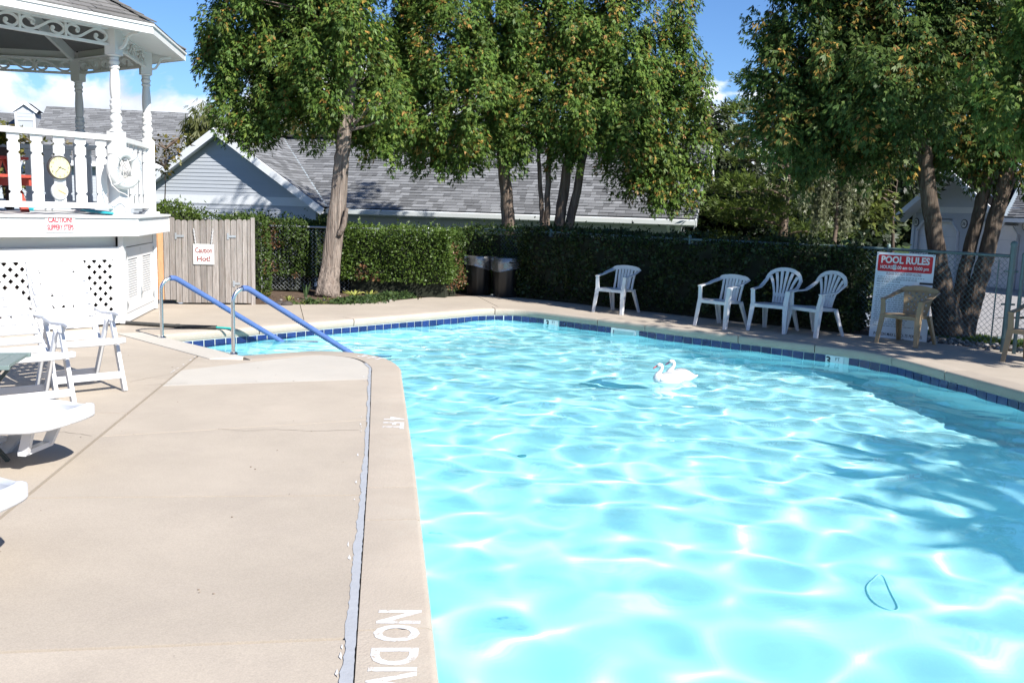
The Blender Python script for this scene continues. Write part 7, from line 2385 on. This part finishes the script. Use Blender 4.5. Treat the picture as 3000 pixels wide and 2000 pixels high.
bb = bin_('right-hand black bin with clear liner, standing forward of the other', (b2.x, b2.y + .24, 0), .4)
copy_tree(bb, (b1.x - .02, b1.y + .36, 0), 1.9, 'left-hand black bin with clear liner, half hidden by the other')

# ================================================================== POOL RULES BOARD
BL, BR = G(2537, 984), G(2722, 1003)
bx = (BR - BL); bx.z = 0; Wd = bx.length; bx.normalize(); bn = Vector((bx.y, -bx.x, 0))
lean = rad(3.5)
by_ = (UP * math.cos(lean) - bn * math.sin(lean)).normalized()
Mp = frame((BL + BR) / 2, bx, by_)
Hb = 1.22
pr_ = thing('rules_board', 'tall white POOL RULES board with a red heading leaning against the fence', 'sign', (BL + BR) / 2)
Wd = .785
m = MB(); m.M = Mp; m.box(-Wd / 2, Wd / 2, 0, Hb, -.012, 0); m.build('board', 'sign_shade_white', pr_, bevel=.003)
m = MB(); m.M = Mp; m.prism([(p[0], p[1] + Hb - .15) for p in round_rect(Wd - .05, .235, .02)], .0005, .002); m.build('heading', 'sign_red', pr_)
m = MB()
text_into(m, 'POOL RULES', .135, Mp @ Matrix.Translation((0, Hb - .105, .0035)), width=Wd * .83, bold=.005)
text_into(m, 'HOURS', .066, Mp @ Matrix.Translation((-.245, Hb - .208, .0035)), width=.165, bold=.0015)
text_into(m, ':00 am to 10:00 pm', .066, Mp @ Matrix.Translation((.11, Hb - .208, .0035)), width=.43, bold=.0015)
m.build('lettering', 'sign_white', pr_)
m = MB(); m.M = Mp; m.prism([(p[0] - .135, p[1] + Hb - .205) for p in round_rect(.048, .07, .012)], .0025, .004); m.build('hour_patch', 'sign_white', pr_)
m = MB(); text_into(m, '8', .07, Mp @ Matrix.Translation((-.135, Hb - .205, .005)), bold=.001); m.build('lettering', 'print_grey', pr_)
m = MB(); text_into(m, 'PLEASE DO NOT SWIM ALONE', .06, Mp @ Matrix.Translation((0, Hb - .30, .0015)), width=Wd * .60); m.build('lettering', 'print_maroon', pr_)
m = MB()
text_into(m, 'ANYONE IN THE POOL BEFORE OR AFTER HOURS', .04, Mp @ Matrix.Translation((-Wd / 2 + .035 + .27, Hb - .378, .0015)), width=.54)
text_into(m, 'WILL BE SUBJECT TO A FINE', .04, Mp @ Matrix.Translation((-Wd / 2 + .035 + .16, Hb - .415, .0015)), width=.32)
text_into(m, 'PATRON MAX LOAD: 75 PERSONS', .06, Mp @ Matrix.Translation((0, .055, .0015)), width=Wd * .84, bold=.001)
m.build('lettering', 'black_print', pr_)
m = MB(); m.M = Mp; rg = random.Random(4); y = Hb - .352
rows = [Hb - .345] + [Hb - .455 - i * .031 for i in range(20)]
for j, y in enumerate(rows):
    x = -Wd / 2 + (.035 if j % 2 else .045); end = Wd / 2 - rg.uniform(.04, .35)
    while x < end:
        w = rg.uniform(.015, .06); m.box(x, min(end, x + w), y - .006, y + .006, .0004, .0012); x += w + .012
m.build('small_print', 'print_grey', pr_, kind='stuff')
m = MB(); m.M = Mp; m.box(Wd / 2 - .17, Wd / 2 + .02, Hb - .425, Hb - .395, .0015, .004); m.build('strap', 'dark_foam', pr_)
for sx_ in (-1, 1):
    m = MB(); m.M = Mp; m.lathe([(.012, 0), (.012, .004)], 8, (sx_ * (Wd / 2 - .02), Hb - .018, .001)); m.build('screw', 'galvanised', pr_)

# ================================================================== SWANS
def swan(label, c, rz, beak, s=1.0):
    t = thing('swan_decoy', label, 'swan', c, rz, 'floating swan decoys')
    # body sections along x (breast at -x, tail at +x): (x, half width, keel z, back z)
    sec = [(-.185, .010, .050, .058), (-.175, .045, .012, .085), (-.15, .075, -.02, .115), (-.10, .100, -.04, .130), (-.04, .112, -.045, .128), (.02, .112, -.045, .138), (.08, .100, -.04, .142), (.13, .078, -.025, .125), (.17, .052, .0, .098), (.205, .030, .028, .078), (.235, .016, .050, .078), (.25, .004, .068, .080)]
    n = 14; vs = []; fs = []
    for x, w, z0, z1 in sec:
        zc = (z0 + z1) / 2; h = (z1 - z0) / 2
        for j in range(n):
            a = 2 * PI * j / n
            dimple = 1 - (.16 * max(0, math.sin(a)) ** 6 if -.09 < x < .06 else 0)
            vs.append((x * s, w * math.cos(a) * s, (zc + h * math.sin(a) * dimple) * s))
    for i in range(len(sec) - 1):
        for j in range(n): fs.append((i * n + j, i * n + (j + 1) % n, (i + 1) * n + (j + 1) % n, (i + 1) * n + j))
    fs.append(tuple(range(n))[::-1]); fs.append(tuple((len(sec) - 1) * n + j for j in range(n)))
    m = MB(); m.add(vs, fs)
    neck = [(-.135, 0, .07), (-.125, 0, .105), (-.105, 0, .135), (-.086, 0, .165), (-.074, 0, .195), (-.074, 0, .218), (-.086, 0, .237), (-.108, 0, .243), (-.126, 0, .234), (-.140, 0, .222)]
    m.tube([tuple(q * s for q in p) for p in neck], [q * s for q in (.048, .040, .031, .026, .024, .025, .028, .0285, .024, .014)], 12)
    m.build('body', 'swan_white', t, local=True, smooth=True)
    for sd in (-1, 1):
        w = MB(); vs = []; k = 8
        for i in range(k + 1):
            u_ = i / k; x = -.08 + .27 * u_
            for j in range(5):
                v = j / 4; z = .06 + .085 * v * math.sin(PI * (.18 + .72 * u_)); y = .106 * (1 - .55 * u_ ** 2) * (1 - .35 * v) + .012
                vs.append((x * s, sd * y * s, z * s))
        fs = [(i * 5 + j, (i + 1) * 5 + j, (i + 1) * 5 + j + 1, i * 5 + j + 1) for i in range(k) for j in range(4)]
        w.add(vs, fs); w.build('wing', 'swan_white', t, local=True, smooth=True)
    b = MB(); b.tube([tuple(q * s for q in p) for p in ((-.138, 0, .226), (-.155, 0, .214), (-.175, 0, .198), (-.192, 0, .186))], [q * s for q in (.014, .0125, .010, .005)], 10, flat=.8); b.build('beak', beak, t, local=True, smooth=True)
    b = MB(); b.blob((-.136 * s, 0, .237 * s), (.010 * s, .012 * s, .012 * s), 8, 6); 
    for sd in (-1, 1): b.tube([(-.142 * s, sd * .012 * s, .226 * s), (-.125 * s, sd * .0245 * s, .236 * s)], [.007 * s, .004 * s], 6); 
    b.build('face_mask', 'black_print', t, local=True, smooth=True)
    b = MB()
    for sd in (-1, 1): b.blob((-.121 * s, sd * .0245 * s, .242 * s), .004 * s, 6, 4)
    b.build('eye', 'black_print', t, local=True)
    return t
sp = G(1953, 1121, WATER_Z)
swan('nearer of two white floating swan decoys, with a bright red beak', (sp.x, sp.y, WATER_Z - .005), rad(-6), 'swan_beak', .84)
sp2 = G(1982, 1116, WATER_Z)
swan('farther of two white floating swan decoys, its dark beak behind the first', (sp2.x + .045, sp2.y + .12, WATER_Z - .005), rad(-6), 'swan_far_beak', .86)

# ================================================================== ODDS AND ENDS ON THE DECK AND IN THE POOL
a, b = G(30, 945), G(632, 966)
rodp = []
for i, (px, py) in enumerate(((20, 938), (150, 942), (280, 946), (400, 953), (520, 961), (600, 964), (634, 966))):
    g_ = G(px, py); rodp.append(Vector((g_.x, g_.y, .028)))
rodp[-1].z = .034
pl_ = thing('vacuum_hose', 'dark grey pool hose stretched along the deck to the steps', 'hose', rodp[0])
m = MB(); m.tube(rodp, .025, 9); m.build('hose', 'dark_foam', pl_, smooth=True)
d = (rodp[-1] - rodp[-2]).normalized()
m = MB(); m.tube([rodp[-1] - d * .02, rodp[-1] + d * .20 + UP * -.01], .013, 8); m.build('nozzle', 'hose_teal', pl_, smooth=True, angle=50)
for tt in (2, 4):
    m = MB(); m.tube([rodp[tt] - d * .02, rodp[tt] + d * .03], .030, 9); m.build('joint_collar', 'dark_foam', pl_)
g0 = G(40, 951)
m = MB(); m.tube([Vector((g.x, g.y, .012)) for g in (G(-60, 949), G(20, 951), G(60, 951), G(96, 953))], .011, 8)
solo(m, 'garden_hose', 'hose_teal', 'short length of teal garden hose on the deck below the lattice', 'hose', (g0.x, g0.y, .012), smooth=True)
a, b = G(432, 884), G(497, 880)
t = thing('drain_pipe', 'short white drain pipe lying at the foot of the gate', 'pipe', (a.x, a.y, .06))
m = MB(); m.tube([Vector((a.x, a.y + .1, .062)), Vector((b.x - .05, b.y + .1, .055))], .055, 12); m.build('pipe', 'plastic_white', t, smooth=True, angle=50)
m = MB(); dd = Vector((b.x - a.x, b.y - a.y, 0)).normalized(); e = Vector((b.x - .05, b.y + .1, .055)); m.tube([e, e + dd * .02], .062, 12); m.build('end_collar', 'plastic_white', t)
m = MB(); m.blob((b.x + .12, b.y + .14, .02), (.09, .05, .05), 9, 6, rough=.2); solo(m, 'stone', 'rock_dark', 'dark stone wedged under the gate beside the drain pipe', 'stone', (b.x + .12, b.y + .14, 0), smooth=True)
c = Vector((2.33, 5.45, -1.20)); c.z = floor_z(c.x, c.y) + .012
m = MB(); m.tube([c + Vector((math.cos(q) * .07 + math.sin(q) * .06, math.sin(q) * .26 + .04 * math.sin(2 * q), 0)) for q in [2 * PI * i / 26 for i in range(26)]], .007, 6, closed=True)
dvr = solo(m, 'dive_ring', 'ring_teal', 'blue loop resting on the pool floor at the lower right', 'ring', c, smooth=True)
dvr.cycles.is_caustics_receiver = True
